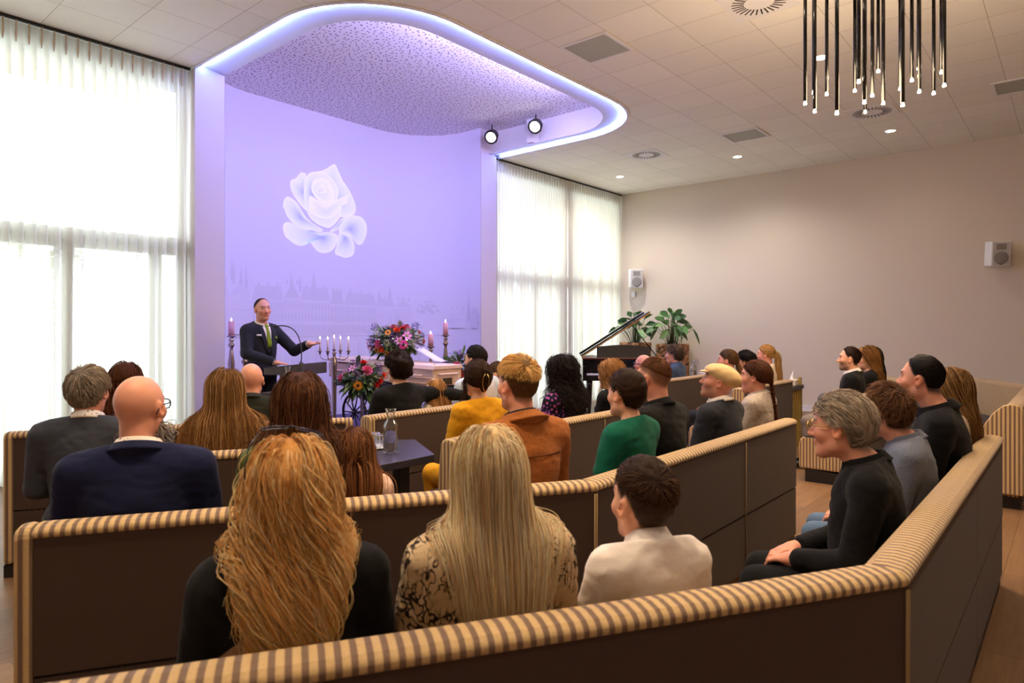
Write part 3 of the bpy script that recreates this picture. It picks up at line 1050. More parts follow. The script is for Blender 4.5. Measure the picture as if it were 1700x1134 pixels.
def hand_prims(w, f, n, side, curl=.5, s=1.0):
    """w wrist, f finger direction, n palm normal"""
    w = np3(*w); f = np3(*f); f /= np.linalg.norm(f)
    n = np3(*n); n = n - f * (n @ f); n /= np.linalg.norm(n)
    sd = np.cross(f, n) * side
    L = [ell(w + f * .048 * s, np3(.040, .050, .017) * s, .02, M=np.stack([sd, f, n], 1)), cap(w - f * .02 * s, w + f * .03 * s, .026 * s, .027 * s, .02)]
    for i, ln in enumerate((.070, .079, .073, .056)):
        o = (i - 1.5) * .0185 * s
        b = w + f * (.088 - .004 * abs(i - 1.2)) * s - sd * o
        c1, c2 = curl * .7, curl * 1.6
        m = b + (f * math.cos(c1) + n * math.sin(c1)) * ln * .52 * s
        e = m + (f * math.cos(c2) + n * math.sin(c2)) * ln * .48 * s
        L += [cap(b - f * .015 * s, m, .0092 * s, .0085 * s, .006), cap(m, e, .0084 * s, .0068 * s, .004)]
    b = w + f * .025 * s + sd * .034 * s
    m = b + (f * .75 + sd * .55 + n * .25) * .036 * s
    e = m + (f * .95 + sd * .10 + n * .25) * .030 * s
    L += [cap(b - sd * .012 * s, m, .0125 * s, .0105 * s, .008), cap(m, e, .0102 * s, .0078 * s, .004)]
    return L

def seated_joints(ht, sex, w=1.0, lean=0.0, hs=1.0):
    u = (ht - .45) / .905
    Z = lambda t: .45 + t * u
    g = {'m': 1.06, 'f': .94, 'c': 1.0}[sex] * w
    J = dict(u=u, g=g)
    ly = lambda t: lean * t
    J['pelvis'] = np3(0, 0, Z(.10)); J['belly'] = np3(0, .005 + ly(.26), Z(.27)); J['chest'] = np3(0, -.008 + ly(.42), Z(.44))
    J['neck0'] = np3(0, -.016 + ly(.58), Z(.615)); J['head'] = np3(0, .028 + ly(.78), ht - .125 * hs)
    sw = .182 * u * g
    for s, n in ((-1, 'l'), (1, 'r')):
        J['sh' + n] = np3(s * sw, -.012 + ly(.55), Z(.560))
        J['el' + n] = np3(s * (sw + .045), .045, Z(.265))
        J['wr' + n] = np3(s * .085, .27 * u, Z(.20))
        J['hf' + n] = np3(-s * .45, .85, -.15); J['hn' + n] = np3(0, -.15, -1)
        J['hip' + n] = np3(s * .085 * u, .03, Z(.10)); J['kn' + n] = np3(s * .105 * u, .43 * u, .44 + .09 * u)
        J['an' + n] = np3(s * .105 * u, .43 * u + .0, .09); J['toe' + n] = np3(s * .12 * u, .43 * u + .15, .04)
    return J

def torso_prims(J, sex):
    u, g = J['u'], J['g']
    L = [ell(J['pelvis'], np3(.170 * g, .128 * g, .115) * u, .05), ell(J['belly'], np3(.140 * g, .108 * g, .16) * u, .06),
         ell(J['chest'], np3(.158 * g, .108 * g, .175) * u, .06)]
    c = (J['shl'] + J['shr']) / 2
    L.append(cap(J['shl'] * .75 + c * .25, J['shr'] * .75 + c * .25, .060 * u, .060 * u, .07))
    for s in ('l', 'r'):
        L.append(cap(J['sh' + s] * .60 + c * .40 + np3(0, -.008, .018 * u), J['neck0'] + np3(0, 0, .02), .042 * u, .046 * u, .05))
    if sex == 'f':
        for s in (-1, 1): L.append(ell(J['chest'] + np3(s * .07, .085, .005) * u, np3(.062, .055, .062) * u, .04))
    return L

def arm_prims(J, s, to=1.0):
    u, g = J['u'], J['g']
    k = 1.0 if g > .97 else .88
    L = [cap(J['sh' + s], J['el' + s], .052 * u * k, .041 * u * k, .035)]
    w = J['el' + s] + (J['wr' + s] - J['el' + s]) * to
    L.append(cap(J['el' + s], w, .042 * u * k, .029 * u * k, .02))
    return L

def leg_prims(J, s):
    u, g = J['u'], J['g']
    return [cap(J['hip' + s], J['kn' + s], .082 * u * g, .060 * u, .04), cap(J['kn' + s], J['an' + s], .056 * u, .038 * u, .02)]

# ---- hair helpers (head frame coordinates, unit scale) ----
HC = np3(0, -.012, .030); HR_ = np3(.0785, .0995, .0970)
PH = np.array([0, .5, .9, 1.18, 1.38, 1.6, 1.82, 2.15, 3.15])
PH8 = np.array([0, .5, .9, 1.25, 1.55, 1.78, 2.15, 3.15])
HL_SHORT = np.array([.076, .072, .052, .030, .018, .034, .015, -.060, -.074])
HL_LONG = np.array([.078, .070, .045, .020, .005, .0, -.02, -.032, -.038])
HL_FRINGE = np.array([.066, .062, .045, .022, .010, .030, .0, -.070, -.082])
HL_RECEDE = np.array([.104, .098, .070, .034, .016, .034, .012, -.064, -.076])
HL_BALD = np.array([.2, .2, .2, .2, .2, .2, .2, .2])
def hairline(q, hl):
    phi = np.arctan2(np.abs(q[..., 0]), q[..., 1] + .012)
    return np.interp(phi, PH if len(hl) == 9 else PH8, hl)

def scalp_dirs(n, hl, rg, zmin=-.95):
    out = []
    tot = 0
    while tot < n:
        d = rg.normal(size=(n * 3, 3)); d /= np.linalg.norm(d, axis=1)[:, None]
        q = HC + d * HR_
        ok = q[:, 2] > hairline(q, hl)
        out.append(d[ok]); tot += ok.sum()
    return np.concatenate(out)[:n].astype(np.float32)

def shell(hl, thick, seed, top=0.0, back=0.0, noise=.25, freq=55.0, side=0.0):
    """hair mass as a displaced ellipsoid; returns V in head frame, F"""
    nt, nph = 46, 64
    th = np.linspace(0.0, math.pi * .98, nt)[:, None]; ph = np.linspace(0, 2 * math.pi, nph, endpoint=False)[None]
    d = np.stack([np.sin(th) * np.cos(ph), np.sin(th) * np.sin(ph), np.cos(th) * np.ones_like(ph)], -1).reshape(-1, 3)
    q = HC + d * HR_
    m = np.clip((q[:, 2] - hairline(q, hl) + .006) / .030, 0, 1); m = m * m * (3 - 2 * m)
    t = thick + top * np.clip(d[:, 2], 0, 1) ** 2 + back * np.clip(-d[:, 1], 0, 1) + side * np.abs(d[:, 0])
    t = t * (1 + noise * wob(q, freq, seed) + .22 * wob(q, freq * 3.1, seed + 1))
    q = q + d * (m * t - (1 - m) * .010)[:, None]
    F = []
    i = np.arange(nph); j = (i + 1) % nph
    for r in range(nt - 1):
        F.append(np.stack([r * nph + i, (r + 1) * nph + i, (r + 1) * nph + j, r * nph + j], 1))
    return q, np.concatenate(F)

def lerpc(c1, c2, t): return np.array(c1)[None] * (1 - t[:, None]) + np.array(c2)[None] * t[:, None]

class Hair:
    def __init__(s, P):
        s.P = P; s.rg = np.random.default_rng(P['seed']); s.V = []; s.F = []; s.C = []; s.n = 0
    def add(s, V, F, C):
        s.V.append(V); s.F.append(F + s.n); s.C.append(C); s.n += len(V)
    def H(s, q): return s.P['Hc'] + (q * s.P['hs']) @ s.P['Hm'].T
    def shell(s, hl, thick, cols, dark=.55, **k):
        V, F = shell(hl, thick, s.P['seed'], **k)
        c = np.array(cols[0])[None] * dark * (1 + .25 * wob(V, 130, s.P['seed'] + 5))[:, None]
        s.add(s.H(V), F, np.clip(c, 0, 1))
    def paths(s, Pth, rad, cols, k=3, taper=.35, jitter=.15, root_dark=.80):
        root_dark = s.P.get('root_dark', root_dark)
        N, M, _ = Pth.shape
        t = np.linspace(0, 1, M)
        R = rad * (1 - (1 - taper) * t ** 2)[None] * s.rg.uniform(.7, 1.3, (N, 1))
        R[:, -1] *= .3
        c = lerpc(cols[0], cols[1], s.rg.random(N) ** 1.2) * (1 + jitter * s.rg.normal(size=(N, 1)))
        if len(cols) > 2:
            pick = s.rg.random(N) < .15
            c[pick] = np.array(cols[2])
        c = c[:, None, :] * (root_dark + (1 - root_dark) * np.clip(t * 2.2, 0, 1))[None, :, None]
        V, F, C = tubes(Pth, R, k, np.clip(c, 0.002, 1))
        s.add(V, F, C)
    def short(s, n, hl, L, lift, cols, rad=.0012, sweep=(0, 0, 0), crown=(0, -.55, .83), wild=.25, curl=0.0, pts=6, sidecut=.5, base=.0):
        rg = s.rg
        d = scalp_dirs(n, hl, rg)
        cr = np.array(crown) / np.linalg.norm(crown)
        fl = d - cr
        fl = fl + np.array(sweep)
        fl = fl - d * (fl * d).sum(1)[:, None]
        fl /= np.linalg.norm(fl, axis=1)[:, None] + 1e-6
        # local cowlicks: smooth direction noise keeps locks together
        nz = np.stack([wob(d, 9, s.P['seed'] + i) for i in range(3)], 1) * wild * 1.6 + rg.normal(size=(n, 3)) * wild * .35
        nz -= d * (nz * d).sum(1)[:, None]
        fl = fl + nz
        topf = np.clip((d[:, 2] + .2) / 1.0, 0, 1)
        edge = np.clip(((HC + d * HR_)[:, 2] - hairline(HC + d * HR_, hl)) / .055, .22, 1)
        ln = L * edge * (sidecut + (1 - sidecut) * topf) * rg.uniform(.6, 1.2, n)
        lf = lift * (.4 + .6 * edge) * (sidecut + (1 - sidecut) * topf) * rg.uniform(.3, 1.3, n)
        t = np.linspace(0, 1, pts)
        u = d[:, None, :] + fl[:, None, :] * (ln[:, None] * t[None] / .1)[..., None]
        if curl > 0:
            ph = rg.random((n, 1)) * 6.28; fr = rg.uniform(7, 13, (n, 1))
            a = np.cross(d, fl); 
            u = u + curl * 10 * (a[:, None, :] * (np.sin(ph + fr * t[None]) * t[None])[..., None])
        u /= np.linalg.norm(u, axis=2, keepdims=True)
        r = 1 + (base + lf[:, None] * (1.6 * t - .75 * t * t)[None]) / .095
        if curl > 0: r = r + curl * 8 * (np.cos(ph + fr * t[None]) * t[None])
        q = HC + u * HR_ * r[..., None]
        s.paths(s.H(q.reshape(-1, 3)).reshape(n, pts, 3), rad, cols)
    def gather(s, n, hl, G, cols, rad=.0014, lift=.006, pts=9):
        """hair combed from the scalp to a gathering point G (head frame)"""
        rg = s.rg
        d = scalp_dirs(n, hl, rg)
        g = (np.array(G) - HC) / HR_; gl = np.linalg.norm(g); g = g / gl
        t = np.linspace(0, 1, pts)
        u = d[:, None] * (1 - t)[None, :, None] + g[None, None] * t[None, :, None]
        u /= np.linalg.norm(u, axis=2, keepdims=True) + 1e-6
        r = 1 + (lift * rg.uniform(.3, 1.2, n)[:, None] * np.sin(np.pi * np.clip(t * 1.0, 0, 1))[None]) / .09 + (gl - 1) * (t ** 2.5)[None]
        q = HC + u * HR_ * r[..., None] + rg.normal(size=(n, 1, 3)) * .006 * t[None, :, None]
        s.paths(s.H(q.reshape(-1, 3)).reshape(n, pts, 3), rad, cols)
    def drape(s, roots, v, steps, ds, grav, clear, coll, back=.0, drift=None, inward=.22, behind=.26):
        p = roots.copy(); v = v / (np.linalg.norm(v, axis=1)[:, None] + 1e-9)
        out = [p.copy()]
        e = .004
        zstick = s.P['Hc'][2] + .012
        znk = s.P['J']['neck0'][2] + .02
        for k in range(steps):
            v = v + np3(0, 0, -grav)
            if back: v = v + np3(0, -back, 0)
            if drift is not None: v = v + drift * .05
            lo = p[:, 2] < zstick + .01
            v[lo, :2] *= .45
            v[lo, 1] -= behind * (p[lo, 1] > -.07)
            lo2 = p[:, 2] < znk + .04
            v[lo2, 0] -= inward * p[lo2, 0] / .15
            v /= np.linalg.norm(v, axis=1)[:, None]
            q = p + v * ds
            for it in range(2):
                f = field(coll, q)
                m = f < clear
                if not m.any(): break
                qm = q[m]
                g = np.stack([field(coll, qm + d_) - f[m] for d_ in (np3(e, 0, 0), np3(0, e, 0), np3(0, 0, e))], 1)
                g /= np.linalg.norm(g, axis=1)[:, None] + 1e-9
                q[m] = qm + g * (clear[m] - f[m])[:, None]
            f = field(coll, q)
            m = (f > clear) & (q[:, 2] > zstick)
            if m.any():
                qm = q[m]
                g = np.stack([field(coll, qm + d_) - f[m] for d_ in (np3(e, 0, 0), np3(0, e, 0), np3(0, 0, e))], 1)
                g /= np.linalg.norm(g, axis=1)[:, None] + 1e-9
                q[m] = qm - g * ((f[m] - clear[m]) * .75)[:, None]
            v = (q - p); v /= np.linalg.norm(v, axis=1)[:, None] + 1e-9
            p = q
            out.append(p.copy())
        return np.stack(out, 1)
    def long(s, n_guides, kids, hl, length, cols, rad=.0015, wave=0.0, wfreq=5.0, layers=.018, back=.05, part=0.0, steps=26, spread=.011,
             grav=.22, vol=.004, lenvar=.16, flip=0.0, tipspread=1.0, sideback=.35, frizz=.0, coh=.5, inward=.22, behind=.26):
        rg = s.rg; P = s.P
        d = scalp_dirs(n_guides, hl, rg)
        q = HC + d * HR_ * 1.01
        sx = np.where(d[:, 0] > part, 1.0, -1.0)
        fr_ = np.clip(d[:, 1] + .35, 0, 1) * np.clip(d[:, 2] + .1, 0, 1)
        v = np.stack([.75 * d[:, 0] + sx * .75 * fr_, -sideback - .25 * np.clip(d[:, 1], 0, 1), -.55 * np.ones(n_guides)], 1)
        v = v - d * (v * d).sum(1)[:, None]
        v = v @ P['Hm'].T
        roots = s.H(q)
        up = np.clip(d[:, 2], 0, 1)
        clear = (vol + layers * (.15 + .85 * up) * rg.uniform(.2, 1.0, n_guides) * .6).astype(np.float32)
        G = s.drape(roots.astype(np.float32), v.astype(np.float32), steps, length / steps, grav, clear, P['coll'], back, inward=inward, behind=behind)
        for _ in range(4): G[:, 2:-1] = .5 * G[:, 2:-1] + .25 * (G[:, 1:-2] + G[:, 3:])
        M = steps + 1
        t = np.linspace(0, 1, M)
        # resample with individual lengths
        K = n_guides * kids
        Pth = np.repeat(G, kids, 0)
        lv = 1 - lenvar * rg.random(K) ** 1.5
        idx = lv[:, None] * t[None] * (M - 1)
        i0 = np.clip(idx.astype(int), 0, M - 2); fr = (idx - i0)[..., None]
        a = np.take_along_axis(Pth, i0[..., None].repeat(3, 2), 1); b = np.take_along_axis(Pth, (i0 + 1)[..., None].repeat(3, 2), 1)
        Pth = a * (1 - fr) + b * fr
        off = rg.normal(size=(K, 1, 3)) * spread
        Pth = Pth + off * (.6 + (.4 * tipspread - .25) * t)[None, :, None]
        if wave > 0:
            gp = np.repeat(rg.normal(size=n_guides) * coh + 3.5 * wob(d, 3.0, P['seed'] + 9), kids)[:, None]; gf = np.repeat(1 + .25 * wob(d, 3.0, P['seed'] + 19), kids)[:, None] * wfreq
            ga = np.repeat(rg.uniform(.5, 1.3, n_guides), kids)[:, None]
            amp = wave * ga * np.clip(t * 2.0 - .25, 0, 1)[None] 
            T = np.gradient(Pth, axis=1); T /= np.linalg.norm(T, axis=2, keepdims=True) + 1e-9
            ax1 = np.cross(T, np3(0, 1, .2)); ax1 /= np.linalg.norm(ax1, axis=2, keepdims=True) + 1e-9
            ax2 = np.cross(T, ax1)
            ph = gp + gf * 2 * np.pi * t[None] * (length / .5)
            Pth = Pth + ax1 * (amp * np.sin(ph))[..., None] + ax2 * (amp * .5 * np.cos(ph))[..., None] * np.where(P['coll'] is None, 1, 1)
        if frizz > 0:
            Pth = Pth + np.cumsum(rg.normal(size=Pth.shape) * frizz, 1) * t[None, :, None]
        s.paths(Pth, rad, cols)
    def tail(s, n, G, v, length, cols, rad=.0016, spread=.012, wave=0.0, steps=16, grav=.3, tip=.6, back=.0, clear=.012):
        rg = s.rg; P = s.P
        ng = max(12, n // 8)
        roots = s.H(np.array(G)[None] + rg.normal(size=(ng, 3)) * .006)
        vv = (np.array(v)[None] + rg.normal(size=(ng, 3)) * .12) @ P['Hm'].T
        cl = (clear + rg.random(ng) * spread * 1.2).astype(np.float32)
        Gd = s.drape(roots.astype(np.float32), vv.astype(np.float32), steps, length / steps, grav, cl, P['coll'], back)
        k = n // ng
        Pth = np.repeat(Gd, k, 0)
        t = np.linspace(0, 1, steps + 1)
        prof = np.sin(np.pi * np.clip(.15 + t * (.85 * tip + .1), 0, 1))
        Pth = Pth + (rg.normal(size=(len(Pth), 1, 3)) * spread) * prof[None, :, None]
        if wave > 0:
            ph = np.repeat(rg.random(ng) * 6.28, k)[:, None]
            Pth[..., 0] += wave * np.sin(ph + 11 * t[None]) * t[None]; Pth[..., 1] += wave * np.cos(ph + 9 * t[None]) * t[None] * .6
        s.paths(Pth, rad, cols)
    def done(s, parent, name='hair', mat=None):
        V = np.concatenate(s.V); C = np.concatenate(s.C)
        return link_mesh(name, np_mesh(name, V, np.concatenate(s.F), C), mat or M_HAIR, parent)

def collar(parent, J, mat, name='collar', r=.064, h=.034, flare=.016, zoff=0.0, tilt=-.34, gap=0.0, thick=.006):
    u = J['u']
    c = J['neck0'] + np3(0, .012, .012 * u + zoff)
    M = Matrix.Rotation(tilt, 3, 'X')
    n = 36
    prof = [(r, -.03), (r, h * .55), (r + .001, h), (r + .004 + thick * .5, h + .003), (r + thick + .004, h * .95), (r + flare + thick, h * .2), (r + flare * 1.4 + thick, -.004), (r + flare, -.008), (r + .004, -.03)]
    V = []
    for k in range(n):
        a = math.pi / 2 + gap + (2 * math.pi - 2 * gap) * k / (n if gap == 0 else n - 1)
        for rr, z in prof:
            v = M @ Vector((rr * u * math.cos(a) * 1.0, rr * u * 1.08 * math.sin(a), z * u))
            V.append((v.x + c[0], v.y + c[1], v.z + c[2]))
    m = len(prof); F = []
    for k in range(n if gap == 0 else n - 1):
        k2 = (k + 1) % n
        for i in range(m):
            i2 = (i + 1) % m
            F.append((k * m + i, k2 * m + i, k2 * m + i2, k * m + i2))
    return link_mesh(name, np_mesh(name, V, np.array(F)), mat, parent)

def front_y(prims, x, z, y0=.35, post=0.0, back=False):
    """surface point of a figure seen from its front (or back)"""
    P = np3(x, -y0 if back else y0, z)
    for _ in range(40):
        d = float(field(prims, P[None])[0]) - post
        if d < .0008: break
        P = P + np3(0, d if back else -d, 0)
    return P

def strip(parent, name, prims, rows, mat, off=.003, post=0.0, nx=6, thick=.003, back=False):
    """cloth patch lying on the figure: rows of (z, x0, x1)"""
    V = []
    for z, x0, x1 in rows:
        for i in range(nx):
            p = front_y(prims, x0 + (x1 - x0) * i / (nx - 1), z, post=post, back=back)
            V.append((p[0], p[1] + (off if not back else -off), p[2]))
    F = [(r * nx + i, r * nx + i + 1, (r + 1) * nx + i + 1, (r + 1) * nx + i) for r in range(len(rows) - 1) for i in range(nx - 1)]
    o = link_mesh(name, np_mesh(name, V, np.array(F)), mat, parent)
    md = o.modifiers.new('solid', 'SOLIDIFY'); md.thickness = thick; md.offset = 0
    return o

SKINS = dict(fair=lin(226, 170, 140), pink=lin(222, 156, 130), tan=lin(196, 140, 106), olive=lin(186, 134, 104), brown=lin(120, 76, 54))

def person(label, pos, ht, yaw, look, sex='m', skin='fair', w=1.0, lean=0.0, hs=1.0, hair=None, scalp=None, hl=None, top=None, topmat=None, topname='jacket',
           trousers=None, collar_mat=None, collar_kw=None, extra=None, J=None, h=.008, hc=.012, pitch=0.0, roll=0.0, grow=.015, fold=.008, neck=.056,
           sleeve=.9, zstage=0.0, stubble=0.0, seed=1, headoff=(0, 0), ears=True, root_dark=.80, joints=None, group=None, neckline=.0, shoe=None, beard=None):
    """look: absolute heading of the face in degrees (0 = world +Y, positive turns left)"""
    yaw = math.radians(yaw); look = math.radians(look)
    if J is None: J = seated_joints(ht, sex, w, lean, hs)
    J['head'] = J['head'] + np3(headoff[0], headoff[1], 0)
    if joints: 
        for k, v in joints.items(): J[k] = np3(*v)
    R = Matrix.Rotation(yaw, 3, 'Z')
    off = R @ Vector((float(J['head'][0]), float(J['head'][1]), 0))
    root = empty('person', (pos[0] - off.x, pos[1] - off.y, zstage), label, 'person', yaw, group)
    Hm = rotm(look - yaw, pitch, roll)
    Hc = J['head']
    u = J['u']
    hp = head_prims(Hc, Hm, hs)
    if not ears: hp = hp[:-4]
    nb = Hc + Hm @ (np3(0, -.022, -.055) * hs)
    neckp = [cap(J['neck0'] + np3(0, 0, -.03), nb, neck * hs * 1.04, neck * hs, .03)]
    tp = torso_prims(J, sex)
    arms = arm_prims(J, 'l') + arm_prims(J, 'r')
    hands = hand_prims(J['wrl'], J['hfl'], J['hnl'], -1, J.get('curll', .5), hs * .95) + hand_prims(J['wrr'], J['hfr'], J['hnr'], 1, J.get('curlr', .5), hs * .95)
    legs = leg_prims(J, 'l') + leg_prims(J, 'r')
    feet = [cap(J['an' + s] + np3(0, -.02, -.03), J['toe' + s], .036, .030, .02) for s in 'lr']
    shr = [p.grown(-.016) for p in tp] + [p.grown(-.006) for p in arms + legs]
    V, F = sdf_mesh(shr + feet + neckp + hp + hands, h)
    # skin colours
    q = ((V - Hc) @ Hm) / hs
    sk = np.array(SKINS[skin] if isinstance(skin, str) else skin)
    C = np.repeat(sk[None], len(V), 0) * (1 + .05 * wob(V, 60, seed))[:, None]
    inhead = (np.abs(q) < .16).all(1)
    def blend(mask, col, a): 
        m = (mask * a)[:, None]; C[:] = C * (1 - m) + np.array(col)[None] * m
    red = sk * np.array([1.05, .72, .66])
    sm = lambda x, a, b: np.clip((x - a) / (b - a), 0, 1)
    blend(inhead * np.exp(-((np.abs(q[:, 0]) - .045) ** 2 + (q[:, 1] - .07) ** 2 + (q[:, 2] + .02) ** 2) / .0006), red, .5)
    blend(inhead * np.exp(-(q[:, 0] ** 2 + (q[:, 1] - .115) ** 2 + (q[:, 2] + .02) ** 2) / .0003), red, .5)
    blend(inhead * np.exp(-((np.abs(q[:, 0]) - .085) ** 2 + (q[:, 1] + .006) ** 2 + (q[:, 2] + .004) ** 2) / .0006), red, .55)
    blend(inhead * (np.abs(q[:, 0]) < .021) * (np.abs(q[:, 2] + .058) < .0095) * (q[:, 1] > .092), sk * np.array([.80, .46, .44]), .8)
    hcol = np.array(scalp if scalp is not None else sk * .4)
    bz = q[:, 2] - (.0415 - 8 * (np.abs(q[:, 0]) - .032) ** 2)
    blend(inhead * (np.abs(bz) < .005) * (np.abs(np.abs(q[:, 0]) - .033) < .019) * (q[:, 1] > .06), hcol * .7, .8)
    for sx in (-1, 1):
        ed = np.sqrt((q[:, 0] - sx * .031) ** 2 + (q[:, 2] - .017) ** 2)
        mm = inhead * (q[:, 1] > .075)
        blend(mm * (((q[:, 0] - sx * .031) / .0125) ** 2 + ((q[:, 2] - .017) / .0062) ** 2 < 1), (.75, .72, .70), .9)
        blend(mm * (ed < .0058), (.03, .025, .02), .95)
        blend(mm * (np.abs(q[:, 2] - (.0235 - 12 * (q[:, 0] - sx * .031) ** 2)) < .0022) * (np.abs(q[:, 0] - sx * .031) < .014), sk * .3, .8)
    if stubble > 0:
        mk = sm(-q[:, 2], .015, .045) * sm(q[:, 1], -.01, .03) * inhead * (q[:, 2] > -.14)
        mk = np.maximum(mk * (np.abs(q[:, 0]) > -.1), (np.abs(q[:, 2] + .043) < .008) * (np.abs(q[:, 0]) < .03) * (q[:, 1] > .08))
        mk = mk * (1 - (np.abs(q[:, 0]) < .024) * (np.abs(q[:, 2] + .058) < .011))
        blend(mk, hcol * .8, stubble)
    if hl is not None:
        blend(inhead * sm(q[:, 2] - hairline(q, hl), -.012, .014) * sm(-np.abs(q[:, 0]), -.086, -.080), hcol * .75, .92)
    link_mesh('body', np_mesh('body', V, F, np.clip(C, 0, 1)), M_SKIN, root)
    # trousers and shoes
    tz = trousers or fabric('trousers_dark', lin(34, 34, 40), fold=.3)
    lp = [p.grown(.010) for p in legs] + [tp[0].grown(.008)]
    zk = J['belly'][2]
    V, F = sdf_mesh(lp, .016, post=lambda D, P: np.maximum(D + .004 * wob(P, 26, seed), P[..., 2] - zk))
    link_mesh('trousers', np_mesh('trousers', V, F), tz, root)
    sh = shoe or plain('shoe_black', lin(24, 22, 22), .4)
    for s in 'lr':
        ff = J['toe' + s]; an = J['an' + s]
        V, F = sdf_mesh([cap(an + np3(0, -.03, -.025), ff, .042, .036, .02), cap(an, an + np3(0, 0, .03), .045, .045, .02)], .014, post=lambda D, P: np.maximum(D, .004 - P[..., 2]))
        link_mesh('shoe', np_mesh('shoe', V, F), sh, root)
    # upper garment
    ga = arm_prims(J, 'l', sleeve) + arm_prims(J, 'r', sleeve) if sleeve > 0 else [cap(J['sh' + s], J['sh' + s] + (J['el' + s] - J['sh' + s]) * (1 + sleeve), .052 * u, .05 * u, .035) for s in 'lr']
    gp = [p.grown(grow) for p in tp + ga]
    nz = J['neck0'][2] + (.036 + neckline) * u
    ny = float(J['neck0'][1])
    zlow = J['pelvis'][2] - .03
    def post(D, P):
        wv = wob(P * np3(.8, 1, 1), 30, seed + 3) * .45 + np.abs(wob(P * np3(.6, .8, 1.1), 62, seed + 4)) * .75 + wob(P, 130, seed + 5) * .16
        D = D + fold * wv - fold * .4
        D = np.maximum(D, (P[..., 2] - (nz - .38 * (P[..., 1] - ny))) * .8)
        return D
    V, F = sdf_mesh(gp, hc, post=post)
    link_mesh(topname, np_mesh(topname, V, F), topmat, root)
    info = dict(root=root, J=J, Hc=Hc, Hm=Hm, hs=hs, seed=seed, coll=[hp[0], hp[1], neckp[0]] + gp, gp=gp, hp=hp, skin=sk, root_dark=root_dark)
    if collar_mat is not None:
        collar(root, J, collar_mat, **(collar_kw or {}))
    if hair is not None:
        H = Hair(info); hair(H); H.done(root)
    if beard is not None:
        H = Hair(info); beard(H); H.done(root, 'beard', M_HAIRSOFT)
    if extra is not None: extra(info)
    return info

def headtube(info, pts, r, mat, name, seg=6, closed=False):
    hs, Hm, Hc = info['hs'], info['Hm'], info['Hc']
    m = MB(); m.tube([Hc + Hm @ (np3(*p) * hs) for p in pts], r, seg, closed)
    return m.build(name, mat, info['root'])

M_LENS = None
def glasses(info, mat, up=False, round_=False, r=.0022):
    hs, Hm, Hc = info['hs'], info['Hm'], info['Hc']
    m = MB()
    if up: X = lambda x, y, z: (x * 1.22, -.012 + (y - .1) * .45 - (z - .01) * .9, .158 + (y - .1) * .60 + (z - .01) * .30 - x * .18 - 3.2 * x * x)
    else: X = lambda x, y, z: (x, y, z)
    W = lambda p: Hc + Hm @ (np3(*X(*p)) * hs)
    for sx in (-1, 1):
        ring = []
        for k in range(20):
            a = 2 * math.pi * k / 20
            ca, sa = math.cos(a), math.sin(a)
            e = 1.0 if round_ else .72
            ring.append(W((sx * .033 + .025 * math.copysign(abs(ca) ** e, ca), .108 - .10 * (abs(sx * .033 + .025 * ca) ** 2) * 3, .012 + .019 * math.copysign(abs(sa) ** e, sa))))
        m.tube(ring, r, 6, True)
        if up: tmp = [(sx * .060, .098, .018), (sx * .078, .05, .016), (sx * .083, -.01, .012), (sx * .083, -.045, -.01)]
        else: tmp = [(sx * .060, .098, .018), (sx * .078, .05, .016), (sx * .084, .0, .016), (sx * .086, -.018, .006), (sx * .085, -.035, -.02)]
        m.tube([W(p) for p in tmp], r, 6)
    m.tube([W((-.009, .110, .016)), W((0, .113, .020)), W((.009, .110, .016))], r, 6)
    return m.build('glasses', mat, info['root'])
def pattern(name, build, rough=.9):
    t = NT(name); build(t); t.b.inputs['Roughness'].default_value = rough
    t.b.inputs['Specular IOR Level'].default_value = .2
    return t.m
def _leopard(t):
    o = t.obj()
    mp = t.n('ShaderNodeMapping'); mp.inputs['Scale'].default_value = (1.35, 1.0, .8); t.l(o, mp.inputs['Vector'])
    nz = t.n('ShaderNodeTexNoise', Scale=12.0, Detail=2.0); t.l(mp.outputs[0], nz.inputs['Vector'])
    ad = t.n('ShaderNodeMixRGB', blend_type='ADD'); ad.inputs['Fac'].default_value = .06
    t.l(mp.outputs[0], ad.inputs['Color1']); t.l(nz.outputs['Color'], ad.inputs['Color2'])
    v = t.n('ShaderNodeTexVoronoi', Scale=62.0, feature='SMOOTH_F1'); t.l(ad.outputs[0], v.inputs['Vector'])
    r = t.ramp([(.0, lin(208, 178, 138)), (.36, lin(212, 184, 146)), (.42, lin(48, 38, 34)), (.50, lin(48, 38, 34)), (.56, lin(222, 200, 168))])
    t.l(v.outputs['Distance'], r.inputs['Fac'])
    w = t.n('ShaderNodeTexNoise', Scale=14.0); t.l(o, w.inputs['Vector'])
    r3 = t.ramp([(.38, (0, 0, 0)), (.5, (1, 1, 1))]); t.l(w.outputs['Fac'], r3.inputs['Fac'])
    mx = t.n('ShaderNodeMixRGB'); t.l(r3.outputs['Color'], mx.inputs['Fac'])
    mx.inputs['Color1'].default_value = (*lin(216, 190, 152), 1); t.l(r.outputs['Color'], mx.inputs['Color2'])
    t.l(mx.outputs[0], t.b.inputs['Base Color'])
    k = t.n('ShaderNodeTexWave', Scale=60.0, Distortion=2.0); t.l(o, k.inputs['Vector']); t.bump(k.outputs['Fac'], .4, .004)
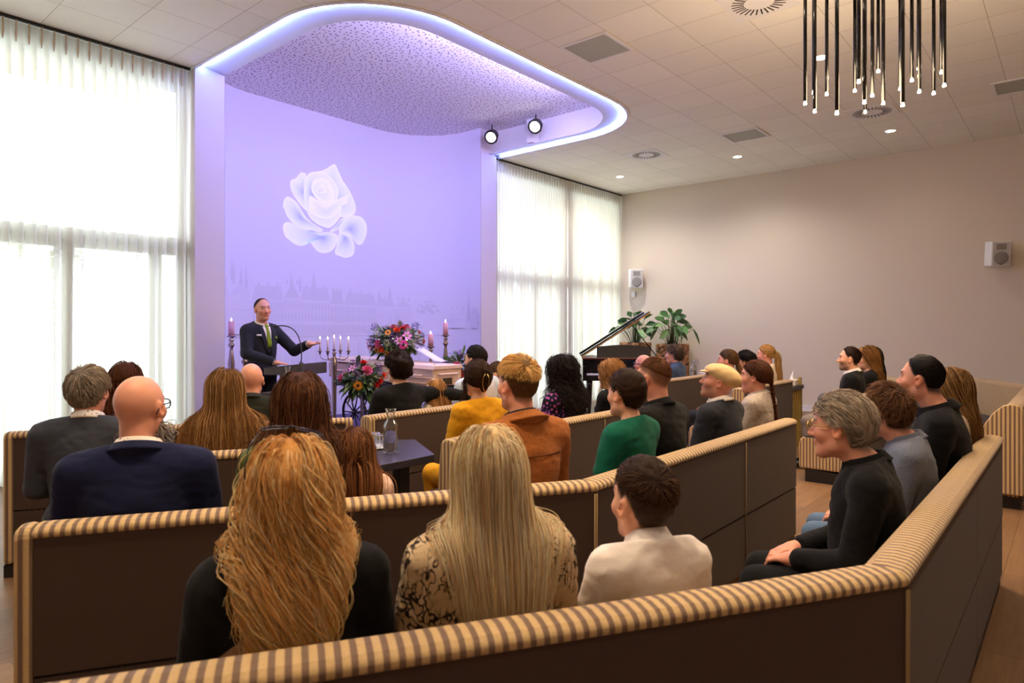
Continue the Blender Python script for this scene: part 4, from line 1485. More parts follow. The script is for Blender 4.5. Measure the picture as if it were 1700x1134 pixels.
def _floral(t):
    o = t.obj()
    v = t.n('ShaderNodeTexVoronoi', Scale=38.0); t.l(o, v.inputs['Vector'])
    r = t.ramp([(0, lin(226, 140, 90)), (.30, lin(180, 76, 140)), (.44, lin(120, 66, 156)), (.52, lin(26, 20, 34))]); 
    n = t.n('ShaderNodeTexNoise', Scale=30.0); t.l(o, n.inputs['Vector'])
    a = t.n('ShaderNodeMath', operation='MULTIPLY_ADD'); a.inputs[1].default_value = .35; a.inputs[2].default_value = .0
    t.l(n.outputs['Fac'], a.inputs[0])
    b = t.n('ShaderNodeMath', operation='ADD'); t.l(a.outputs[0], b.inputs[0]); t.l(v.outputs['Distance'], b.inputs[1])
    c = t.n('ShaderNodeMath', operation='SUBTRACT'); t.l(b.outputs[0], c.inputs[0]); c.inputs[1].default_value = .12
    t.l(c.outputs[0], r.inputs['Fac'])
    h = t.n('ShaderNodeHueSaturation'); t.l(r.outputs['Color'], h.inputs['Color'])
    s = t.n('ShaderNodeSeparateXYZ'); t.l(v.outputs['Color'], s.inputs[0])
    m = t.n('ShaderNodeMapRange'); m.inputs['To Min'].default_value = .42; m.inputs['To Max'].default_value = .56; t.l(s.outputs[0], m.inputs['Value'])
    t.l(m.outputs[0], h.inputs['Hue']); t.l(h.outputs[0], t.b.inputs['Base Color'])
def _tweed(t):
    o = t.obj()
    n = t.n('ShaderNodeTexNoise', Scale=260.0, Detail=3.0, Roughness=.8); t.l(o, n.inputs['Vector'])
    r = t.ramp([(.38, lin(92, 84, 80)), (.5, lin(176, 162, 150)), (.62, lin(214, 200, 186))]); t.l(n.outputs['Fac'], r.inputs['Fac'])
    t.l(r.outputs['Color'], t.b.inputs['Base Color']); t.bump(n.outputs['Fac'], .5, .004)
def _dots(t):
    o = t.obj()
    v = t.n('ShaderNodeTexVoronoi', Scale=55.0); t.l(o, v.inputs['Vector'])
    r = t.ramp([(.0, lin(60, 66, 96)), (.2, lin(90, 84, 100)), (.3, lin(232, 224, 214))]); t.l(v.outputs['Distance'], r.inputs['Fac'])
    t.l(r.outputs['Color'], t.b.inputs['Base Color'])
M_LEOPARD = pattern('leopard_knit', _leopard); M_FLORAL = pattern('purple_floral', _floral)
M_TWEED = pattern('grey_tweed', _tweed); M_DOTSHIRT = pattern('patterned_collar', _dots)
M_BLACKJ = fabric('black_wool', lin(15, 14, 16)); M_NAVY = fabric('navy_wool', lin(24, 29, 62)); M_GREENJ = fabric('dark_green_cloth', lin(38, 40, 32))
M_OLIVE = fabric('olive_green', lin(84, 96, 52)); M_RUST = fabric('rust_suede', lin(150, 88, 40), var=.2, weave=160); M_YELLOW = fabric('mustard_crepe', lin(212, 150, 24), fold=.6)
M_TEAL = fabric('teal_green_cotton', lin(6, 88, 70)); M_WHITESH = fabric('white_cotton', lin(232, 222, 216), fold=.5, var=.04); M_GREYSW = fabric('charcoal_knit', lin(66, 70, 80))
M_CHAR = fabric('charcoal_suit', lin(40, 42, 50)); M_GREYBLUE = fabric('grey_blue_wool', lin(112, 118, 134), weave=200, var=.2); M_DENIM = fabric('denim', lin(64, 80, 110), var=.25)
M_LIGHTBLUE = fabric('light_blue_shirt', lin(196, 206, 220)); M_VEST = fabric('light_grey_vest', lin(186, 180, 180)); M_LILAC = fabric('lilac_knit', lin(150, 138, 150)); M_CREAM = fabric('cream_knit', lin(222, 206, 184))
M_SUIT = fabric('dark_suit', lin(38, 38, 46), fold=.2); M_BEIGE = fabric('beige_linen', lin(206, 186, 164)); M_JEANS = fabric('blue_jeans', lin(92, 116, 146), var=.2, weave=250); M_GREYTR = fabric('taupe_trousers', lin(128, 116, 108))
M_SPEC = plain('spectacle_frame', lin(30, 34, 52), .3); M_SPECGOLD = plain('gold_frame', lin(190, 160, 80), .3, metal=.8); M_GOLD = plain('gold_metal', lin(214, 180, 110), .25, metal=1.0)
M_TURTLE = fabric('dark_turtleneck', lin(24, 26, 34))
def heading(p, t=(4.3, 7.0)): return math.degrees(math.atan2(-(t[0] - p[0]), t[1] - p[1]))
BLOND = (lin(246, 216, 164), lin(255, 244, 214), lin(206, 160, 104)); HONEY = (lin(224, 162, 88), lin(250, 210, 142), lin(255, 236, 196))
BRBLOND = (lin(122, 84, 46), lin(178, 132, 80), lin(96, 62, 34)); DKBROWN = (lin(58, 34, 22), lin(92, 56, 36), lin(40, 24, 16)); AUBURN = (lin(112, 62, 34), lin(150, 92, 54), lin(84, 44, 24))
BLACKH = (lin(26, 20, 19), lin(48, 38, 34), lin(18, 14, 13)); GREYH = (lin(150, 138, 124), lin(196, 184, 168), lin(112, 98, 84)); BROWNG = (lin(96, 72, 52), lin(140, 112, 86), lin(70, 50, 36)); RED = (lin(96, 52, 30), lin(136, 80, 48), lin(70, 36, 22))

def P(*a, **k):
    k.setdefault('seed', int(abs(a[1][0] * 131 + a[1][1] * 37)) + 3)
    a = list(a)
    if a[4] is None: a[4] = heading(a[1])
    return person(*a, **k)
YA = -31

# ---------------------------------------------------------------- nearest bench
def hair1(H):
    H.shell(HL_LONG, .012, HONEY, dark=1.0, back=.006)
    H.long(70, 9, HL_LONG, .48, (lin(236, 180, 106), lin(255, 232, 180)), rad=.0014, wave=.030, wfreq=2.0, coh=2.5, inward=.24, behind=.24, layers=.040, back=.06, part=-.05, steps=28, spread=.007, vol=.012, lenvar=.4, grav=.20)
    H.long(470, 15, HL_LONG, .47, HONEY, rad=.0009, wave=.020, wfreq=2.3, coh=2.5, inward=.30, behind=.26, layers=.034, back=.06, part=-.05, steps=28, spread=.009, vol=.006, lenvar=.42, grav=.20, tipspread=1.2)
def x1(i):
    glasses(i, M_SPEC, up=True)
    J = i['J']
    m = MB()
    pts = [front_y(i['gp'], x, z, back=True) + np3(0, -.006, 0) for x, z in ((.11, J['neck0'][2] - .02), (.03, .97), (-.06, .89), (-.14, .815), (-.20, .73))]
    V = []; F = []
    for p in pts:
        V += [p + np3(-.013, -.004, .015), p + np3(.013, -.004, -.015)]
    F = [(2 * k, 2 * k + 1, 2 * k + 3, 2 * k + 2) for k in range(len(pts) - 1)]
    o = link_mesh('bag_strap', np_mesh('bag_strap', V, np.array(F)), plain('tan_strap', lin(150, 116, 84), .7), i['root'])
    o.modifiers.new('solid', 'SOLIDIFY').thickness = .004
P('woman with long wavy honey-blonde hair, glasses on her head, black jacket', (.86, 1.43), 1.275, YA, None, sex='f', top=None, topmat=M_BLACKJ, hair=hair1, root_dark=1.0, ears=False, hl=HL_LONG, scalp=HONEY[0], extra=x1, h=.008, hc=.011, w=1.05, neck=.050)
def hair2(H):
    H.shell(HL_LONG, .008, BLOND, dark=1.0)
    H.long(520, 14, HL_LONG, .64, (lin(246, 216, 164), lin(255, 246, 220), lin(200, 156, 108)), rad=.0009, wave=.003, wfreq=1.2, inward=.19, behind=.25, layers=.022, back=.06, part=.02, steps=28, spread=.008, vol=.004, lenvar=.10, grav=.24)
P('woman with very long straight pale blonde hair in a cream and black leopard-pattern sweater', (1.28, 1.18), 1.285, YA, -31, sex='f', topmat=M_LEOPARD, topname='sweater', hair=hair2, root_dark=1.0, ears=False, hl=HL_LONG, scalp=BLOND[0], h=.008, hc=.011, w=1.05)
def hair3(H):
    H.shell(HL_SHORT, .004, (lin(84, 66, 56),), dark=.7, noise=.1)
    H.short(2600, HL_SHORT, .022, .003, (lin(70, 54, 46), lin(108, 88, 76)), rad=.0009, wild=.12, sidecut=.8)
    H.shell(np.array([.076, .072, .062, .058, .056, .056, .050, .034, .024]), .010, (lin(64, 44, 34),), dark=.6, top=.012)
    H.short(4600, np.array([.076, .072, .062, .058, .056, .056, .048, .030, .016]), .050, .016, (lin(64, 44, 34), lin(118, 86, 64), lin(42, 28, 20)), rad=.0011, wild=.28, sidecut=.5, base=.008, sweep=(.5, .5, 0))
P('boy with short dark brown hair in a white collared shirt', (1.67, .94), 1.168, YA, -20, sex='c', hs=.93, w=.95, topmat=M_WHITESH, topname='shirt', collar_mat=M_WHITESH, collar_kw=dict(r=.060, h=.046, flare=.020, zoff=.004), hair=hair3, hl=HL_SHORT, scalp=DKBROWN[0], h=.006, hc=.009, neck=.048, fold=.007)
def hair4(H):
    H.shell(HL_FRINGE, .016, GREYH, dark=.6, back=.010, top=.006)
    H.short(6000, HL_FRINGE, .085, .022, (lin(190, 170, 148), lin(240, 226, 208), lin(136, 112, 92)), rad=.0011, wild=.22, sidecut=.8, base=.012, crown=(.45, .75, .5))
P('older man with thick grey hair, gold rimmed glasses and black jacket', (2.85, .72), 1.278, 14, 2, sex='m', topmat=M_BLACKJ, hair=hair4, hl=HL_FRINGE, scalp=GREYH[0], extra=lambda i: glasses(i, M_SPECGOLD, round_=True), headoff=(0, .06), w=1.08, h=.006, hc=.010, collar_mat=M_BLACKJ, collar_kw=dict(r=.070, h=.036), trousers=M_BLACKJ, pitch=-.06, skin='pink')
def hair5(H):
    H.shell(HL_RECEDE, .012, BROWNG, dark=.6, back=.006)
    H.short(5200, HL_RECEDE, .05, .030, (lin(118, 80, 54), lin(170, 124, 90), lin(80, 52, 36)), rad=.0011, wild=.5, sidecut=.6, base=.008)
P('man with tousled brown hair in a grey-blue wool jacket and jeans', (3.64, .72), 1.262, 10, -14, sex='m', w=1.08, headoff=(0, .06), topmat=M_GREYBLUE, hair=hair5, hl=HL_RECEDE, scalp=BROWNG[0], extra=lambda i: glasses(i, M_SPEC), collar_mat=M_GREYBLUE, collar_kw=dict(r=.070, h=.034), trousers=M_JEANS, skin='pink', h=.007)
def hair6(H):
    H.shell(HL_RECEDE, .005, BLACKH, dark=.6, top=.008)
    H.short(5200, HL_RECEDE, .085, .004, BLACKH, rad=.0011, wild=.06, sidecut=.6, base=.004, crown=(0, 1.0, .1))
def x6(i):
    headtube(i, [(-.083, .0, -.036), (-.085, .0, -.044)], .004, M_SILVER, 'earring')
P('broad man with slicked back black hair and earring in a black jacket', (4.24, .66), 1.395, 8, -4, sex='m', w=1.10, headoff=(0, .05), topmat=M_BLACKJ, hair=hair6, hl=HL_RECEDE, scalp=BLACKH[0], extra=x6, collar_mat=M_BLACKJ, collar_kw=dict(r=.074, h=.036), skin='pink', neck=.060, h=.007)
def hair7(H):
    H.shell(HL_LONG, .010, BRBLOND, dark=.7)
    H.long(220, 8, HL_LONG, .44, (lin(150, 108, 64), lin(206, 164, 110), lin(112, 76, 44)), rad=.0018, wave=.004, layers=.022, back=.05, steps=20, lenvar=.15)
P('woman with long straight dark-blonde hair in a cream top, last on the nearest bench', (4.80, .60), 1.305, -4, 0, sex='f', topmat=M_BEIGE, topname='blouse', hair=hair7, ears=False, hl=HL_LONG, scalp=BRBLOND[0])

# ---------------------------------------------------------------- second bench
def beard8(H):
    H.tail(300, (0, .075, -.088), (0, .6, -.8), .075, (lin(170, 160, 152), lin(214, 206, 198)), rad=.0018, spread=.026, steps=6, tip=.9, clear=.004)
    H.tail(200, (-.05, .035, -.075), (-.3, .5, -.8), .05, (lin(170, 160, 152), lin(214, 206, 198)), rad=.0018, spread=.018, steps=6, tip=.9, clear=.004)
    H.tail(200, (.05, .035, -.075), (.3, .5, -.8), .05, (lin(170, 160, 152), lin(214, 206, 198)), rad=.0018, spread=.018, steps=6, tip=.9, clear=.004)
P('bald man with grey beard and dark glasses in a navy blue blazer', (1.0, 2.74), 1.368, YA, -52, sex='m', w=1.05, topmat=M_NAVY, collar_mat=M_DOTSHIRT, collar_kw=dict(r=.068, h=.032, zoff=.006), beard=beard8, extra=lambda i: (glasses(i, M_SPEC, r=.0026), collar(i['root'], i['J'], M_NAVY, 'lapel_collar', r=.084, h=.026, zoff=-.006)), skin='pink', neck=.057, scalp=lin(120, 110, 100), h=.007, hc=.011, pitch=-.04)
def hair9(H):
    H.shell(HL_LONG, .014, AUBURN, dark=.45, back=.01, top=.008)
    H.long(330, 9, HL_LONG, .52, (lin(66, 38, 24), lin(110, 68, 44), lin(140, 92, 60)), rad=.0014, wave=.012, wfreq=1.6, coh=2, inward=.02, behind=.16, layers=.034, back=.06, steps=26, vol=.008, lenvar=.25)
P('woman with long loose dark brown hair in an olive green top', (1.52, 2.46), 1.345, YA, -38, sex='f', w=1.05, topmat=M_OLIVE, topname='blouse', hair=hair9, ears=False, hl=HL_LONG, scalp=AUBURN[2], h=.008)
def hair10(H):
    H.shell(HL_LONG, .008, AUBURN, dark=.6)
    H.gather(900, HL_LONG, (0, -.105, .0), (lin(120, 72, 42), lin(176, 120, 74)), rad=.0013)
    H.long(150, 8, np.array([.0, .0, .0, -.01, -.02, -.03, -.07, -.08]), .42, (lin(120, 72, 42), lin(172, 116, 72), lin(96, 56, 32)), rad=.0013, layers=.012, back=.05, steps=20)
    H.tail(200, (0, -.112, .004), (0, -.5, -.8), .34, (lin(110, 64, 38), lin(170, 112, 70)), rad=.0013, spread=.010)
P('small girl with light brown half-up hair beside the olive green woman', (1.69, 2.33), 1.130, YA, -40, sex='c', hs=.90, w=.82, skin='fair', topmat=fabric('pale_pink', lin(226, 190, 168)), topname='blouse', hair=hair10, ears=False, hl=HL_LONG, scalp=AUBURN[0], neck=.042)
def hair11(H):
    H.shell(HL_SHORT, .004, (lin(150, 112, 74),), dark=.6, top=.020)
    H.short(2600, HL_SHORT, .03, .006, (lin(110, 78, 50), lin(150, 112, 74)), rad=.0010, wild=.1, sidecut=.8, base=.004)
    H.short(3400, np.array([.07, .068, .06, .055, .055, .055, .045, .035]), .075, .026, (lin(236, 184, 106), lin(255, 224, 154), lin(168, 112, 60)), rad=.0011, wild=.5, base=.010, sweep=(.5, .5, 0), crown=(.3, -.35, .85))
def x11(i):
    collar(i['root'], i['J'], M_TURTLE, 'shirt_collar', r=.064, h=.040, zoff=.004)
    zz = i['J']['neck0'][2] - .125
    strip(i['root'], 'yoke_seam', i['gp'], [(zz + .004, -.165, .165), (zz - .004, -.165, .165)], fabric('rust_seam', lin(104, 56, 24), fold=0), back=True, off=.006, nx=14)
P('man with swept blonde hair and shaved sides in a rust-brown suede jacket', (2.41, 2.03), 1.402, -12, -10, sex='m', w=1.05, topmat=M_RUST, hair=hair11, hl=HL_SHORT, scalp=lin(140, 104, 70), collar_mat=M_RUST, collar_kw=dict(r=.076, h=.035, flare=.03), skin='pink', h=.007, hc=.010, extra=x11)
def hair12(H):
    H.shell(HL_SHORT, .014, DKBROWN, dark=.6, top=.010, back=.006)
    H.short(4600, HL_SHORT, .06, .014, (lin(84, 58, 42), lin(126, 92, 68), lin(54, 36, 26)), rad=.0011, wild=.28, sidecut=.42, base=.008)
P('teenage boy with brown hair in a green T-shirt', (3.15, 1.88), 1.312, -2, -10, sex='m', w=.92, topmat=M_TEAL, topname='t_shirt', hair=hair12, hl=HL_SHORT, scalp=DKBROWN[0], neck=.048, h=.007, neckline=-.004, sleeve=-.35)
def hair13(H):
    H.shell(np.array([.075, .07, .06, .055, .05, .045, .03, .0]), .003, (lin(110, 66, 40),), dark=.8)
    H.short(4200, np.array([.075, .07, .06, .055, .05, .045, .02, -.02]), .016, .006, (lin(110, 66, 40), lin(150, 98, 62), lin(80, 46, 28)), rad=.0009, wild=.12, sidecut=.3, base=.001)
P('man with cropped ginger-brown hair faded at the sides in a black shirt', (3.50, 1.90), 1.380, -2, -6, sex='m', w=1.1, topmat=M_BLACKJ, topname='shirt', hair=hair13, hl=np.array([.075, .07, .05, .04, .03, .02, -.02, -.05]), scalp=lin(150, 106, 78), collar_mat=M_BLACKJ, collar_kw=dict(r=.069, h=.036), skin='pink', neck=.060, h=.007)
M_CAP = fabric('beige_cap_linen', lin(214, 182, 132), fold=.2)
def x14(i):
    hs, Hm, Hc = i['hs'], i['Hm'], i['Hc']
    W = lambda x, y, z: Hc + Hm @ np3(x, y, z)
    Mx = np.array(Matrix.Rotation(math.radians(14), 3, 'X'), np.float32)
    V, F = sdf_mesh([ell(W(0, -.034, .056), (.102, .118, .070), .03, M=Hm @ Mx), ell(W(0, .045, .072), (.080, .062, .036), .03, M=Hm)], .006,
                    post=lambda D, P: D + .003 * wob(P, 50, 3))
    link_mesh('flat_cap', np_mesh('flat_cap', V, F), M_CAP, i['root'])
    V, F = sdf_mesh([ell(W(0, .088, .058), (.068, .050, .009), .01, M=Hm @ np.array(Matrix.Rotation(math.radians(-12), 3, 'X'), np.float32))], .005)
    link_mesh('cap_brim', np_mesh('cap_brim', V, F), M_CAP, i['root'])
    m = MB(); m.ball(W(0, -.03, .122), .008, 2); m.build('cap_button', M_CAP, i['root'])
P('older man in a beige flat cap and charcoal suit jacket, head tipped back', (4.33, 1.86), 1.310, -4, 24, sex='m', w=1.05, topmat=M_CHAR, collar_mat=M_WHITESH, collar_kw=dict(r=.070, h=.034, zoff=.004), extra=x14, skin='pink', pitch=.22, stubble=.35, scalp=lin(90, 80, 74), h=.006, neck=.057, headoff=(0, -.02))
def hair15(H):
    H.shell(HL_LONG, .010, RED, dark=.5, back=.012)
    H.gather(2600, HL_LONG, (.0, -.118, -.03), RED, rad=.0012, lift=.012)
    n = 22; t = np.linspace(0, 1, 44)
    P_ = []
    for k in range(3):
        ph = 2 * np.pi * k / 3
        cx = .013 * np.sin(2 * np.pi * 4.0 * t + ph); cy = .008 * np.sin(4 * np.pi * 4.0 * t + 2 * ph)
        base = H.H(np.stack([cx * 0, -.122 - .045 * t, -.03 - .36 * t], 1))
        P_.append(base + np.stack([cx, cy, 0 * cx], 1))
    S = []
    for p in P_:
        for j in range(26):
            S.append(p + H.rg.normal(size=3) * .0042)
    H.paths(np.array(S), .0016, RED, taper=.6)
    H.tail(90, (0, -.165, -.385), (0, -.1, -1), .08, RED, spread=.008, steps=6)
P('woman with a long reddish-brown braid in a grey tweed jacket', (5.10, 1.90), 1.298, -2, 12, sex='f', topmat=M_TWEED, collar_mat=M_TWEED, collar_kw=dict(r=.066, h=.03), hair=hair15, hl=HL_LONG, scalp=RED[0], skin='pink', h=.006)

# ---------------------------------------------------------------- third bench
def hair16(H):
    H.shell(HL_SHORT, .018, GREYH, dark=.6, back=.006)
    H.short(4200, HL_SHORT, .075, .022, (lin(164, 146, 124), lin(214, 200, 180), lin(124, 104, 84)), rad=.0015, wild=.3, sidecut=.85, base=.012)
P('older man with thick pale grey hair and charcoal sweater at far left', (1.22, 4.04), 1.330, YA, -48, sex='m', w=1.08, topmat=M_GREYSW, topname='sweater', hair=hair16, hl=HL_SHORT, scalp=GREYH[0], collar_mat=M_DOTSHIRT, collar_kw=dict(r=.068, h=.034, zoff=.006), skin='pink', neck=.057, fold=.008)
def hair17(H):
    H.shell(HL_LONG, .008, BRBLOND, dark=.6)
    H.long(330, 9, HL_LONG, .62, (lin(126, 84, 46), lin(186, 136, 82), lin(214, 172, 120)), rad=.0017, wave=.003, inward=-.06, behind=.16, layers=.026, back=.05, steps=26, lenvar=.08, grav=.20)
P('woman with very long straight brown-blonde hair spread over her back', (1.80, 3.69), 1.308, YA, -31, sex='f', topmat=M_BEIGE, topname='blouse', hair=hair17, ears=False, hl=HL_LONG, scalp=BRBLOND[0])
def hair18(H):
    H.shell(HL_LONG, .010, DKBROWN, dark=.55, back=.01)
    H.gather(2600, HL_LONG, (.0, -.105, -.035), (lin(66, 40, 28), lin(100, 64, 44), lin(46, 28, 20)), rad=.0015, lift=.014)
    # twisted knot held up at the back
    n, M = 420, 14
    t = np.linspace(0, 1, M)
    a = H.rg.random((n, 1)) * 6.28 + 4.5 * t[None]
    rr = (.030 * np.sin(np.pi * (.12 + .80 * t)))[None] * H.rg.uniform(.75, 1.05, (n, 1))
    q = np.stack([rr * np.cos(a), -.112 + rr * .55 * np.sin(a), -.075 + .10 * t[None] + 0 * a], -1)
    H.paths(H.H(q.reshape(-1, 3)).reshape(n, M, 3), .0017, DKBROWN, taper=.8)
    H.tail(24, (-.078, .02, .0), (-.2, -.2, -1), .20, DKBROWN, spread=.006, steps=8)
def x18(i):
    for sx in (-1, 1):
        headtube(i, [(sx * .008, -.148, .045), (sx * .020, -.150, .02), (sx * .024, -.146, -.02), (sx * .012, -.138, -.055), (sx * .004, -.130, -.07)], .0035, M_GOLD, 'hair_clip')
P('woman with dark brown hair twisted up in a claw clip and mustard yellow blouse', (3.22, 3.07), 1.335, -10, -22, sex='f', topmat=M_YELLOW, topname='blouse', hair=hair18, ears=False, hl=HL_LONG, scalp=DKBROWN[0], extra=x18, skin='fair', neck=.048, fold=.011, trousers=M_YELLOW, neckline=-.01)
CURL_BLK = (lin(34, 26, 25), lin(66, 54, 52), lin(24, 18, 18))
def hair19(H):
    H.shell(HL_LONG, .022, CURL_BLK, dark=.6, noise=.5, freq=70, back=.012)
    H.long(300, 6, HL_LONG, .40, CURL_BLK, rad=.0015, wave=.026, wfreq=5, coh=9, inward=.02, behind=.2, layers=.050, back=.05, steps=26, vol=.012, lenvar=.35, frizz=.0016, spread=.014)
P('woman with voluminous dark curly hair and glasses in a purple floral blouse', (4.20, 3.09), 1.322, 0, 6, sex='f', w=1.08, topmat=M_FLORAL, topname='blouse', hair=hair19, ears=False, hl=HL_LONG, scalp=BLACKH[0], extra=lambda i: glasses(i, M_SPECGOLD, round_=True), skin='fair')
def hair20(H):
    H.shell(HL_LONG, .016, HONEY, dark=.6, noise=.4)
    H.long(220, 7, HL_LONG, .36, (lin(186, 128, 74), lin(226, 178, 118), lin(140, 90, 48)), rad=.0017, wave=.013, wfreq=5, coh=9, layers=.030, back=.05, steps=22, vol=.010, lenvar=.3, frizz=.001)
P('woman with curly strawberry-blonde hair in a black jacket in front of the piano', (4.89, 3.07), 1.272, 0, 0, sex='f', topmat=M_BLACKJ, hair=hair20, ears=False, hl=HL_LONG, scalp=HONEY[0])

# ---------------------------------------------------------------- front bench, left
def hair21(H):
    H.shell(HL_LONG, .016, AUBURN, dark=.5, back=.01)
    H.long(200, 7, HL_LONG, .34, (lin(98, 50, 30), lin(140, 80, 50), lin(40, 28, 26)), rad=.002, wave=.006, layers=.022, back=.05, steps=18, vol=.008)
P('woman with auburn and black shoulder length hair, half hidden behind the two men at left', (1.75, 5.03), 1.300, YA, -50, sex='f', topmat=M_BLACKJ, hair=hair21, ears=False, hl=HL_LONG, scalp=AUBURN[0], h=.009)
P('bald man in a dark green jacket in front of the lectern', (2.44, 4.61), 1.295, YA, -34, sex='m', topmat=M_GREENJ, skin='pink', scalp=lin(130, 110, 96), neck=.057, collar_mat=M_GREENJ, collar_kw=dict(r=.074, h=.03), extra=lambda i: glasses(i, M_SILVER))
DKCURL = (lin(44, 26, 22), lin(78, 48, 38), lin(30, 18, 16))
def hair22(H):
    H.shell(HL_SHORT, .026, DKCURL, dark=.6, noise=.5, freq=60, back=.010)
    H.short(3600, HL_SHORT, .05, .034, DKCURL, rad=.0016, wild=.5, curl=.014, sidecut=.9, base=.008)
P('man with bushy dark curly hair in black, one arm stretched along the bench back', (3.54, 4.28), 1.340, -2, -6, sex='m', w=1.08, topmat=M_BLACKJ, topname='sweater', hair=hair22, hl=HL_SHORT, scalp=DKBROWN[0],
  joints=dict(elr=(.47, -.08, .985), wrr=(.66, -.13, .955), hfr=(.8, -.3, -.5), hnr=(-.2, -.3, -1)))
def hair23(H):
    H.shell(HL_LONG, .010, HONEY, dark=.6)
    H.long(120, 7, HL_LONG, .30, (lin(172, 116, 66), lin(214, 160, 100), lin(130, 84, 46)), rad=.002, layers=.014, back=.05, steps=16)
def x23(i):
    headtube(i, [(.088 * math.cos(a), .01, .035 + .098 * math.sin(a)) for a in np.linspace(0, math.pi, 14)], .006, M_WHITE, 'hair_band')
P('small child with ginger-blonde hair and a white hair band beside the man with outstretched arm', (3.92, 4.24), 1.105, 0, 0, sex='c', hs=.9, w=.8, topmat=M_CREAM, topname='blouse', hair=hair23, ears=False, hl=HL_LONG, scalp=HONEY[0], extra=x23, neck=.042)
def hair24(H):
    H.shell(HL_SHORT, .010, BLACKH, dark=.6, top=.016)
    H.short(3000, HL_SHORT, .03, .014, (lin(52, 40, 36), lin(84, 68, 60), lin(34, 26, 24)), rad=.0015, wild=.4, curl=.006, sidecut=.35, base=.006)
P('man with short dark curly hair in a light blue shirt and pale grey waistcoat', (4.47, 4.28), 1.378, 0, 10, sex='m', w=1.1, topmat=M_LIGHTBLUE, topname='shirt', hair=hair24, hl=HL_SHORT, scalp=BLACKH[0], stubble=.3,
  extra=lambda i: strip(i['root'], 'waistcoat', i['gp'], [(i['J']['neck0'][2] - .02 - .05 * k, -.115 - .006 * min(k, 5), .115 + .006 * min(k, 5)) for k in range(9)], M_VEST, back=True, off=.004))
def hair25(H):
    H.shell(HL_SHORT, .012, BROWNG, dark=.6)
    H.short(2000, HL_SHORT, .045, .010, BROWNG, rad=.0016, wild=.2, base=.008)
P('child with short brown hair and pale top glimpsed left of the rust jacket', (4.76, 4.27), 1.222, 0, 24, sex='c', hs=.93, w=.95, topmat=M_VEST, topname='shirt', hair=hair25, hl=HL_SHORT, scalp=BROWNG[0], neck=.046, h=.009)
def hair26(H):
    H.shell(HL_SHORT, .014, HONEY, dark=.6)
    H.short(2000, HL_SHORT, .06, .012, (lin(214, 160, 90), lin(238, 196, 130), lin(170, 116, 62)), rad=.0016, wild=.2, base=.008)
P('child with orange-blonde hair, only the crown showing above the blonde man in rust jacket', (5.06, 4.34), 1.275, 0, 10, sex='c', hs=.96, topmat=M_VEST, topname='shirt', hair=hair26, hl=HL_SHORT, scalp=HONEY[0], h=.009)

# ---------------------------------------------------------------- across the aisle
P('bald man with dark glasses, mostly hidden behind the man with the faded haircut', (7.32, 4.12), 1.225, 4, 18, sex='m', topmat=M_GREYSW, topname='sweater', skin='pink', extra=lambda i: glasses(i, M_SPEC, r=.004), scalp=lin(150, 130, 110), h=.009)
def hair27(H):
    H.shell(HL_SHORT, .022, BROWNG, dark=.6, noise=.5, freq=60, back=.008)
    H.short(2600, HL_SHORT, .06, .030, (lin(96, 76, 62), lin(150, 130, 114), lin(66, 48, 38)), rad=.002, wild=.5, curl=.012, sidecut=.9, base=.008)
P('person with curly grey-brown hair in a blue denim shirt in front of the right planter', (8.42, 4.26), 1.310, 4, 16, sex='m', topmat=M_DENIM, topname='shirt', hair=hair27, hl=HL_SHORT, scalp=BROWNG[0], skin='pink', h=.009, collar_mat=M_DENIM)
def hair28(H):
    H.shell(HL_LONG, .010, BROWNG, dark=.6)
    H.gather(1500, HL_LONG, (0, -.11, -.03), (lin(108, 74, 48), lin(150, 108, 74), lin(84, 54, 34)), rad=.0018, lift=.012)
    H.tail(260, (0, -.115, -.03), (0, -.6, -.6), .34, (lin(120, 80, 50), lin(176, 128, 84)), rad=.002, spread=.014, wave=.008)
P('woman with brown ponytail seen in profile behind the flat cap', (7.39, 3.07), 1.306, 4, 16, sex='f', topmat=M_LILAC, topname='cardigan', hair=hair28, hl=HL_LONG, scalp=BROWNG[0], skin='pink', h=.008)
def hair29(H):
    H.shell(HL_SHORT, .022, BLACKH, dark=.6, noise=.5, freq=60)
    H.short(2400, HL_SHORT, .04, .026, BLACKH, rad=.002, wild=.5, curl=.010, sidecut=.8, base=.008)
P('person with short black curly hair between the two women with ponytails', (7.94, 3.07), 1.265, 4, 12, sex='f', topmat=M_CREAM, topname='cardigan', hair=hair29, hl=HL_SHORT, scalp=BLACKH[0], skin='tan', h=.009)
def hair30(H):
    H.shell(HL_LONG, .012, HONEY, dark=.6)
    H.gather(1500, HL_LONG, (0, -.105, .03), (lin(206, 156, 88), lin(236, 196, 130), lin(170, 116, 62)), rad=.0018, lift=.016)
    H.tail(320, (0, -.115, .03), (0, -.7, -.2), .42, (lin(206, 156, 88), lin(236, 196, 130)), rad=.0022, spread=.016, wave=.006)
P('woman with a long blonde ponytail in profile against the plain right wall', (8.62, 3.07), 1.332, 4, 14, sex='f', topmat=M_CREAM, topname='blouse', hair=hair30, hl=HL_LONG, scalp=HONEY[0], skin='pink', h=.008)
def hair31(H):
    H.shell(HL_RECEDE, .004, DKBROWN, dark=.5, top=.012)
    H.short(3000, HL_RECEDE, .08, .012, (lin(44, 30, 24), lin(74, 52, 42), lin(30, 20, 16)), rad=.0014, wild=.12, sidecut=.2, base=.002, crown=(0, .95, .2))
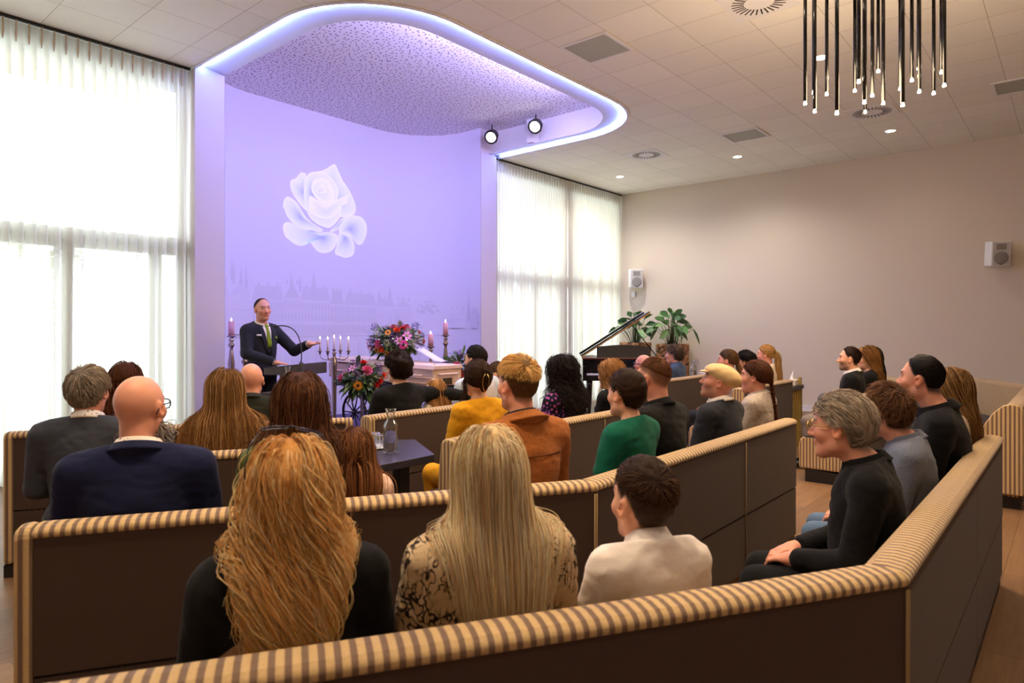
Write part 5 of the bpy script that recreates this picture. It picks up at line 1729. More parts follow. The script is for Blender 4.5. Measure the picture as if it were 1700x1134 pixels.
P('young dark haired man with moustache in black suit across the aisle', (7.80, 1.88), 1.345, 4, 14, sex='m', topmat=M_BLACKJ, collar_mat=M_WHITESH, collar_kw=dict(r=.066, h=.034, zoff=.004), hair=hair31, hl=HL_RECEDE, scalp=DKBROWN[0], stubble=.6, trousers=M_GREYTR, h=.006, skin='fair', extra=lambda i: headtube(i, [(0, 0, 0), (0, .001, 0)], .001, M_DARK, 'collar_stud') if False else None)
def hair32(H):
    H.shell(HL_LONG, .014, HONEY, dark=.55, back=.02)
    H.long(220, 8, HL_LONG, .46, (lin(150, 100, 52), lin(206, 152, 86), lin(112, 70, 36)), rad=.002, wave=.018, wfreq=3, coh=2, layers=.04, back=.12, steps=22, vol=.012, lenvar=.25)
P('woman with long wavy dark-blonde hair, face hidden by the young man in the black suit', (8.28, 1.82), 1.335, 8, 30, sex='f', topmat=M_BLACKJ, hair=hair32, ears=False, hl=HL_LONG, scalp=HONEY[0])
LOCS = (lin(44, 38, 34), lin(78, 68, 58), lin(28, 24, 22))
def hair33(H):
    H.shell(HL_LONG, .012, LOCS, dark=.6)
    H.long(150, 1, HL_LONG, .36, LOCS, rad=.0075, wave=.008, wfreq=4, layers=.036, back=.06, steps=20, vol=.014, lenvar=.35, spread=.002)
M_FLW = vcol('petal', rough=.6, sss=.1)
def x33(i):
    V = []; F = []; C = []
    hs, Hm, Hc = i['hs'], i['Hm'], i['Hc']
    for f in range(6):
        a0 = rng.random() * 6
        c = np3(-.05 + .022 * f, -.01 + .012 * math.sin(f * 2), .130 + .010 * math.cos(f * 3))
        for k in range(6):
            a = a0 + k * 1.047
            d = np3(math.cos(a), math.sin(a), .7); s_ = np3(-math.sin(a), math.cos(a), 0)
            b = len(V)
            for q in (c, c + d * .016 + s_ * .009, c + d * .032, c + d * .016 - s_ * .009):
                V.append(Hc + Hm @ q)
            F.append((b, b + 1, b + 2, b + 3))
            C += [lin(200, 70, 50), lin(236, 150, 120), lin(240, 190, 160), lin(236, 150, 120)]
    link_mesh('hair_flower', np_mesh('hair_flower', V, np.array(F), np.array(C)), M_FLW, i['root'])
P('person with dark dreadlocks and a pink flower in the hair, beige top', (8.98, 1.92), 1.310, 4, 40, sex='f', topmat=M_BEIGE, topname='blouse', hair=hair33, ears=False, hl=HL_LONG, scalp=BLACKH[0], skin='brown', extra=x33)
# ------------------------------------------------------------------ picture on the screen wall (wall coordinates: run along the wall, height)
ROSE = {'p1': [(6.304, 4.253), (6.369, 4.129), (6.455, 3.979), (6.499, 3.95), (6.609, 3.819), (6.676, 3.699), (6.721, 3.584), (6.687, 3.458), (6.433, 3.37), (6.157, 3.443), (6.033, 3.783), (5.951, 4.053), (6.033, 4.071), (6.115, 4.11), (6.22, 4.192)], 'p2': [(5.693, 4.006), (5.791, 3.972), (5.742, 3.841), (5.722, 3.593), (5.811, 3.396), (5.713, 3.435), (5.635, 3.511), (5.52, 3.649), (5.486, 3.78), (5.51, 3.845), (5.587, 3.87), (5.635, 3.935)], 'p4': [(5.379, 3.168), (5.501, 3.197), (5.722, 3.084), (5.951, 3.066), (6.157, 3.119), (6.347, 3.104), (6.358, 2.977), (6.262, 2.823), (6.115, 2.759), (5.982, 2.771), (5.871, 2.876), (5.831, 2.942), (5.781, 2.969), (5.742, 2.854), (5.664, 2.835), (5.568, 2.855), (5.444, 2.937), (5.416, 2.951), (5.37, 3.048)], 'p3': [(5.454, 3.584), (5.606, 3.524), (5.693, 3.398), (5.772, 3.286), (5.911, 3.206), (6.064, 3.153), (6.078, 3.114), (5.972, 3.081), (5.891, 3.116), (5.722, 3.084), (5.539, 3.17), (5.426, 3.276), (5.392, 3.391), (5.366, 3.39), (5.379, 3.491), (5.416, 3.556)], 'p6': [(6.358, 3.123), (6.455, 3.134), (6.631, 3.079), (6.687, 2.945), (6.676, 2.776), (6.499, 2.715), (6.433, 2.737), (6.272, 2.769), (6.347, 2.922)], 'p5': [(6.587, 3.449), (6.721, 3.444), (6.834, 3.44), (6.915, 3.356), (6.943, 3.245), (6.915, 3.109), (6.834, 2.978), (6.766, 2.958), (6.71, 2.985), (6.631, 3.079), (6.499, 3.12), (6.347, 3.122), (6.433, 3.315)], 'p7': [(5.791, 3.972), (5.851, 4.017), (5.911, 4.046), (6.115, 4.056), (6.241, 3.997), (6.326, 3.902), (6.379, 3.783), (6.326, 3.611), (6.433, 3.608), (6.412, 3.404), (6.326, 3.284), (6.188, 3.168), (6.033, 3.194), (5.911, 3.233), (5.801, 3.325), (5.722, 3.593), (5.732, 3.822)], 'p8': [(5.871, 3.704), (5.855, 3.789), (5.891, 3.901), (5.992, 3.963), (6.136, 3.979), (6.241, 3.888), (6.294, 3.752), (6.304, 3.663), (6.241, 3.581), (6.157, 3.533), (5.972, 3.595)], 'p11': [(5.941, 3.715), (5.947, 3.778), (6.033, 3.872), (6.136, 3.844), (6.14, 3.746), (6.033, 3.711)], 'p9': [(5.807, 3.676), (5.972, 3.595), (6.157, 3.524), (6.241, 3.599), (6.326, 3.657), (6.433, 3.704), (6.609, 3.81), (6.547, 3.726), (6.543, 3.624), (6.433, 3.599), (6.379, 3.473), (6.283, 3.369), (6.157, 3.32), (5.992, 3.323), (5.871, 3.369), (5.821, 3.389)], 'p10': [(6.178, 3.112), (6.326, 3.247), (6.433, 3.37), (6.576, 3.447), (6.433, 3.297), (6.369, 3.179), (6.262, 3.122)]}
ROSE_SH = {'p1': (6.241, 3.671), 'p2': (5.732, 3.682), 'p4': (6.074, 3.02), 'p3': (5.693, 3.276), 'p6': (6.499, 3.065), 'p5': (6.587, 3.204), 'p7': (5.871, 3.721), 'p8': (5.972, 3.737), 'p11': (5.992, 3.74), 'p9': (6.115, 3.419), 'p10': (6.369, 3.252)}
BLOCKS = [(4.481, 4.882, 1.997, 1.477, 2.207, 'gable', 3, 8), (4.882, 5.388, 1.977, 1.474, 2.194, 'hip', 3, 9), (5.388, 5.675, 2.018, 1.471, 2.255, 'gable', 3, 5), (5.675, 6.212, 1.991, 1.47, 2.21, 'hip', 3, 9), (6.212, 6.481, 1.946, 1.479, 2.173, 'hip', 3, 4), (6.481, 7.135, 1.941, 1.49, 2.146, 'hip', 3, 10), (7.135, 7.501, 1.931, 1.501, 2.093, 'hip', 3, 5), (7.501, 7.832, 1.926, 1.514, 2.063, 'gable', 3, 6), (8.47, 8.852, 1.736, 1.569, 1.889, 'gable', 1, 5), (8.997, 9.16, 1.814, 1.569, 1.863, 'hip', 2, 2)]
SPIRES = [(4.542, 2.366, 2.588, 0.041), (4.581, 2.324, 2.569, 0.029), (4.704, 2.264, 2.512, 0.026), (4.786, 2.246, 2.523, 0.026), (5.514, 2.238, 2.459, 0.029), (5.667, 2.246, 2.391, 0.035), (5.91, 2.197, 2.476, 0.07), (6.286, 2.151, 2.214, 0.023), (6.375, 2.155, 2.206, 0.023), (6.589, 2.164, 2.254, 0.023), (7.202, 2.055, 2.217, 0.064), (7.416, 2.061, 2.321, 0.058), (7.647, 2.039, 2.136, 0.023), (8.923, 1.815, 2.232, 0.058), (6.954, 2.073, 2.139, 0.017)]
TREE = [(8.097, 1.737), (8.097, 1.988)]; WATER_Z = 1.456

def wall_xyz(s, z, off):
    x1 = SX1 - SR
    x0 = SX0 + SR
    if s < x0:
        a = (x0 - s) / SR
        return (x0 - (SR - off) * math.sin(a), SCREEN - SR + (SR - off) * math.cos(a), z)
    if s <= x1: return (s, SCREEN - off, z)
    a = (s - x1) / SR
    return (x1 + (SR - off) * math.sin(a), SCREEN - SR + (SR - off) * math.cos(a), z)
M_PRINT = vcol('mural_print', rough=.75, spec=.3)
class Flat:
    def __init__(s): s.V = []; s.F = []; s.C = []
    def poly(s, pts, col, off):
        b = len(s.V)
        for p in pts: s.V.append(wall_xyz(p[0], p[1], off)); s.C.append(col)
        s.F.append(np.array([list(range(b, b + len(pts)))]))
    def rect(s, x0, x1, z0, z1, col, off): s.poly([(x0, z0), (x1, z0), (x1, z1), (x0, z1)], col, off)
BLOCKS = [(3.95, 4.22, 2.02, 1.478, 2.30, 'gable', 3, 5), (4.22, 4.481, 1.98, 1.478, 2.24, 'hip', 3, 5)] + BLOCKS
SPIRES = [(4.10, 2.30, 2.55, .035), (4.33, 2.26, 2.46, .025)] + SPIRES
fl = Flat()
WCOL = np.array(lin(226, 222, 240))
tone = lambda k: tuple(WCOL * k)
for i, (a, b, zt, zb, zr, kind, rows, cols) in enumerate(BLOCKS):
    n = max(1, int((b - a) / .25))
    for j in range(n):                      # short pieces so that the print follows the curved wall
        x0, x1 = a + (b - a) * j / n, a + (b - a) * (j + 1) / n
        fl.rect(x0, x1, zb, zt, tone(.945 + .012 * (i % 3)), .0020)
        if kind == 'hip':
            fl.poly([(x0 + (.05 if j == 0 else 0), zr), (x0, zt), (x1, zt), (x1 - (.05 if j == n - 1 else 0), zr)], tone(.90 + .015 * (i % 2)), .0024)
    if kind == 'gable': fl.poly([(a, zt), (b, zt), ((a + b) / 2, zr)], tone(.90), .0024)
    for r in range(rows + 1):
        z = zb + (zt - zb) * r / max(1, rows)
        for j in range(n):
            x0, x1 = a + (b - a) * j / n, a + (b - a) * (j + 1) / n
            fl.rect(x0, x1, z - .006, z + .004, tone(1.04 if r % 2 else .90), .0028)
    for r in range(rows):
        for c in range(cols):
            x = a + (b - a) * (c + .5) / cols; z = zb + (zt - zb) * (r + .5) / rows
            w = min(.014, (b - a) / cols * .25); h = (zt - zb) / rows * .30
            fl.rect(x - w, x + w, z - h, z + h, tone(.86), .0032)
            fl.rect(x - w * .2, x + w * .2, z - h, z + h, tone(1.0), .0036)
    for c in range(3):
        x = a + (b - a) * (.2 + .3 * c); fl.rect(x - .012, x + .012, zr - .02, zr + .05, tone(.89), .0030)
for (s, zb, zt, w) in SPIRES:
    fl.rect(s - w * .6, s + w * .6, zb - .12, zb, tone(.89), .0040)
    fl.poly([(s - w * .7, zb), (s + w * .7, zb), (s, zt)], tone(.90), .0042)
for k in range(90):                         # bare tree, quay line and streaky reflections in the water
    a = rng.uniform(.3, 2.85); r = rng.uniform(.08, .26)
    c = TREE[0]; x = c[0] + r * math.cos(a) * .8; z = c[1] + .05 + r * math.sin(a)
    fl.rect(x - .012, x + .012, z - .012, z + .012, tone(.88), .0040)
for j in range(18):
    x0 = 4.0 + j * .25
    fl.rect(x0, x0 + .25, WATER_Z - .03, WATER_Z - .012, tone(.88), .0040)
for k in range(120):
    x = rng.uniform(4.4, 8.3); z = WATER_Z - .06 - rng.random() * .15; h = rng.uniform(.25, .8); w = rng.uniform(.006, .03)
    fl.rect(x - w, x + w, max(STAGE + .02, z - h), z, tone(rng.choice([.955, .97, 1.02])), .0006 + k * 1.1e-5)
o = link_mesh('skyline_print', np_mesh('skyline_print', fl.V, fl.F, np.clip(np.array(fl.C), 0, 1), smooth=False), M_PRINT, bpy.data.objects['wall_screen'])
o['label'] = 'faint lavender city skyline printed along the foot of the wall'

def rose_picture():
    V = []; F = []; C = []
    LT, MID, DK = np.array(lin(250, 250, 255)), np.array(lin(226, 232, 252)), np.array(lin(172, 178, 236))
    for li, k in enumerate(['p1', 'p2', 'p4', 'p3', 'p6', 'p5', 'p7', 'p8', 'p11', 'p9', 'p10']):
        pts = np.array(ROSE[k]); c = np.array(ROSE_SH[k])
        # smooth the outline
        for _ in range(2):
            pts = np.stack([pts * .75 + np.roll(pts, -1, 0) * .25, pts * .25 + np.roll(pts, -1, 0) * .75], 1).reshape(-1, 2)
        n = len(pts); off = .004 + .0007 * li
        rings = [(1.0, LT), (.95, LT * .55 + MID * .45), (.6, MID), (.25, MID * .5 + DK * .5), (.02, DK)]
        if k in ('p9', 'p8', 'p11'): rings = [(1.0, LT), (.93, LT), (.6, LT * .5 + MID * .5), (.02, MID)]
        b0 = len(V)
        for f, col in rings:
            for p in pts:
                q = c + (p - c) * f
                V.append(wall_xyz(q[0], q[1], off)); C.append(col)
        for r in range(len(rings) - 1):
            for i in range(n):
                F.append((b0 + r * n + i, b0 + r * n + (i + 1) % n, b0 + (r + 1) * n + (i + 1) % n, b0 + (r + 1) * n + i))
    t = NT('projected_rose')
    a = t.n('ShaderNodeAttribute', attribute_name='Col')
    t.l(a.outputs['Color'], t.b.inputs['Base Color']); t.l(a.outputs['Color'], t.b.inputs['Emission Color'])
    t.b.inputs['Emission Strength'].default_value = .08
    o = link_mesh('rose_projection', np_mesh('rose_projection', V, np.array(F), np.clip(np.array(C), 0, 1), smooth=False), t.m)
    tag(o, 'large white rose projected on the lavender screen wall', 'projection')
rose_picture()

# ------------------------------------------------------------------ lectern, microphone, speaker
M_LECT = plain('dark_oak_laminate', lin(66, 58, 60), .45, noise=.25, nscale=14)
LF = Vector((.42, -.907, 0)); LA = math.atan2(-LF.x, LF.y)      # front of the lectern
lc = (3.99, 6.54)
t = empty('lectern', (*lc, STAGE), 'dark wooden lectern with sloping top in front of the standing speaker', 'lectern', LA)
m = MB()
bm = m.bm
zb, zf, tk = .925, 1.03, .105
q = [(-.25, -.24, zb - .02), (.25, -.24, zb - .02), (.25, .22, zb - .02), (-.25, .22, zb - .02), (-.25, -.24, zb + .055), (.25, -.24, zb + .055), (.25, .22, zf), (-.25, .22, zf)]
vs = [bm.verts.new(p) for p in q]
for f in ((0, 3, 2, 1), (4, 5, 6, 7), (0, 1, 5, 4), (1, 2, 6, 5), (2, 3, 7, 6), (3, 0, 4, 7)): bm.faces.new([vs[i] for i in f])
m.build('desk_top', M_LECT, t, bevel=.004)
m = MB(); m.box(-.17, .17, -.10, .14, .72, .905); m.build('neck', M_LECT, t)
m = MB(); m.box(-.22, .22, -.14, .18, .0, .80); m.build('pedestal', M_LECT, t, bevel=.004)
m = MB(); m.box(-.26, .26, -.17, .21, .0, .07); m.build('foot', M_LECT, t, bevel=.004)
t = empty('low_pedestal', (3.60, 6.14, STAGE), 'low dark block beside the lectern carrying a carafe and glasses', 'pedestal', LA)
m = MB(); m.box(-.17, .17, -.17, .17, 0, .76); m.build('block', M_LECT, t, bevel=.004)
carafe((3.63, 6.12, STAGE + .7605), 'water carafe on the low block in front of the lectern', .255)
for k, (dx, dy) in enumerate([(-.10, .0), (-.04, -.09), (-.13, -.08)]):
    tumbler((3.62 + dx + .04, 6.16 + dy, STAGE + .7605), 'upturned drinking glass on the low block next to the lectern carafe', 'glasses on the lectern block')
t = empty('gooseneck_microphone', (*lc, STAGE), 'black gooseneck microphone curving up from the lectern', 'microphone', LA)
m = MB(); pts = []
for k in range(15):
    f = k / 14
    pts.append((.16 - .06 * f - .05 * math.sin(f * 2.2), .16 - .05 * f - .34 * f ** 2.2, 1.035 + .40 * math.sin(f * 1.75)))
m.tube(pts, .006, 8); m.build('gooseneck', M_DARK, t)
m = MB(); m.ball(pts[-1], (.016, .024, .014), 2); m.build('microphone_head', M_DARK, t)
m = MB(); m.lathe([(0, 0), (.025, 0), (.025, .02), (.012, .035), (0, .035)], 16, (.16, .16, 1.01)); m.build('base', M_DARK, t)

def standing_joints():
    J = dict(u=1.0, g=1.02)
    J['pelvis'] = np3(0, 0, .93); J['belly'] = np3(0, .01, 1.10); J['chest'] = np3(0, .0, 1.255); J['neck0'] = np3(0, -.012, 1.435); J['head'] = np3(0, .02, 1.612)
    for s, n in ((-1, 'l'), (1, 'r')):
        J['sh' + n] = np3(s * .185, -.01, 1.375); J['hip' + n] = np3(s * .085, 0, .90); J['kn' + n] = np3(s * .10, .03, .49); J['an' + n] = np3(s * .105, 0, .09); J['toe' + n] = np3(s * .13, .16, .035)
    J['elr'] = np3(.245, .08, 1.13); J['wrr'] = np3(.10, .37, 1.035); J['hfr'] = np3(-.25, 1, -.05); J['hnr'] = np3(0, 0, -1)
    J['ell'] = np3(-.29, .20, 1.15); J['wrl'] = np3(-.20, .56, 1.235); J['hfl'] = np3(-.05, 1, -.02); J['hnl'] = np3(.15, 0, 1)
    J['curlr'] = .15; J['curll'] = .2
    return J
M_TIE = fabric('green_tie', lin(128, 150, 40), weave=120, var=.3, fold=0)
def speaker_bits(i):
    gp, r = i['gp'], i['root']
    zt = i['J']['neck0'][2] - .02
    strip(r, 'shirt_front', gp, [(zt + .012, -.058, .058), (zt - .04, -.048, .048), (zt - .12, -.034, .034), (zt - .20, -.020, .020), (zt - .27, -.004, .004)], M_WHITESH, off=.006)
    strip(r, 'waistcoat', gp, [(zt - .15, -.040, .040), (zt - .21, -.034, .034), (zt - .28, -.020, .020), (zt - .34, -.006, .006)], M_SUIT, off=.008)
    strip(r, 'tie', gp, [(zt + .035, -.016, .016), (zt + .012, -.020, .020), (zt - .03, -.013, .013), (zt - .05, -.018, .018), (zt - .16, -.028, .028), (zt - .22, -.026, .026)], M_TIE, off=.014, nx=4)
    for s in (-1, 1):
        strip(r, 'lapel', gp, [(zt + .015, s * .052, s * .080), (zt - .04, s * .046, s * .098), (zt - .10, s * .036, s * .104), (zt - .12, s * .034, s * .082), (zt - .22, s * .018, s * .054), (zt - .30, s * .0, s * .024)], M_SUIT, off=.010, thick=.005)
    strip(r, 'pocket_square', gp, [(zt - .095, -.120, -.108), (zt - .115, -.134, -.100), (zt - .125, -.134, -.100)], M_TIE, off=.012, nx=4)
    strip(r, 'name_badge', gp, [(zt - .075, .085, .135), (zt - .093, .085, .135)], M_WHITE, off=.014, nx=4)
    hb = i['J']
    m = MB(); a, b = hb['wrl'], hb['ell']; d = (a - b) / np.linalg.norm(a - b)
    m.tube([a - d * .035, a - d * .005], [.040, .040], 12); m.build('shirt_cuff', M_WHITESH, r)
    a, b = hb['wrr'], hb['elr']; d = (a - b) / np.linalg.norm(a - b)
    m = MB(); m.tube([a - d * .035, a - d * .005], [.040, .040], 12); m.build('shirt_cuff', M_WHITESH, r)
def hairS(H):
    hl = np.array([.122, .118, .098, .062, .040, .012, -.05, -.07])
    H.shell(hl, .003, (lin(62, 46, 40),), dark=.7)
    H.short(2200, hl, .025, .004, (lin(56, 42, 36), lin(88, 68, 58)), rad=.0014, wild=.15, base=.001)
person('man in dark suit with green tie standing at the lectern, one palm held out', (3.80, 6.93), 0, 188, 176, sex='m', J=standing_joints(), topmat=M_SUIT, topname='jacket', trousers=M_SUIT, hair=hairS,
       hl=np.array([.122, .118, .098, .062, .040, .012, -.05, -.07]), scalp=BLACKH[0], stubble=.15, skin='pink', h=.006, hc=.010, collar_mat=M_WHITESH, collar_kw=dict(r=.060, h=.030, zoff=.002, gap=.22), extra=speaker_bits, zstage=STAGE, fold=.004, grow=.018, seed=11, pitch=-.04, roll=.05)

# ------------------------------------------------------------------ candle stands and candelabra
M_CHROME = plain('polished_pewter', lin(176, 160, 158), .22, metal=1.0)
M_PINKW = plain('pink_wax', lin(226, 172, 184), .5)
M_PINKW.node_tree.nodes['Principled BSDF'].inputs['Subsurface Weight'].default_value = .3
M_IVORY = plain('ivory_wax', lin(240, 214, 200), .5)
M_FLAME = glow('candle_flame', (1.0, .78, .42), 14.0)
def flame(parent, p, s=1.0):
    m = MB(); m.lathe([(0, 0), (.0055 * s, .008 * s), (.0065 * s, .016 * s), (.0035 * s, .030 * s), (0, .044 * s)], 10, p)
    m.build('flame', M_FLAME, parent)
def pillar_stand(x, y, top, ch, label, cr=.038):
    zb = top - ch
    t = empty('candle_stand', (x, y, STAGE), label, 'candle holder', group=None)
    h = zb - STAGE
    p = [(0, 0), (.13, 0), (.13, .012), (.06, .03), (.03, .06), (.024, .10), (.040, .14), (.024, .18), (.020, .22)]
    p += [(.022, h * .35), (.040, h * .62), (.046, h * .70), (.024, h - .20), (.020, h - .17), (.040, h - .135), (.042, h - .12), (.020, h - .09), (.034, h - .06), (.030, h - .045), (.018, h - .03), (.062, h - .008), (.066, h), (0, h)]
    m = MB(); m.lathe(p, 24); m.build('stand', M_CHROME, t)
    m = MB(); m.lathe([(0, h), (cr, h), (cr, h + ch - .004), (cr - .004, h + ch), (.008, h + ch - .004), (0, h + ch - .004)], 24); c = m.build('pillar_candle', M_PINKW, t)
    flame(c, (0, 0, h + ch))
pillar_stand(4.07, 7.85, 1.47, .20, 'silver stand with fat pink candle just left of the standing speaker')
pillar_stand(4.33, 8.72, 1.655, .20, 'silver stand with pink candle partly hidden by the left pillar edge')
pillar_stand(6.94, 7.27, 1.645, .19, 'tallest silver stand with pink candle, rightmost beside the coffin')
pillar_stand(6.62, 7.25, 1.475, .185, 'shorter silver stand with pink candle right of the big flower arrangement')
pillar_stand(6.60, 7.95, 1.565, .185, 'silver stand with pink candle behind the shorter one, right of the flowers')
def candelabrum(x, y, top, label, rot=0.0):
    t = empty('candelabrum', (x, y, STAGE), label, 'candelabrum', rot)
    h = top - .20 - STAGE
    m = MB(); m.lathe([(0, 0), (.14, 0), (.14, .012), (.05, .04), (.030, .08), (.026, .10), (.036, h * .78), (.046, h * .86), (.022, h * .90), (.020, h * .93), (.034, h * .95), (.014, h * .97), (.014, h - .03), (.030, h - .008), (.030, h), (0, h)], 20)
    m.build('stem', M_CHROME, t)
    tips = [(0, 0, h)]
    for k in range(4):
        a = math.pi / 2 * k + .35
        c, s = math.cos(a), math.sin(a)
        zz = h - .055
        pts = [(.016 * c, .016 * s, h * .90), (.07 * c, .07 * s, h * .875), (.14 * c, .14 * s, h * .87), (.195 * c, .195 * s, h * .90), (.205 * c, .205 * s, zz)]
        m = MB(); m.tube(pts, .006, 8); m.lathe([(0, 0), (.012, 0), (.014, .02), (.030, .05), (.030, .055), (0, .055)], 14, (.205 * c, .205 * s, zz - .02)); m.build('arm', M_CHROME, t)
        tips.append((.205 * c, .205 * s, zz + .035))
    for p in tips:
        m = MB(); m.lathe([(0, 0), (.011, 0), (.010, .155), (.003, .158), (0, .158)], 12, p); c = m.build('taper_candle', M_IVORY, t)
        flame(c, (p[0], p[1], p[2] + .156), .9)
candelabrum(5.25, 7.68, 1.475, 'five-armed silver candelabrum with thin lit candles left of the coffin', .2)
candelabrum(6.32, 7.75, 1.42, 'five-armed silver candelabrum mostly hidden behind the big flower arrangement', .5)

# ------------------------------------------------------------------ coffin on its carriage
def pine():
    t = NT('pale_pine')
    o = t.obj()
    mp = t.n('ShaderNodeMapping'); mp.inputs['Scale'].default_value = (14, 1.2, 14); t.l(o, mp.inputs['Vector'])
    n = t.n('ShaderNodeTexNoise', Scale=2.0, Detail=5.0); t.l(mp.outputs[0], n.inputs['Vector'])
    r = t.ramp([(.3, lin(222, 186, 160)), (.7, lin(240, 214, 190))]); t.l(n.outputs['Fac'], r.inputs['Fac'])
    v = t.n('ShaderNodeTexVoronoi', Scale=3.3); t.l(o, v.inputs['Vector'])
    r2 = t.ramp([(.05, (.35, .22, .14)), (.09, (1, 1, 1))]); t.l(v.outputs['Distance'], r2.inputs['Fac'])
    mx = t.n('ShaderNodeMixRGB', blend_type='MULTIPLY'); mx.inputs['Fac'].default_value = .8
    t.l(r.outputs[0], mx.inputs['Color1']); t.l(r2.outputs[0], mx.inputs['Color2']); t.l(mx.outputs[0], t.b.inputs['Base Color'])
    t.b.inputs['Roughness'].default_value = .5
    return t.m
M_PINE = pine()
CX, CY = 5.76, 6.0                           # middle of the foot end
t = empty('coffin', (CX, CY, STAGE), 'pale pine coffin with wooden handles, foot end towards the benches', 'coffin')
def taper(name, y0, y1, w0, w1, z0, z1, rise, mat, parent, flare=0.0):
    m = MB(); bm = m.bm
    v = []
    for y, w, r in ((y0, w0, 0), (y1, w1, rise)):
        v += [bm.verts.new(p) for p in ((-w / 2, y, z0 + r), (w / 2, y, z0 + r), (w / 2 + flare, y, z1 + r), (-w / 2 - flare, y, z1 + r))]
    for f in ((0, 1, 2, 3), (7, 6, 5, 4), (0, 4, 5, 1), (1, 5, 6, 2), (2, 6, 7, 3), (3, 7, 4, 0)): bm.faces.new([v[i] for i in f])
    return m.build(name, mat, parent, bevel=.006)
cz = .69
taper('coffin_body', 0, 2.1, .46, .60, cz, cz + .205, .03, M_PINE, t, .02)
taper('coffin_lid', -.025, 2.125, .53, .67, cz + .206, cz + .255, .05, M_PINE, t, -.03)
for zz in (.03, .10):
    for s in (-1, 1):
        m = MB(); m.tube([(s * (.238 + .02 * zz), .0, cz + zz), (s * (.308 + .02 * zz), 2.1, cz + zz + .03)], .008, 6); m.build('moulding', M_PINE, t)
for y in (.35, 1.05, 1.75):
    for s in (-1, 1):
        xx = .245 + .07 * y / 2.1
        m = MB(); m.tube([(s * (xx), y - .17, cz + .13), (s * (xx + .035), y - .15, cz + .13), (s * (xx + .035), y + .15, cz + .13), (s * xx, y + .17, cz + .13)], .014, 8); m.build('handle', M_PINE, t)
m = MB(); m.tube([(-.16, .0, cz + .145), (-.15, -.03, cz + .145), (.15, -.03, cz + .145), (.16, 0, cz + .145)], .014, 8); m.build('handle', M_PINE, t)
m = MB(); m.box(-.075, .075, -.012, .0, cz + .012, cz + .095); m.build('lock_plate', plain('old_brass', lin(120, 106, 84), .35, metal=.9), t)
for x in (-.12, .12):
    for y in (.1, 2.0):
        m = MB(); m.lathe([(0, 0), (.014, 0), (.012, .012), (0, .018)], 12, (x, y, cz + .255 + .05 * y / 2.1)); m.build('lid_screw', M_PINE, t)
t = empty('bier_carriage', (CX, CY, STAGE), 'black spoked-wheel carriage under the pine coffin', 'bier')
M_BLK = plain('black_enamel', lin(24, 22, 26), .35)
m = MB(); m.box(-.26, .26, .05, 2.05, .60, .66); m.box(-.24, .24, .1, 2.0, .66, .685); m.build('platform', M_BLK, t, bevel=.005)
for y in (.35, 1.42):
    m = MB(); m.tube([(-.40, y, .27), (.40, y, .27)], .016, 8); m.build('axle', M_BLK, t)
    for s in (-1, 1):
        m = MB(); m.tube([(s * .2, y - .15, .61), (s * .22, y, .30), (s * .2, y + .15, .61)], .012, 6); m.build('spring', M_BLK, t)
        m = MB()
        m.tube([(s * .37, y + .25 * math.cos(a), .27 + .25 * math.sin(a)) for a in np.linspace(0, 2 * math.pi, 36, endpoint=False)], .018, 8, True)
        for k in range(10):
            a = k * math.pi / 5
            m.tube([(s * .37, y, .27), (s * .37, y + .24 * math.cos(a), .27 + .24 * math.sin(a))], [.012, .007], 6)
        m.ball((s * .37, y, .27), (.035, .035, .035), 2)
        m.build('wheel', M_BLK, t)

# ------------------------------------------------------------------ flowers
def frame_of(n):
    n = np.array(n, float); n /= np.linalg.norm(n)
    a = np.cross(n, (0.1, .2, 1)); a /= np.linalg.norm(a)
    return a, np.cross(n, a), n
def daisy(V, F, C, c, n, r, npet, col, col2, disc, wid=.32, cup=.25, rows=1):
    a, b, n = frame_of(n)
    for row in range(rows):
        for k in range(npet):
            th = 2 * math.pi * (k + .5 * row) / npet + rng.normal() * .05
            d = a * math.cos(th) + b * math.sin(th); s = -a * math.sin(th) + b * math.cos(th)
            rr = r * (1 - .22 * row) * rng.uniform(.92, 1.05)
            i0 = len(V)
            w = rr * wid * (8.0 / npet + .25)
            for p, cc in ((c + n * .004 * (1 + row), col2), (c + d * rr * .55 + s * w * .5 + n * rr * cup * .6, col), (c + d * rr + n * rr * (cup * .4 + .1 * row), col), (c + d * rr * .55 - s * w * .5 + n * rr * cup * .6, col)):
                V.append(p); C.append(np.array(cc) * rng.uniform(.88, 1.08))
            F.append((i0, i0 + 1, i0 + 2, i0 + 3))
    # centre
    i0 = len(V); m = 10; rd = r * .30
    for zz, rr in ((.0, 1), (.35, .8), (.5, .35)):
        for k in range(m):
            th = 2 * math.pi * k / m
            V.append(c + (a * math.cos(th) + b * math.sin(th)) * rd * rr + n * (rd * zz + .006)); C.append(np.array(disc) * rng.uniform(.7, 1.2))
    for q in range(2):
        for k in range(m): F.append((i0 + q * m + k, i0 + q * m + (k + 1) % m, i0 + (q + 1) * m + (k + 1) % m, i0 + (q + 1) * m + k))
    F.append((i0 + 2 * m, i0 + 2 * m + 3, i0 + 2 * m + 6, i0 + 2 * m + 8))
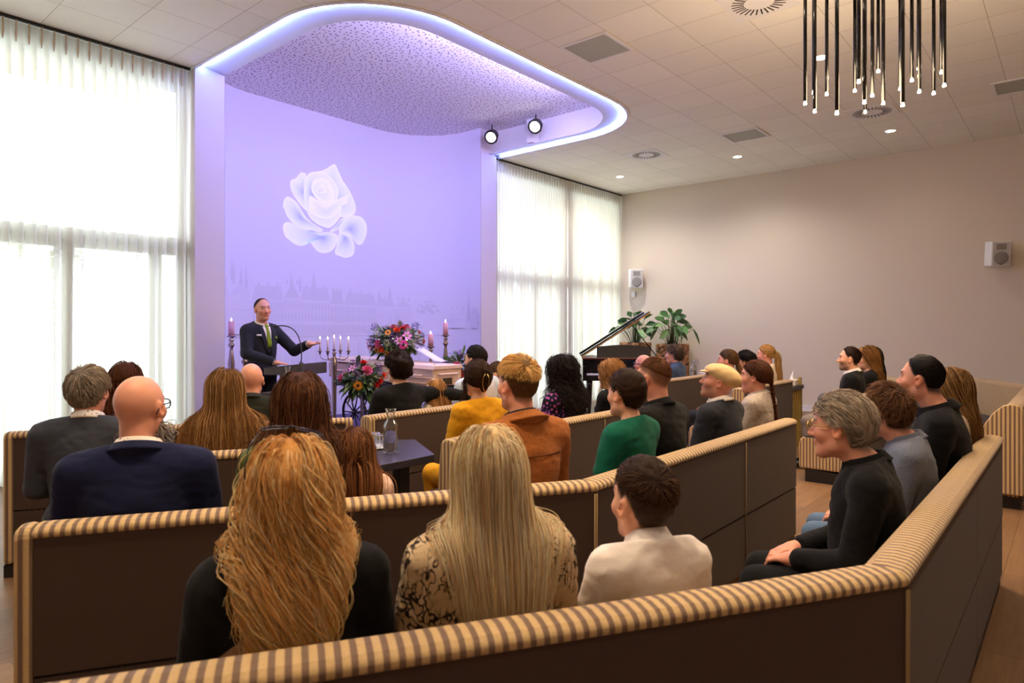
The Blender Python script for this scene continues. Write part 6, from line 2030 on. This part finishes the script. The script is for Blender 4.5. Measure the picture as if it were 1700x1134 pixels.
def rosebloom(V, F, C, c, n, r, col):
    a, b, n = frame_of(n)
    for row in range(5):
        k_ = 5 + row; rad = r * (.25 + .18 * row); hgt = r * (.75 - .16 * row)
        for k in range(k_):
            th = 2 * math.pi * k / k_ + row * .7
            d = a * math.cos(th) + b * math.sin(th); s = -a * math.sin(th) + b * math.cos(th)
            w = rad * 2.4 / k_ * 1.9
            i0 = len(V)
            for p in (c + d * rad * .5 - s * w * .35 - n * r * .3, c + d * rad * .5 + s * w * .35 - n * r * .3, c + d * rad * 1.02 + s * w * .5 + n * hgt * .6, c + d * rad * 1.06 + n * hgt * .85, c + d * rad * 1.02 - s * w * .5 + n * hgt * .6):
                V.append(p); C.append(np.array(col) * rng.uniform(.8, 1.12) * (1.05 - .02 * row))
            F.append((i0, i0 + 1, i0 + 2, i0 + 3)); F.append((i0, i0 + 3, i0 + 4, i0 + 4))
def pompon(V, F, C, c, n, r, col, col2, k=70, sc_=(1, 1, 1)):
    for j in range(k):
        d = rng.normal(size=3); d /= np.linalg.norm(d)
        a, b, _ = frame_of(d)
        p = c + d * r * np.array(sc_) * rng.uniform(.6, 1.0); s = r * .24
        i0 = len(V); cc = np.array(col) * (1 - rng.random()) + np.array(col2) * rng.random()
        for q in (p - a * s * .4, p + b * s * .4 , p + a * s * .4 + d * s * .3, p - b * s * .4): V.append(q); C.append(np.clip(cc, 0, 1))
        F.append((i0, i0 + 1, i0 + 2, i0 + 3))
def leaf(V, F, C, base, d, n, L, w, col, fold=.15, droop=.2):
    d = np.array(d, float); d /= np.linalg.norm(d); n = np.array(n, float)
    s = np.cross(d, n); s /= np.linalg.norm(s) + 1e-9; n = np.cross(s, d)
    prof = [(0, .06), (.2, .62), (.45, 1.0), (.72, .78), (.9, .35), (1.0, .02)]
    i0 = len(V)
    for t_, ww in prof:
        mid = base + d * L * t_ - np.array((0, 0, 1.0)) * L * droop * t_ * t_
        for sx in (-1, 0, 1):
            V.append(mid + s * sx * w * .5 * ww + n * (abs(sx) * w * fold * ww)); C.append(np.array(col) * (1.0 if sx else 1.15))
    for r in range(len(prof) - 1):
        for q in range(2):
            F.append((i0 + 3 * r + q, i0 + 3 * r + q + 1, i0 + 3 * r + q + 4, i0 + 3 * r + q + 3))
M_LEAFV = vcol('foliage', rough=.45, spec=.4)
SUN = (lin(240, 160, 20), lin(226, 130, 10), lin(40, 24, 16)); PINKG = (lin(226, 60, 150), lin(196, 40, 120), lin(80, 20, 60)); LILY = (lin(224, 130, 190), lin(236, 190, 216), lin(150, 140, 60))
def bouquet(c, size, label, spec, nleaf, stand=None, seed=1, dome=.0):
    global rng
    keep = rng; rng = np.random.default_rng(seed)
    c = np.array(c, float)
    t = empty('flower_arrangement', tuple(c if stand is None else (c[0], c[1], stand)), label, 'flowers')
    off = np.zeros(3) if stand is None else np.array((0, 0, c[2] - stand))
    V, F, C = [], [], []
    for k in range(nleaf):
        d = rng.normal(size=3); d[2] = d[2] * .8 + (.1 if stand is None else -.15); d /= np.linalg.norm(d)
        p = off + d * np.array(size) * rng.uniform(.25, .75)
        g = np.array(lin(*[(64, 100, 48), (92, 128, 62), (52, 80, 52), (126, 140, 86)][rng.integers(4)]))
        leaf(V, F, C, p, d + rng.normal(size=3) * .4, (0, 0, 1) + rng.normal(size=3) * .4, rng.uniform(.09, .19), rng.uniform(.025, .065), g)
    for k in range(nleaf // 2):               # fine filler sprays
        d = rng.normal(size=3); d[2] = abs(d[2]) * .9; d /= np.linalg.norm(d)
        p = off + d * np.array(size) * rng.uniform(.8, 1.05)
        col = [lin(110, 90, 176), lin(150, 84, 160), lin(190, 196, 150), lin(110, 120, 156)][rng.integers(4)]
        pompon(V, F, C, p, d, .03, col, np.array(col) * .5, 14)
    link_mesh('foliage', np_mesh('foliage', V, np.array(F), np.clip(np.array(C), 0, 1), smooth=False), M_LEAFV, t)
    for kind, az, el, rr, sz in spec:
        # az: bearing on the side facing the benches, el: height on the dome
        a, e = math.radians(az), math.radians(el)
        d = np.array((math.sin(a) * math.cos(e), -math.cos(a) * math.cos(e), math.sin(e)))
        p = off + d * np.array(size) * rr
        V, F, C = [], [], []
        if kind == 'sunflower': daisy(V, F, C, p, d, sz, 15, SUN[0], SUN[1], SUN[2], rows=2)
        elif kind == 'gerbera': daisy(V, F, C, p, d, sz, 20, PINKG[0], PINKG[1], PINKG[2], rows=2, cup=.1)
        elif kind == 'lily': daisy(V, F, C, p, d, sz, 6, LILY[0], LILY[1], LILY[2], wid=.34, cup=.45)
        elif kind == 'pink_rose': rosebloom(V, F, C, p, d, sz, lin(236, 110, 150))
        elif kind == 'orange_rose': rosebloom(V, F, C, p, d, sz, lin(240, 84, 24))
        elif kind == 'red_flower': rosebloom(V, F, C, p, d, sz, lin(214, 36, 28))
        elif kind == 'purple_statice': pompon(V, F, C, p, d, sz, lin(110, 40, 120), lin(70, 26, 90), 110)
        elif kind == 'allium': pompon(V, F, C, p, d, sz, lin(110, 90, 160), lin(70, 60, 120), 130)
        elif kind == 'green_bloom': pompon(V, F, C, p, d, sz, lin(206, 206, 160), lin(150, 160, 104), 110)
        elif kind == 'blue_spike':
            for j in range(8): pompon(V, F, C, p + d * .018 * j, d, .016 * (1.2 - j * .09), lin(54, 44, 130), lin(34, 30, 90), 14)
        link_mesh(kind, np_mesh(kind, V, [np.array([f for f in F if len(f) == 4])], np.clip(np.array(C), 0, 1), smooth=False), M_FLW, t)
    rng = keep
    return t
BA = -28     # the side of the arrangement towards the camera
big = [('sunflower', -32, 36, .98, .055), ('orange_rose', -8, 48, .98, .05), ('red_flower', 18, 56, 1.0, .05), ('purple_statice', -14, 22, .95, .085), ('lily', 14, 24, 1.0, .085), ('gerbera', 4, -4, 1.0, .075),
       ('pink_rose', -52, -2, 1.0, .055), ('pink_rose', -22, 66, 1.0, .055), ('pink_rose', 38, 60, 1.05, .06), ('green_bloom', -30, 2, .96, .06), ('green_bloom', -66, 34, 1.0, .06), ('green_bloom', 48, 22, 1.0, .07),
       ('lily', -92, -8, 1.0, .075), ('sunflower', -60, -22, .98, .055), ('orange_rose', -44, -20, 1.0, .045), ('sunflower', -36, -34, .95, .05), ('orange_rose', -96, -22, .95, .04), ('allium', -84, 48, 1.22, .065),
       ('allium', 70, 52, 1.22, .065), ('blue_spike', -40, 72, 1.10, .05), ('blue_spike', 62, 40, 1.25, .05), ('blue_spike', 20, 84, 1.12, .05), ('purple_statice', 46, -6, 1.0, .07), ('purple_statice', -76, 14, .95, .06),
       ('orange_rose', 84, 4, 1.05, .045), ('orange_rose', 80, -20, 1.0, .04), ('red_flower', 60, 34, 1.1, .035), ('purple_statice', -100, 10, .92, .06), ('green_bloom', 70, 8, .95, .06), ('blue_spike', -100, 30, 1.1, .05), ('purple_statice', -46, 48, 1.0, .07), ('green_bloom', 26, 42, 1.0, .06), ('purple_statice', 76, 22, 1.0, .07), ('purple_statice', -70, -4, .98, .06), ('lily', -4, 8, .98, .07), ('green_bloom', 30, 4, .98, .055), ('purple_statice', 22, 70, 1.02, .06), ('green_bloom', -2, 72, 1.0, .05)]
big = [(k, a + BA, e, r, s) for k, a, e, r, s in big]
bouquet((5.80, 7.05, 1.36), (.36, .36, .24), 'large colourful flower arrangement with sunflower and pink gerbera on the coffin lid', big, 480, seed=4)
stn = [('sunflower', -18, -12, 1.0, .065), ('pink_rose', 8, 34, 1.0, .065), ('red_flower', 46, 0, 1.0, .05), ('orange_rose', 66, 14, 1.05, .05), ('red_flower', 2, 66, 1.05, .045), ('purple_statice', -46, 66, 1.05, .07),
       ('purple_statice', 70, 44, 1.1, .065), ('blue_spike', 30, 62, 1.0, .05), ('pink_rose', -78, 8, 1.0, .055), ('blue_spike', 36, 26, .95, .05), ('red_flower', 34, -14, .98, .045), ('lily', -40, 40, 1.0, .06), ('blue_spike', -60, 46, 1.1, .05),
       ('green_bloom', 16, -12, .98, .03), ('blue_spike', 52, 70, 1.1, .05), ('purple_statice', -20, 24, .98, .055), ('green_bloom', 30, 50, 1.0, .05), ('purple_statice', 56, 30, 1.0, .055), ('lily', -62, 24, 1.0, .05)]
stn = [(k, a + BA, e, r, s) for k, a, e, r, s in stn]
t = bouquet((4.77, 6.42, .95), (.26, .26, .22), 'flower arrangement with one sunflower on a thin stand left of the coffin', stn, 340, stand=STAGE, seed=9)
m = MB(); m.lathe([(0, 0), (.14, 0), (.14, .01), (.018, .03), (.016, .70), (.09, .72), (.10, .78), (0, .78)], 18); m.build('stand', M_CHROME, t)
rgt = [('red_flower', -20, 20, 1.0, .06), ('sunflower', 40, 30, 1.0, .06), ('pink_rose', -60, 10, 1.0, .06), ('red_flower', -40, -16, 1.0, .05), ('purple_statice', -50, 50, 1.0, .07), ('blue_spike', -20, 74, 1.2, .05), ('lily', 5, 52, 1.0, .07), ('orange_rose', 20, 0, 1.0, .05), ('blue_spike', -70, 34, 1.1, .05)]
t = bouquet((6.36, 6.35, 1.02), (.24, .24, .24), 'flower arrangement right of the coffin foot, mostly hidden by seated people', rgt, 260, stand=STAGE, seed=14)
m = MB(); m.lathe([(0, 0), (.14, 0), (.14, .01), (.018, .03), (.016, .75), (.09, .77), (.10, .84), (0, .84)], 18); m.build('stand', M_CHROME, t)
# white ribbon hanging over the lid
V = []; n = 16
for k in range(n):
    f = k / (n - 1)
    x = 5.90 + .10 * f; y = 6.84 - .55 * f; z = 1.36 - .245 * f ** .7 + .015 * math.sin(f * 5)
    for s in (-1, 1): V.append((x + s * .085, y + s * .03, max(z + s * .012, 1.118 + .02 * (y - 6))))
F = [(2 * k, 2 * k + 1, 2 * k + 3, 2 * k + 2) for k in range(n - 1)]
o = link_mesh('ribbon', np_mesh('ribbon', V, np.array(F)), fabric('white_satin', lin(226, 222, 236), fold=0)); o.modifiers.new('solid', 'SOLIDIFY').thickness = .003
tag(o, 'wide white mourning ribbon hanging from the big flower arrangement over the coffin lid', 'ribbon')
# ------------------------------------------------------------------ grand piano
M_LACQ = plain('black_lacquer', lin(14, 13, 14), .12, spec=.6)
M_GILT = plain('gilt_edge', lin(176, 128, 64), .4, metal=.4)
M_IVK = plain('white_keys', lin(235, 230, 222), .3)
M_REDW = plain('mahogany_inside', lin(120, 60, 36), .35)
PZ = 1.02
t = empty('grand_piano', (10.45, 6.28, 0), 'black grand piano with its lid raised in front of the right-hand curtains', 'piano', math.radians(-55))
def piano_outline(g=0.0):
    p = [(-.74 - g, -.02 - g), (.74 + g, -.02 - g), (.74 + g, .42), (.70 + g, .62), (.58 + g, .78), (.40 + g, .92), (.28 + g, 1.06), (.16 + g, 1.20 + g), (-.02, 1.30 + g), (-.30, 1.36 + g), (-.55 - g, 1.31 + g), (-.70 - g, 1.20), (-.74 - g, 1.0)]
    return p
m = MB(); m.prism(piano_outline(), PZ - .32, PZ - .02); m.build('case', M_LACQ, t, bevel=.008)
m = MB(); m.prism(piano_outline(.012), PZ - .02, PZ); m.build('rim', M_REDW, t)
m = MB(); m.box(-.74, .74, -.28, .0, PZ - .40, PZ - .30); m.box(-.74, -.68, -.28, 0, PZ - .30, PZ - .14); m.box(.68, .74, -.28, 0, PZ - .30, PZ - .14); m.build('key_bed', M_LACQ, t, bevel=.006)
m = MB()
for k in range(52): m.box(-.665 + k * .0256, -.665 + k * .0256 + .0246, -.255, -.11, PZ - .30, PZ - .275)
m.build('white_keys', M_IVK, t)
m = MB()
for k in range(51):
    if k % 7 in (0, 1, 3, 4, 5): m.box(-.647 + k * .0256, -.647 + k * .0256 + .012, -.205, -.11, PZ - .275, PZ - .262)
m.build('black_keys', M_LACQ, t)
m = MB(); m.box(-.68, .68, -.11, -.09, PZ - .30, PZ - .08); m.box(-.05, .05, -.114, -.11, PZ - .19, PZ - .17); m.build('fallboard', M_LACQ, t)
# music desk with curved top
m = MB(); pts = [(-.48, 0)] + [(-.48 + .96 * k / 12, .20 + .035 * math.sin(math.pi * k / 12)) for k in range(13)] + [(.48, 0)]
bm = m.bm; a = [bm.verts.new((x, .06 + z * .28, PZ + z)) for x, z in pts]; b = [bm.verts.new((x, .08 + z * .28, PZ + z)) for x, z in pts]
bm.faces.new(a); bm.faces.new(b[::-1])
for k in range(len(pts)): bm.faces.new((a[k], a[(k + 1) % len(pts)], b[(k + 1) % len(pts)], b[k]))
m.build('music_desk', M_LACQ, t)
ang = math.radians(33)
def lid_pt(x, y, h=0.0):
    lx = x + .75
    return (-.75 + lx * math.cos(ang) - h * math.sin(ang), y, PZ + .01 + lx * math.sin(ang) + h * math.cos(ang))
m = MB(); bm = m.bm
ol = [(x, y) for x, y in piano_outline(.02) if True]
ol[0] = (-.76, .30); ol[1] = (.76, .30)
a = [bm.verts.new(lid_pt(x, y)) for x, y in ol]; b = [bm.verts.new(lid_pt(x, y, .034)) for x, y in ol]
bm.faces.new(a[::-1]); bm.faces.new(b)
for k in range(len(ol)): bm.faces.new((a[k], a[(k + 1) % len(ol)], b[(k + 1) % len(ol)], b[k]))
m.build('lid', M_LACQ, t, bevel=.004)
m = MB(); bm = m.bm               # folded-back front flap of the lid
q = [(-.76, .30), (.66, .30), (.66, .62), (-.76, .62)]
a = [bm.verts.new(lid_pt(x, y, .045)) for x, y in q]; b = [bm.verts.new(lid_pt(x, y, .085)) for x, y in q]
bm.faces.new(a[::-1]); bm.faces.new(b)
for k in range(4): bm.faces.new((a[k], a[(k + 1) % 4], b[(k + 1) % 4], b[k]))
m.build('lid_flap', M_LACQ, t, bevel=.004)
m = MB(); m.tube([lid_pt(-.75, .295, .0), lid_pt(.75, .295, .0)], .014, 6); m.build('lid_edge', M_GILT, t)
m = MB(); m.tube([(.66, .40, PZ - .01), lid_pt(.36, .46, 0)], .010, 8); m.build('lid_prop', M_LACQ, t)
for x, y in ((-.62, -.10), (.62, -.10), (-.25, 1.12)):
    m = MB(); m.lathe([(0, 0), (.03, 0), (.03, .05), (.028, .06), (.034, .10), (.055, .50), (.06, PZ - .32), (0, PZ - .32)], 8, (x, y, 0)); m.build('leg', M_LACQ, t)
m = MB(); m.box(-.12, .12, .0, .06, .10, .16); m.tube([(-.09, .03, .14), (-.05, .05, PZ - .35)], .012); m.tube([(.09, .03, .14), (.05, .05, PZ - .35)], .012)
for k in (-1, 0, 1): m.box(k * .06 - .012, k * .06 + .012, -.08, .02, .11, .12)
m.build('pedal_lyre', M_LACQ, t)

# ------------------------------------------------------------------ planters
def woven():
    t_ = NT('woven_hyacinth')
    o = t_.obj()
    sep = t_.n('ShaderNodeTexVoronoi', Scale=17.0, feature='SMOOTH_F1'); 
    mp = t_.n('ShaderNodeMapping'); mp.inputs['Scale'].default_value = (1, 1, 1.5); t_.l(o, mp.inputs['Vector']); t_.l(mp.outputs[0], sep.inputs['Vector'])
    r = t_.ramp([(.0, lin(196, 150, 104)), (.4, lin(160, 112, 72)), (.65, lin(70, 44, 28))]); t_.l(sep.outputs['Distance'], r.inputs['Fac'])
    t_.l(r.outputs[0], t_.b.inputs['Base Color']); t_.b.inputs['Roughness'].default_value = .85
    b = t_.bump(sep.outputs['Distance'], .9, .03); b.invert = True
    return t_.m
M_WOVEN = woven(); M_SOIL = plain('soil', lin(52, 40, 32), .95)
def planter(x, y, zt, w, label, seed, spread, n=34, hgt=.62):
    global rng
    keep = rng; rng = np.random.default_rng(seed)
    t_ = empty('potted_plant', (x, y, 0), label, 'plant')
    m = MB()
    # square basket with rounded, slightly bulging sides
    prof = [(.90, 0), (.98, zt * .2), (1.02, zt * .5), (1.0, zt * .85), (1.03, zt * .97), (1.0, zt), (.93, zt), (.92, zt - .05)]
    rings = []
    for s, z in prof:
        ring = []
        for k in range(32):
            a_ = 2 * math.pi * k / 32; c_, s_ = math.cos(a_), math.sin(a_)
            e = .55
            ring.append(m.bm.verts.new((w / 2 * s * math.copysign(abs(c_) ** e, c_), w / 2 * s * math.copysign(abs(s_) ** e, s_), z)))
        rings.append(ring)
    for A, B in zip(rings[:-1], rings[1:]):
        for k in range(32):
            f = m.bm.faces.new((A[k], A[(k + 1) % 32], B[(k + 1) % 32], B[k])); f.smooth = True
    m.bm.faces.new(rings[0][::-1])
    m.build('basket', M_WOVEN, t_)
    m = MB(); m.lathe([(0, zt - .06), (w * .46, zt - .06), (w * .46, zt - .05), (0, zt - .04)], 24); m.build('soil', M_SOIL, t_)
    V, F, C = [], [], []; st = MB()
    for k in range(n):
        a_ = k * 2.399 + rng.normal() * .2; f = (k + .5) / n
        lean = spread * f ** .8 * rng.uniform(.7, 1.15)
        lean = lean if math.cos(a_) < .3 else lean * .42      # kept clear of the wall
        top = np.array((lean * math.cos(a_), lean * math.sin(a_), zt + hgt * (1.0 - .55 * f) * rng.uniform(.75, 1.05)))
        base = np.array((.10 * math.cos(a_) * f, .10 * math.sin(a_) * f, zt - .05))
        mid = (base + top) / 2 + np.array((0, 0, .05))
        st.tube([base, mid, top], [.007, .006, .004], 5)
        d = top - mid; d /= np.linalg.norm(d)
        d = np.array((math.cos(a_) * .55, math.sin(a_) * .55, .95 - 1.35 * f)) + rng.normal(size=3) * .22
        g = np.array(lin(*[(66, 104, 58), (86, 128, 70), (52, 86, 52), (106, 140, 84)][rng.integers(4)]))
        leaf(V, F, C, top - d * .02, d, (math.cos(a_), math.sin(a_), .4) + rng.normal(size=3) * .45, rng.uniform(.20, .29), rng.uniform(.11, .16), g * 1.1, fold=.10, droop=.35)
    st.build('stem', plain('plant_stem', lin(84, 96, 52), .5), t_)
    link_mesh('leaves', np_mesh('leaves', V, np.array(F), np.clip(np.array(C), 0, 1)), M_LEAFV, t_)
    rng = keep
planter(12.50, 7.22, 1.26, .58, 'large leafy green plant in woven basket behind the piano lid', 5, .46, 40, .62)
planter(12.48, 6.34, 1.24, .58, 'bushy dark green plant in woven basket right of the piano, by the plain wall', 8, .40, 40, .66)

# ------------------------------------------------------------------ wall speakers
def wall_speaker(y, z, h, tilt, label, name='wall_speaker'):
    w, d = h * .70, h * .62
    t_ = empty(name, (RIGHT, y, z), label, 'speaker')
    m = MB(); m.box(-.06, 0, -.04, .04, -.08, .08); m.tube([(-.05, 0, 0), (-.12, 0, 0)], .018); m.build('bracket', M_WHITE, t_)
    cab = empty('x', (0, 0, 0), None, None); COL.objects.unlink(cab); bpy.data.objects.remove(cab)
    M = Matrix.Translation((-.10 - d / 2, 0, 0)) @ Matrix.Rotation(tilt, 4, 'Z') @ Matrix.Rotation(math.radians(-6), 4, 'Y')
    def put(o): o.matrix_local = M; return o
    m = MB(); m.box(-d / 2, d / 2, -w / 2, w / 2, -h / 2, h / 2); put(m.build('cabinet', M_WHITE, t_, bevel=.012))
    m = MB(); m.box(-d / 2 - .004, -d / 2 + .002, -w * .44, w * .44, -h * .46, h * .46); put(m.build('front_baffle', plain('baffle_grey', lin(206, 204, 202), .6), t_))
    X = Matrix.Rotation(math.radians(-90), 3, 'Y')
    m = MB(); m.lathe([(0, 0), (w * .36, 0), (w * .38, .006), (w * .32, .010), (0, .004)], 28, (-d / 2 - .004, 0, -h * .17), X); put(m.build('woofer', plain('grille_grey', lin(150, 148, 146), .7), t_))
    m = MB(); m.box(-d / 2 - .008, -d / 2 - .002, -w * .26, w * .26, h * .16, h * .40); put(m.build('tweeter', MATS['grille_grey'], t_))
    m = MB(); m.box(-d / 2 - .012, -d / 2 - .004, -w * .07, w * .07, -h * .445, -h * .385); put(m.build('badge', M_DARK, t_))
wall_speaker(.96, 2.73, .38, math.radians(28), 'white loudspeaker high on the plain right wall near the photo edge')
wall_speaker(7.40, 2.66, .40, math.radians(40), 'white loudspeaker on the right wall beside the curtain above the piano')
m = MB(); m.box(RIGHT - .05, RIGHT, 7.52, 7.61, 2.26, 2.38); tag(m.build('sensor_box', M_WHITE), 'tiny white sensor box on the wall under the loudspeaker by the curtain', 'sensor')

# grey shell chair between the benches across the aisle
t = empty('shell_chair', (8.85, 2.18, 0), 'grey shell chair just left of the young man in the black suit', 'chair', math.radians(-100))
V = []; nu, nv = 18, 7
for j in range(nv):
    for i in range(nu):
        a_ = math.pi * (-.12 + 1.24 * i / (nu - 1)); hgt = (.32 * math.sin(max(0, min(math.pi, a_))) ** .6 + .03) 
        f = j / (nv - 1)
        V.append((.27 * math.cos(a_) * (1 + .08 * f), -.25 * math.sin(a_) * (1 + .12 * f) , .44 + hgt * f))
F = [(j * nu + i, j * nu + i + 1, (j + 1) * nu + i + 1, (j + 1) * nu + i) for j in range(nv - 1) for i in range(nu - 1)]
M_SHELL = plain('grey_shell', lin(104, 106, 104), .6)
o = link_mesh('backrest', np_mesh('backrest', V, np.array(F)), M_SHELL, t); md = o.modifiers.new('solid', 'SOLIDIFY'); md.thickness = .02
m = MB(); m.lathe([(0, .40), (.24, .41), (.265, .44), (.24, .465), (0, .46)], 28); m.build('seat', M_SHELL, t)
for x, y in ((-.17, -.15), (.17, -.15), (-.17, .17), (.17, .17)):
    m = MB(); m.tube([(x * .6, y * .6, .41), (x * 1.15, y * 1.15, 0)], [.014, .010]); m.build('leg', M_TLEG, t)

# ------------------------------------------------------------------ ceiling fittings
M_DL = glow('downlight_lens', (1.0, .86, .66), 30.0)
def downlight(x, y, label):
    t_ = empty('downlight', (x, y, CEIL), label, 'ceiling light')
    m = MB(); m.lathe([(.082, 0), (.082, -.008), (.070, -.010), (.066, -.002), (.066, 0)], 28); m.build('rim', M_WHITE, t_)
    m = MB(); m.lathe([(0, -.004), (.066, -.004), (.066, -.002), (0, -.002)], 28); m.build('lens', M_DL, t_)
downlight(7.89, 2.19, 'round recessed downlight seen between the hanging black tubes')
downlight(11.51, 2.19, 'round recessed downlight right below the bunch of hanging tubes')
downlight(11.48, 4.58, 'round recessed downlight left of the far grey ceiling grille')
downlight(11.45, 6.96, 'round recessed downlight in the ceiling corner above the piano')
M_VENTD = plain('vent_dark', lin(34, 32, 30), .8)
def swirl_vent(x, y, label):
    t_ = empty('ceiling_diffuser', (x, y, CEIL), label, 'air vent')
    m = MB(); m.box(-.297, .297, -.297, .297, -.008, -.001); m.build('plate', M_WHITE, t_)
    for k in range(28):
        a_ = 2 * math.pi * k / 28
        m = MB(); m.box(.135, .245, -.0065, .0065, -.0105, -.008, rz=a_); m.build('slot', M_VENTD, t_)
swirl_vent(6.18, 2.26, 'square ceiling air diffuser with radial slots cut off by the top photo edge')
swirl_vent(10.35, 2.20, 'square ceiling air diffuser with radial slots behind the hanging tubes')
swirl_vent(10.32, 5.74, 'square ceiling air diffuser with radial slots near the right-hand curtains')
M_GRL = plain('grille_panel', lin(172, 174, 166), .7, noise=.08, nscale=400)
def panel(x, y, label):
    t_ = empty('ceiling_panel', (x, y, CEIL), label, 'ceiling panel')
    m = MB()
    for a_, b_, c_, d_ in ((-.297, .297, -.297, -.262), (-.297, .297, .262, .297), (-.297, -.262, -.262, .262), (.262, .297, -.262, .262)): m.box(a_, b_, c_, d_, -.014, -.001)
    m.build('panel_frame', M_WHITE, t_)
    m = MB(); m.box(-.262, .262, -.262, .262, -.006, -.001); m.build('grille', M_GRL, t_)
panel(6.05, 3.97, 'square grey ceiling panel nearest the curved cove')
panel(10.28, 3.98, 'square grey ceiling panel left of the hanging tubes, near the right wall')
panel(10.40, .53, 'square grey ceiling panel at the right edge of the photo')

# bunch of hanging black tubes with lit tips
M_TUBE = plain('black_gloss_tube', lin(16, 14, 13), .18, spec=.6)
M_TIP = glow('tube_tip', (1.0, .84, .62), 22.0)
CH = (5.62, 1.22)
t = empty('pendant_lamp', (*CH, 0), 'bunch of slim black hanging tubes with glowing tips', 'pendant lamp')
m = MB(); m.lathe([(0, CEIL), (.58, CEIL), (.58, CEIL - .05), (0, CEIL - .05)], 48); m.build('ceiling_plate', M_TUBE, t)
TUBES = [(-0.369, 0.351, 3.254), (-0.25, 0.323, 3.364), (-0.342, 0.29, 3.188), (-0.128, 0.263, 3.37), (-0.042, 0.21, 3.478), (-0.555, 0.08, 3.127), (-0.603, 0.068, 3.063), (0.286, 0.161, 3.485), (-0.308, -0.004, 3.35), (-0.312, -0.043, 3.189), (0.526, 0.138, 3.367), (-0.015, -0.031, 3.322), (0.424, 0.019, 3.649), (0.046, -0.093, 3.265), (0.305, -0.16, 3.43), (-0.199, -0.265, 3.15), (0.347, -0.232, 3.492), (0.584, -0.239, 3.653), (0.273, -0.294, 3.369), (0.481, -0.359, 3.397), (0.431, -0.417, 3.532), (0.271, -0.456, 3.377)]
for x, y, z in TUBES:
    m = MB(); m.tube([(x, y, z + .02), (x, y, CEIL - .05)], .0135, 10); tb = m.build('tube', M_TUBE, t)
    m = MB(); m.lathe([(0, z - .004), (.012, z - .004), (.0125, z + .004), (.006, z + .022), (0, z + .024)], 12, (x, y, 0)); m.build('glowing_tip', M_TIP, tb)

# two stage spots in the cove
M_SPOTB = plain('spot_housing', lin(22, 22, 26), .4)
M_SPOTL = glow('spot_lens', (1.0, .93, .82), 7.0)
def par_spot(x, y, z, target, label):
    t_ = empty('stage_spotlight', (x, y, z), label, 'spotlight')
    d = (Vector(target) - Vector((x, y, z))).normalized()
    Mx = d.to_track_quat('Z', 'Y').to_matrix()
    m = MB(); m.lathe([(0, -.16), (.05, -.16), (.075, -.10), (.095, -.06), (.10, .04), (.115, .05), (.115, .075), (.088, .080), (.085, .06), (0, .055)], 24, (0, 0, 0), Mx); m.build('housing', M_SPOTB, t_)
    m = MB(); m.lathe([(0, .060), (.082, .060), (.082, .068), (0, .074)], 24, (0, 0, 0), Mx); m.build('lens', M_SPOTL, t_)
    m = MB()
    for k in range(8):
        a_ = k * math.pi / 4; q_ = Mx @ Vector((.108 * math.cos(a_), .108 * math.sin(a_), .06)); m.ball(q_, .016, 1)
    m.build('clamp', M_SPOTB, t_)
    m = MB(); m.tube([Mx @ Vector((.11, 0, 0)), (.02, .02, .14), Mx @ Vector((-.11, 0, 0))], .008); m.tube([(0.02, .02, .14), (.02, .02, HR - z)], .010); m.build('yoke', M_SPOTB, t_)
par_spot(8.24, 7.50, 4.80, (2.9, 5.3, 1.0), 'left one of two black stage spotlights in the cove by the right pillar')
par_spot(8.32, 6.62, 4.82, (2.9, 4.6, 1.2), 'right one of two black stage spotlights in the curved cove')
lamp('stage_spot_beam', 'SPOT', (8.05, 7.40, 4.74), 60, (1.0, .9, .78), (5.4, 6.2, .9), spot_size=math.radians(35), spot_blend=.6, shadow_soft_size=.08)
lamp('stage_spot_beam', 'SPOT', (8.13, 6.76, 4.76), 60, (1.0, .9, .78), (4.0, 6.6, 1.3), spot_size=math.radians(35), spot_blend=.6, shadow_soft_size=.08)
lamp('pendant_glow', 'POINT', (5.62, 1.22, 3.05), 60, WARM, shadow_soft_size=.4)

GROUPS = dict(bench='upholstered benches in rows', person='people at the service', candle_stand='pink pillar candles on silver stands', candelabrum='silver candelabra', downlight='recessed ceiling downlights',
              ceiling_diffuser='ceiling air diffusers', ceiling_panel='grey ceiling panels', curtain='sheer window curtains', curtain_rail='ceiling curtain rails', side_table='dark side tables', water_carafe='water carafes',
              tissue_box='tissue boxes', flower_arrangement='funeral flower arrangements', potted_plant='plants in woven baskets', wall_speaker='white wall loudspeakers', stage_spotlight='black stage spotlights')
for o in COL.objects:
    k = o.name.split('.')[0]
    if o.parent is None and k in GROUPS and o.get('group') is None and o.get('label'):
        o['group'] = GROUPS[k]
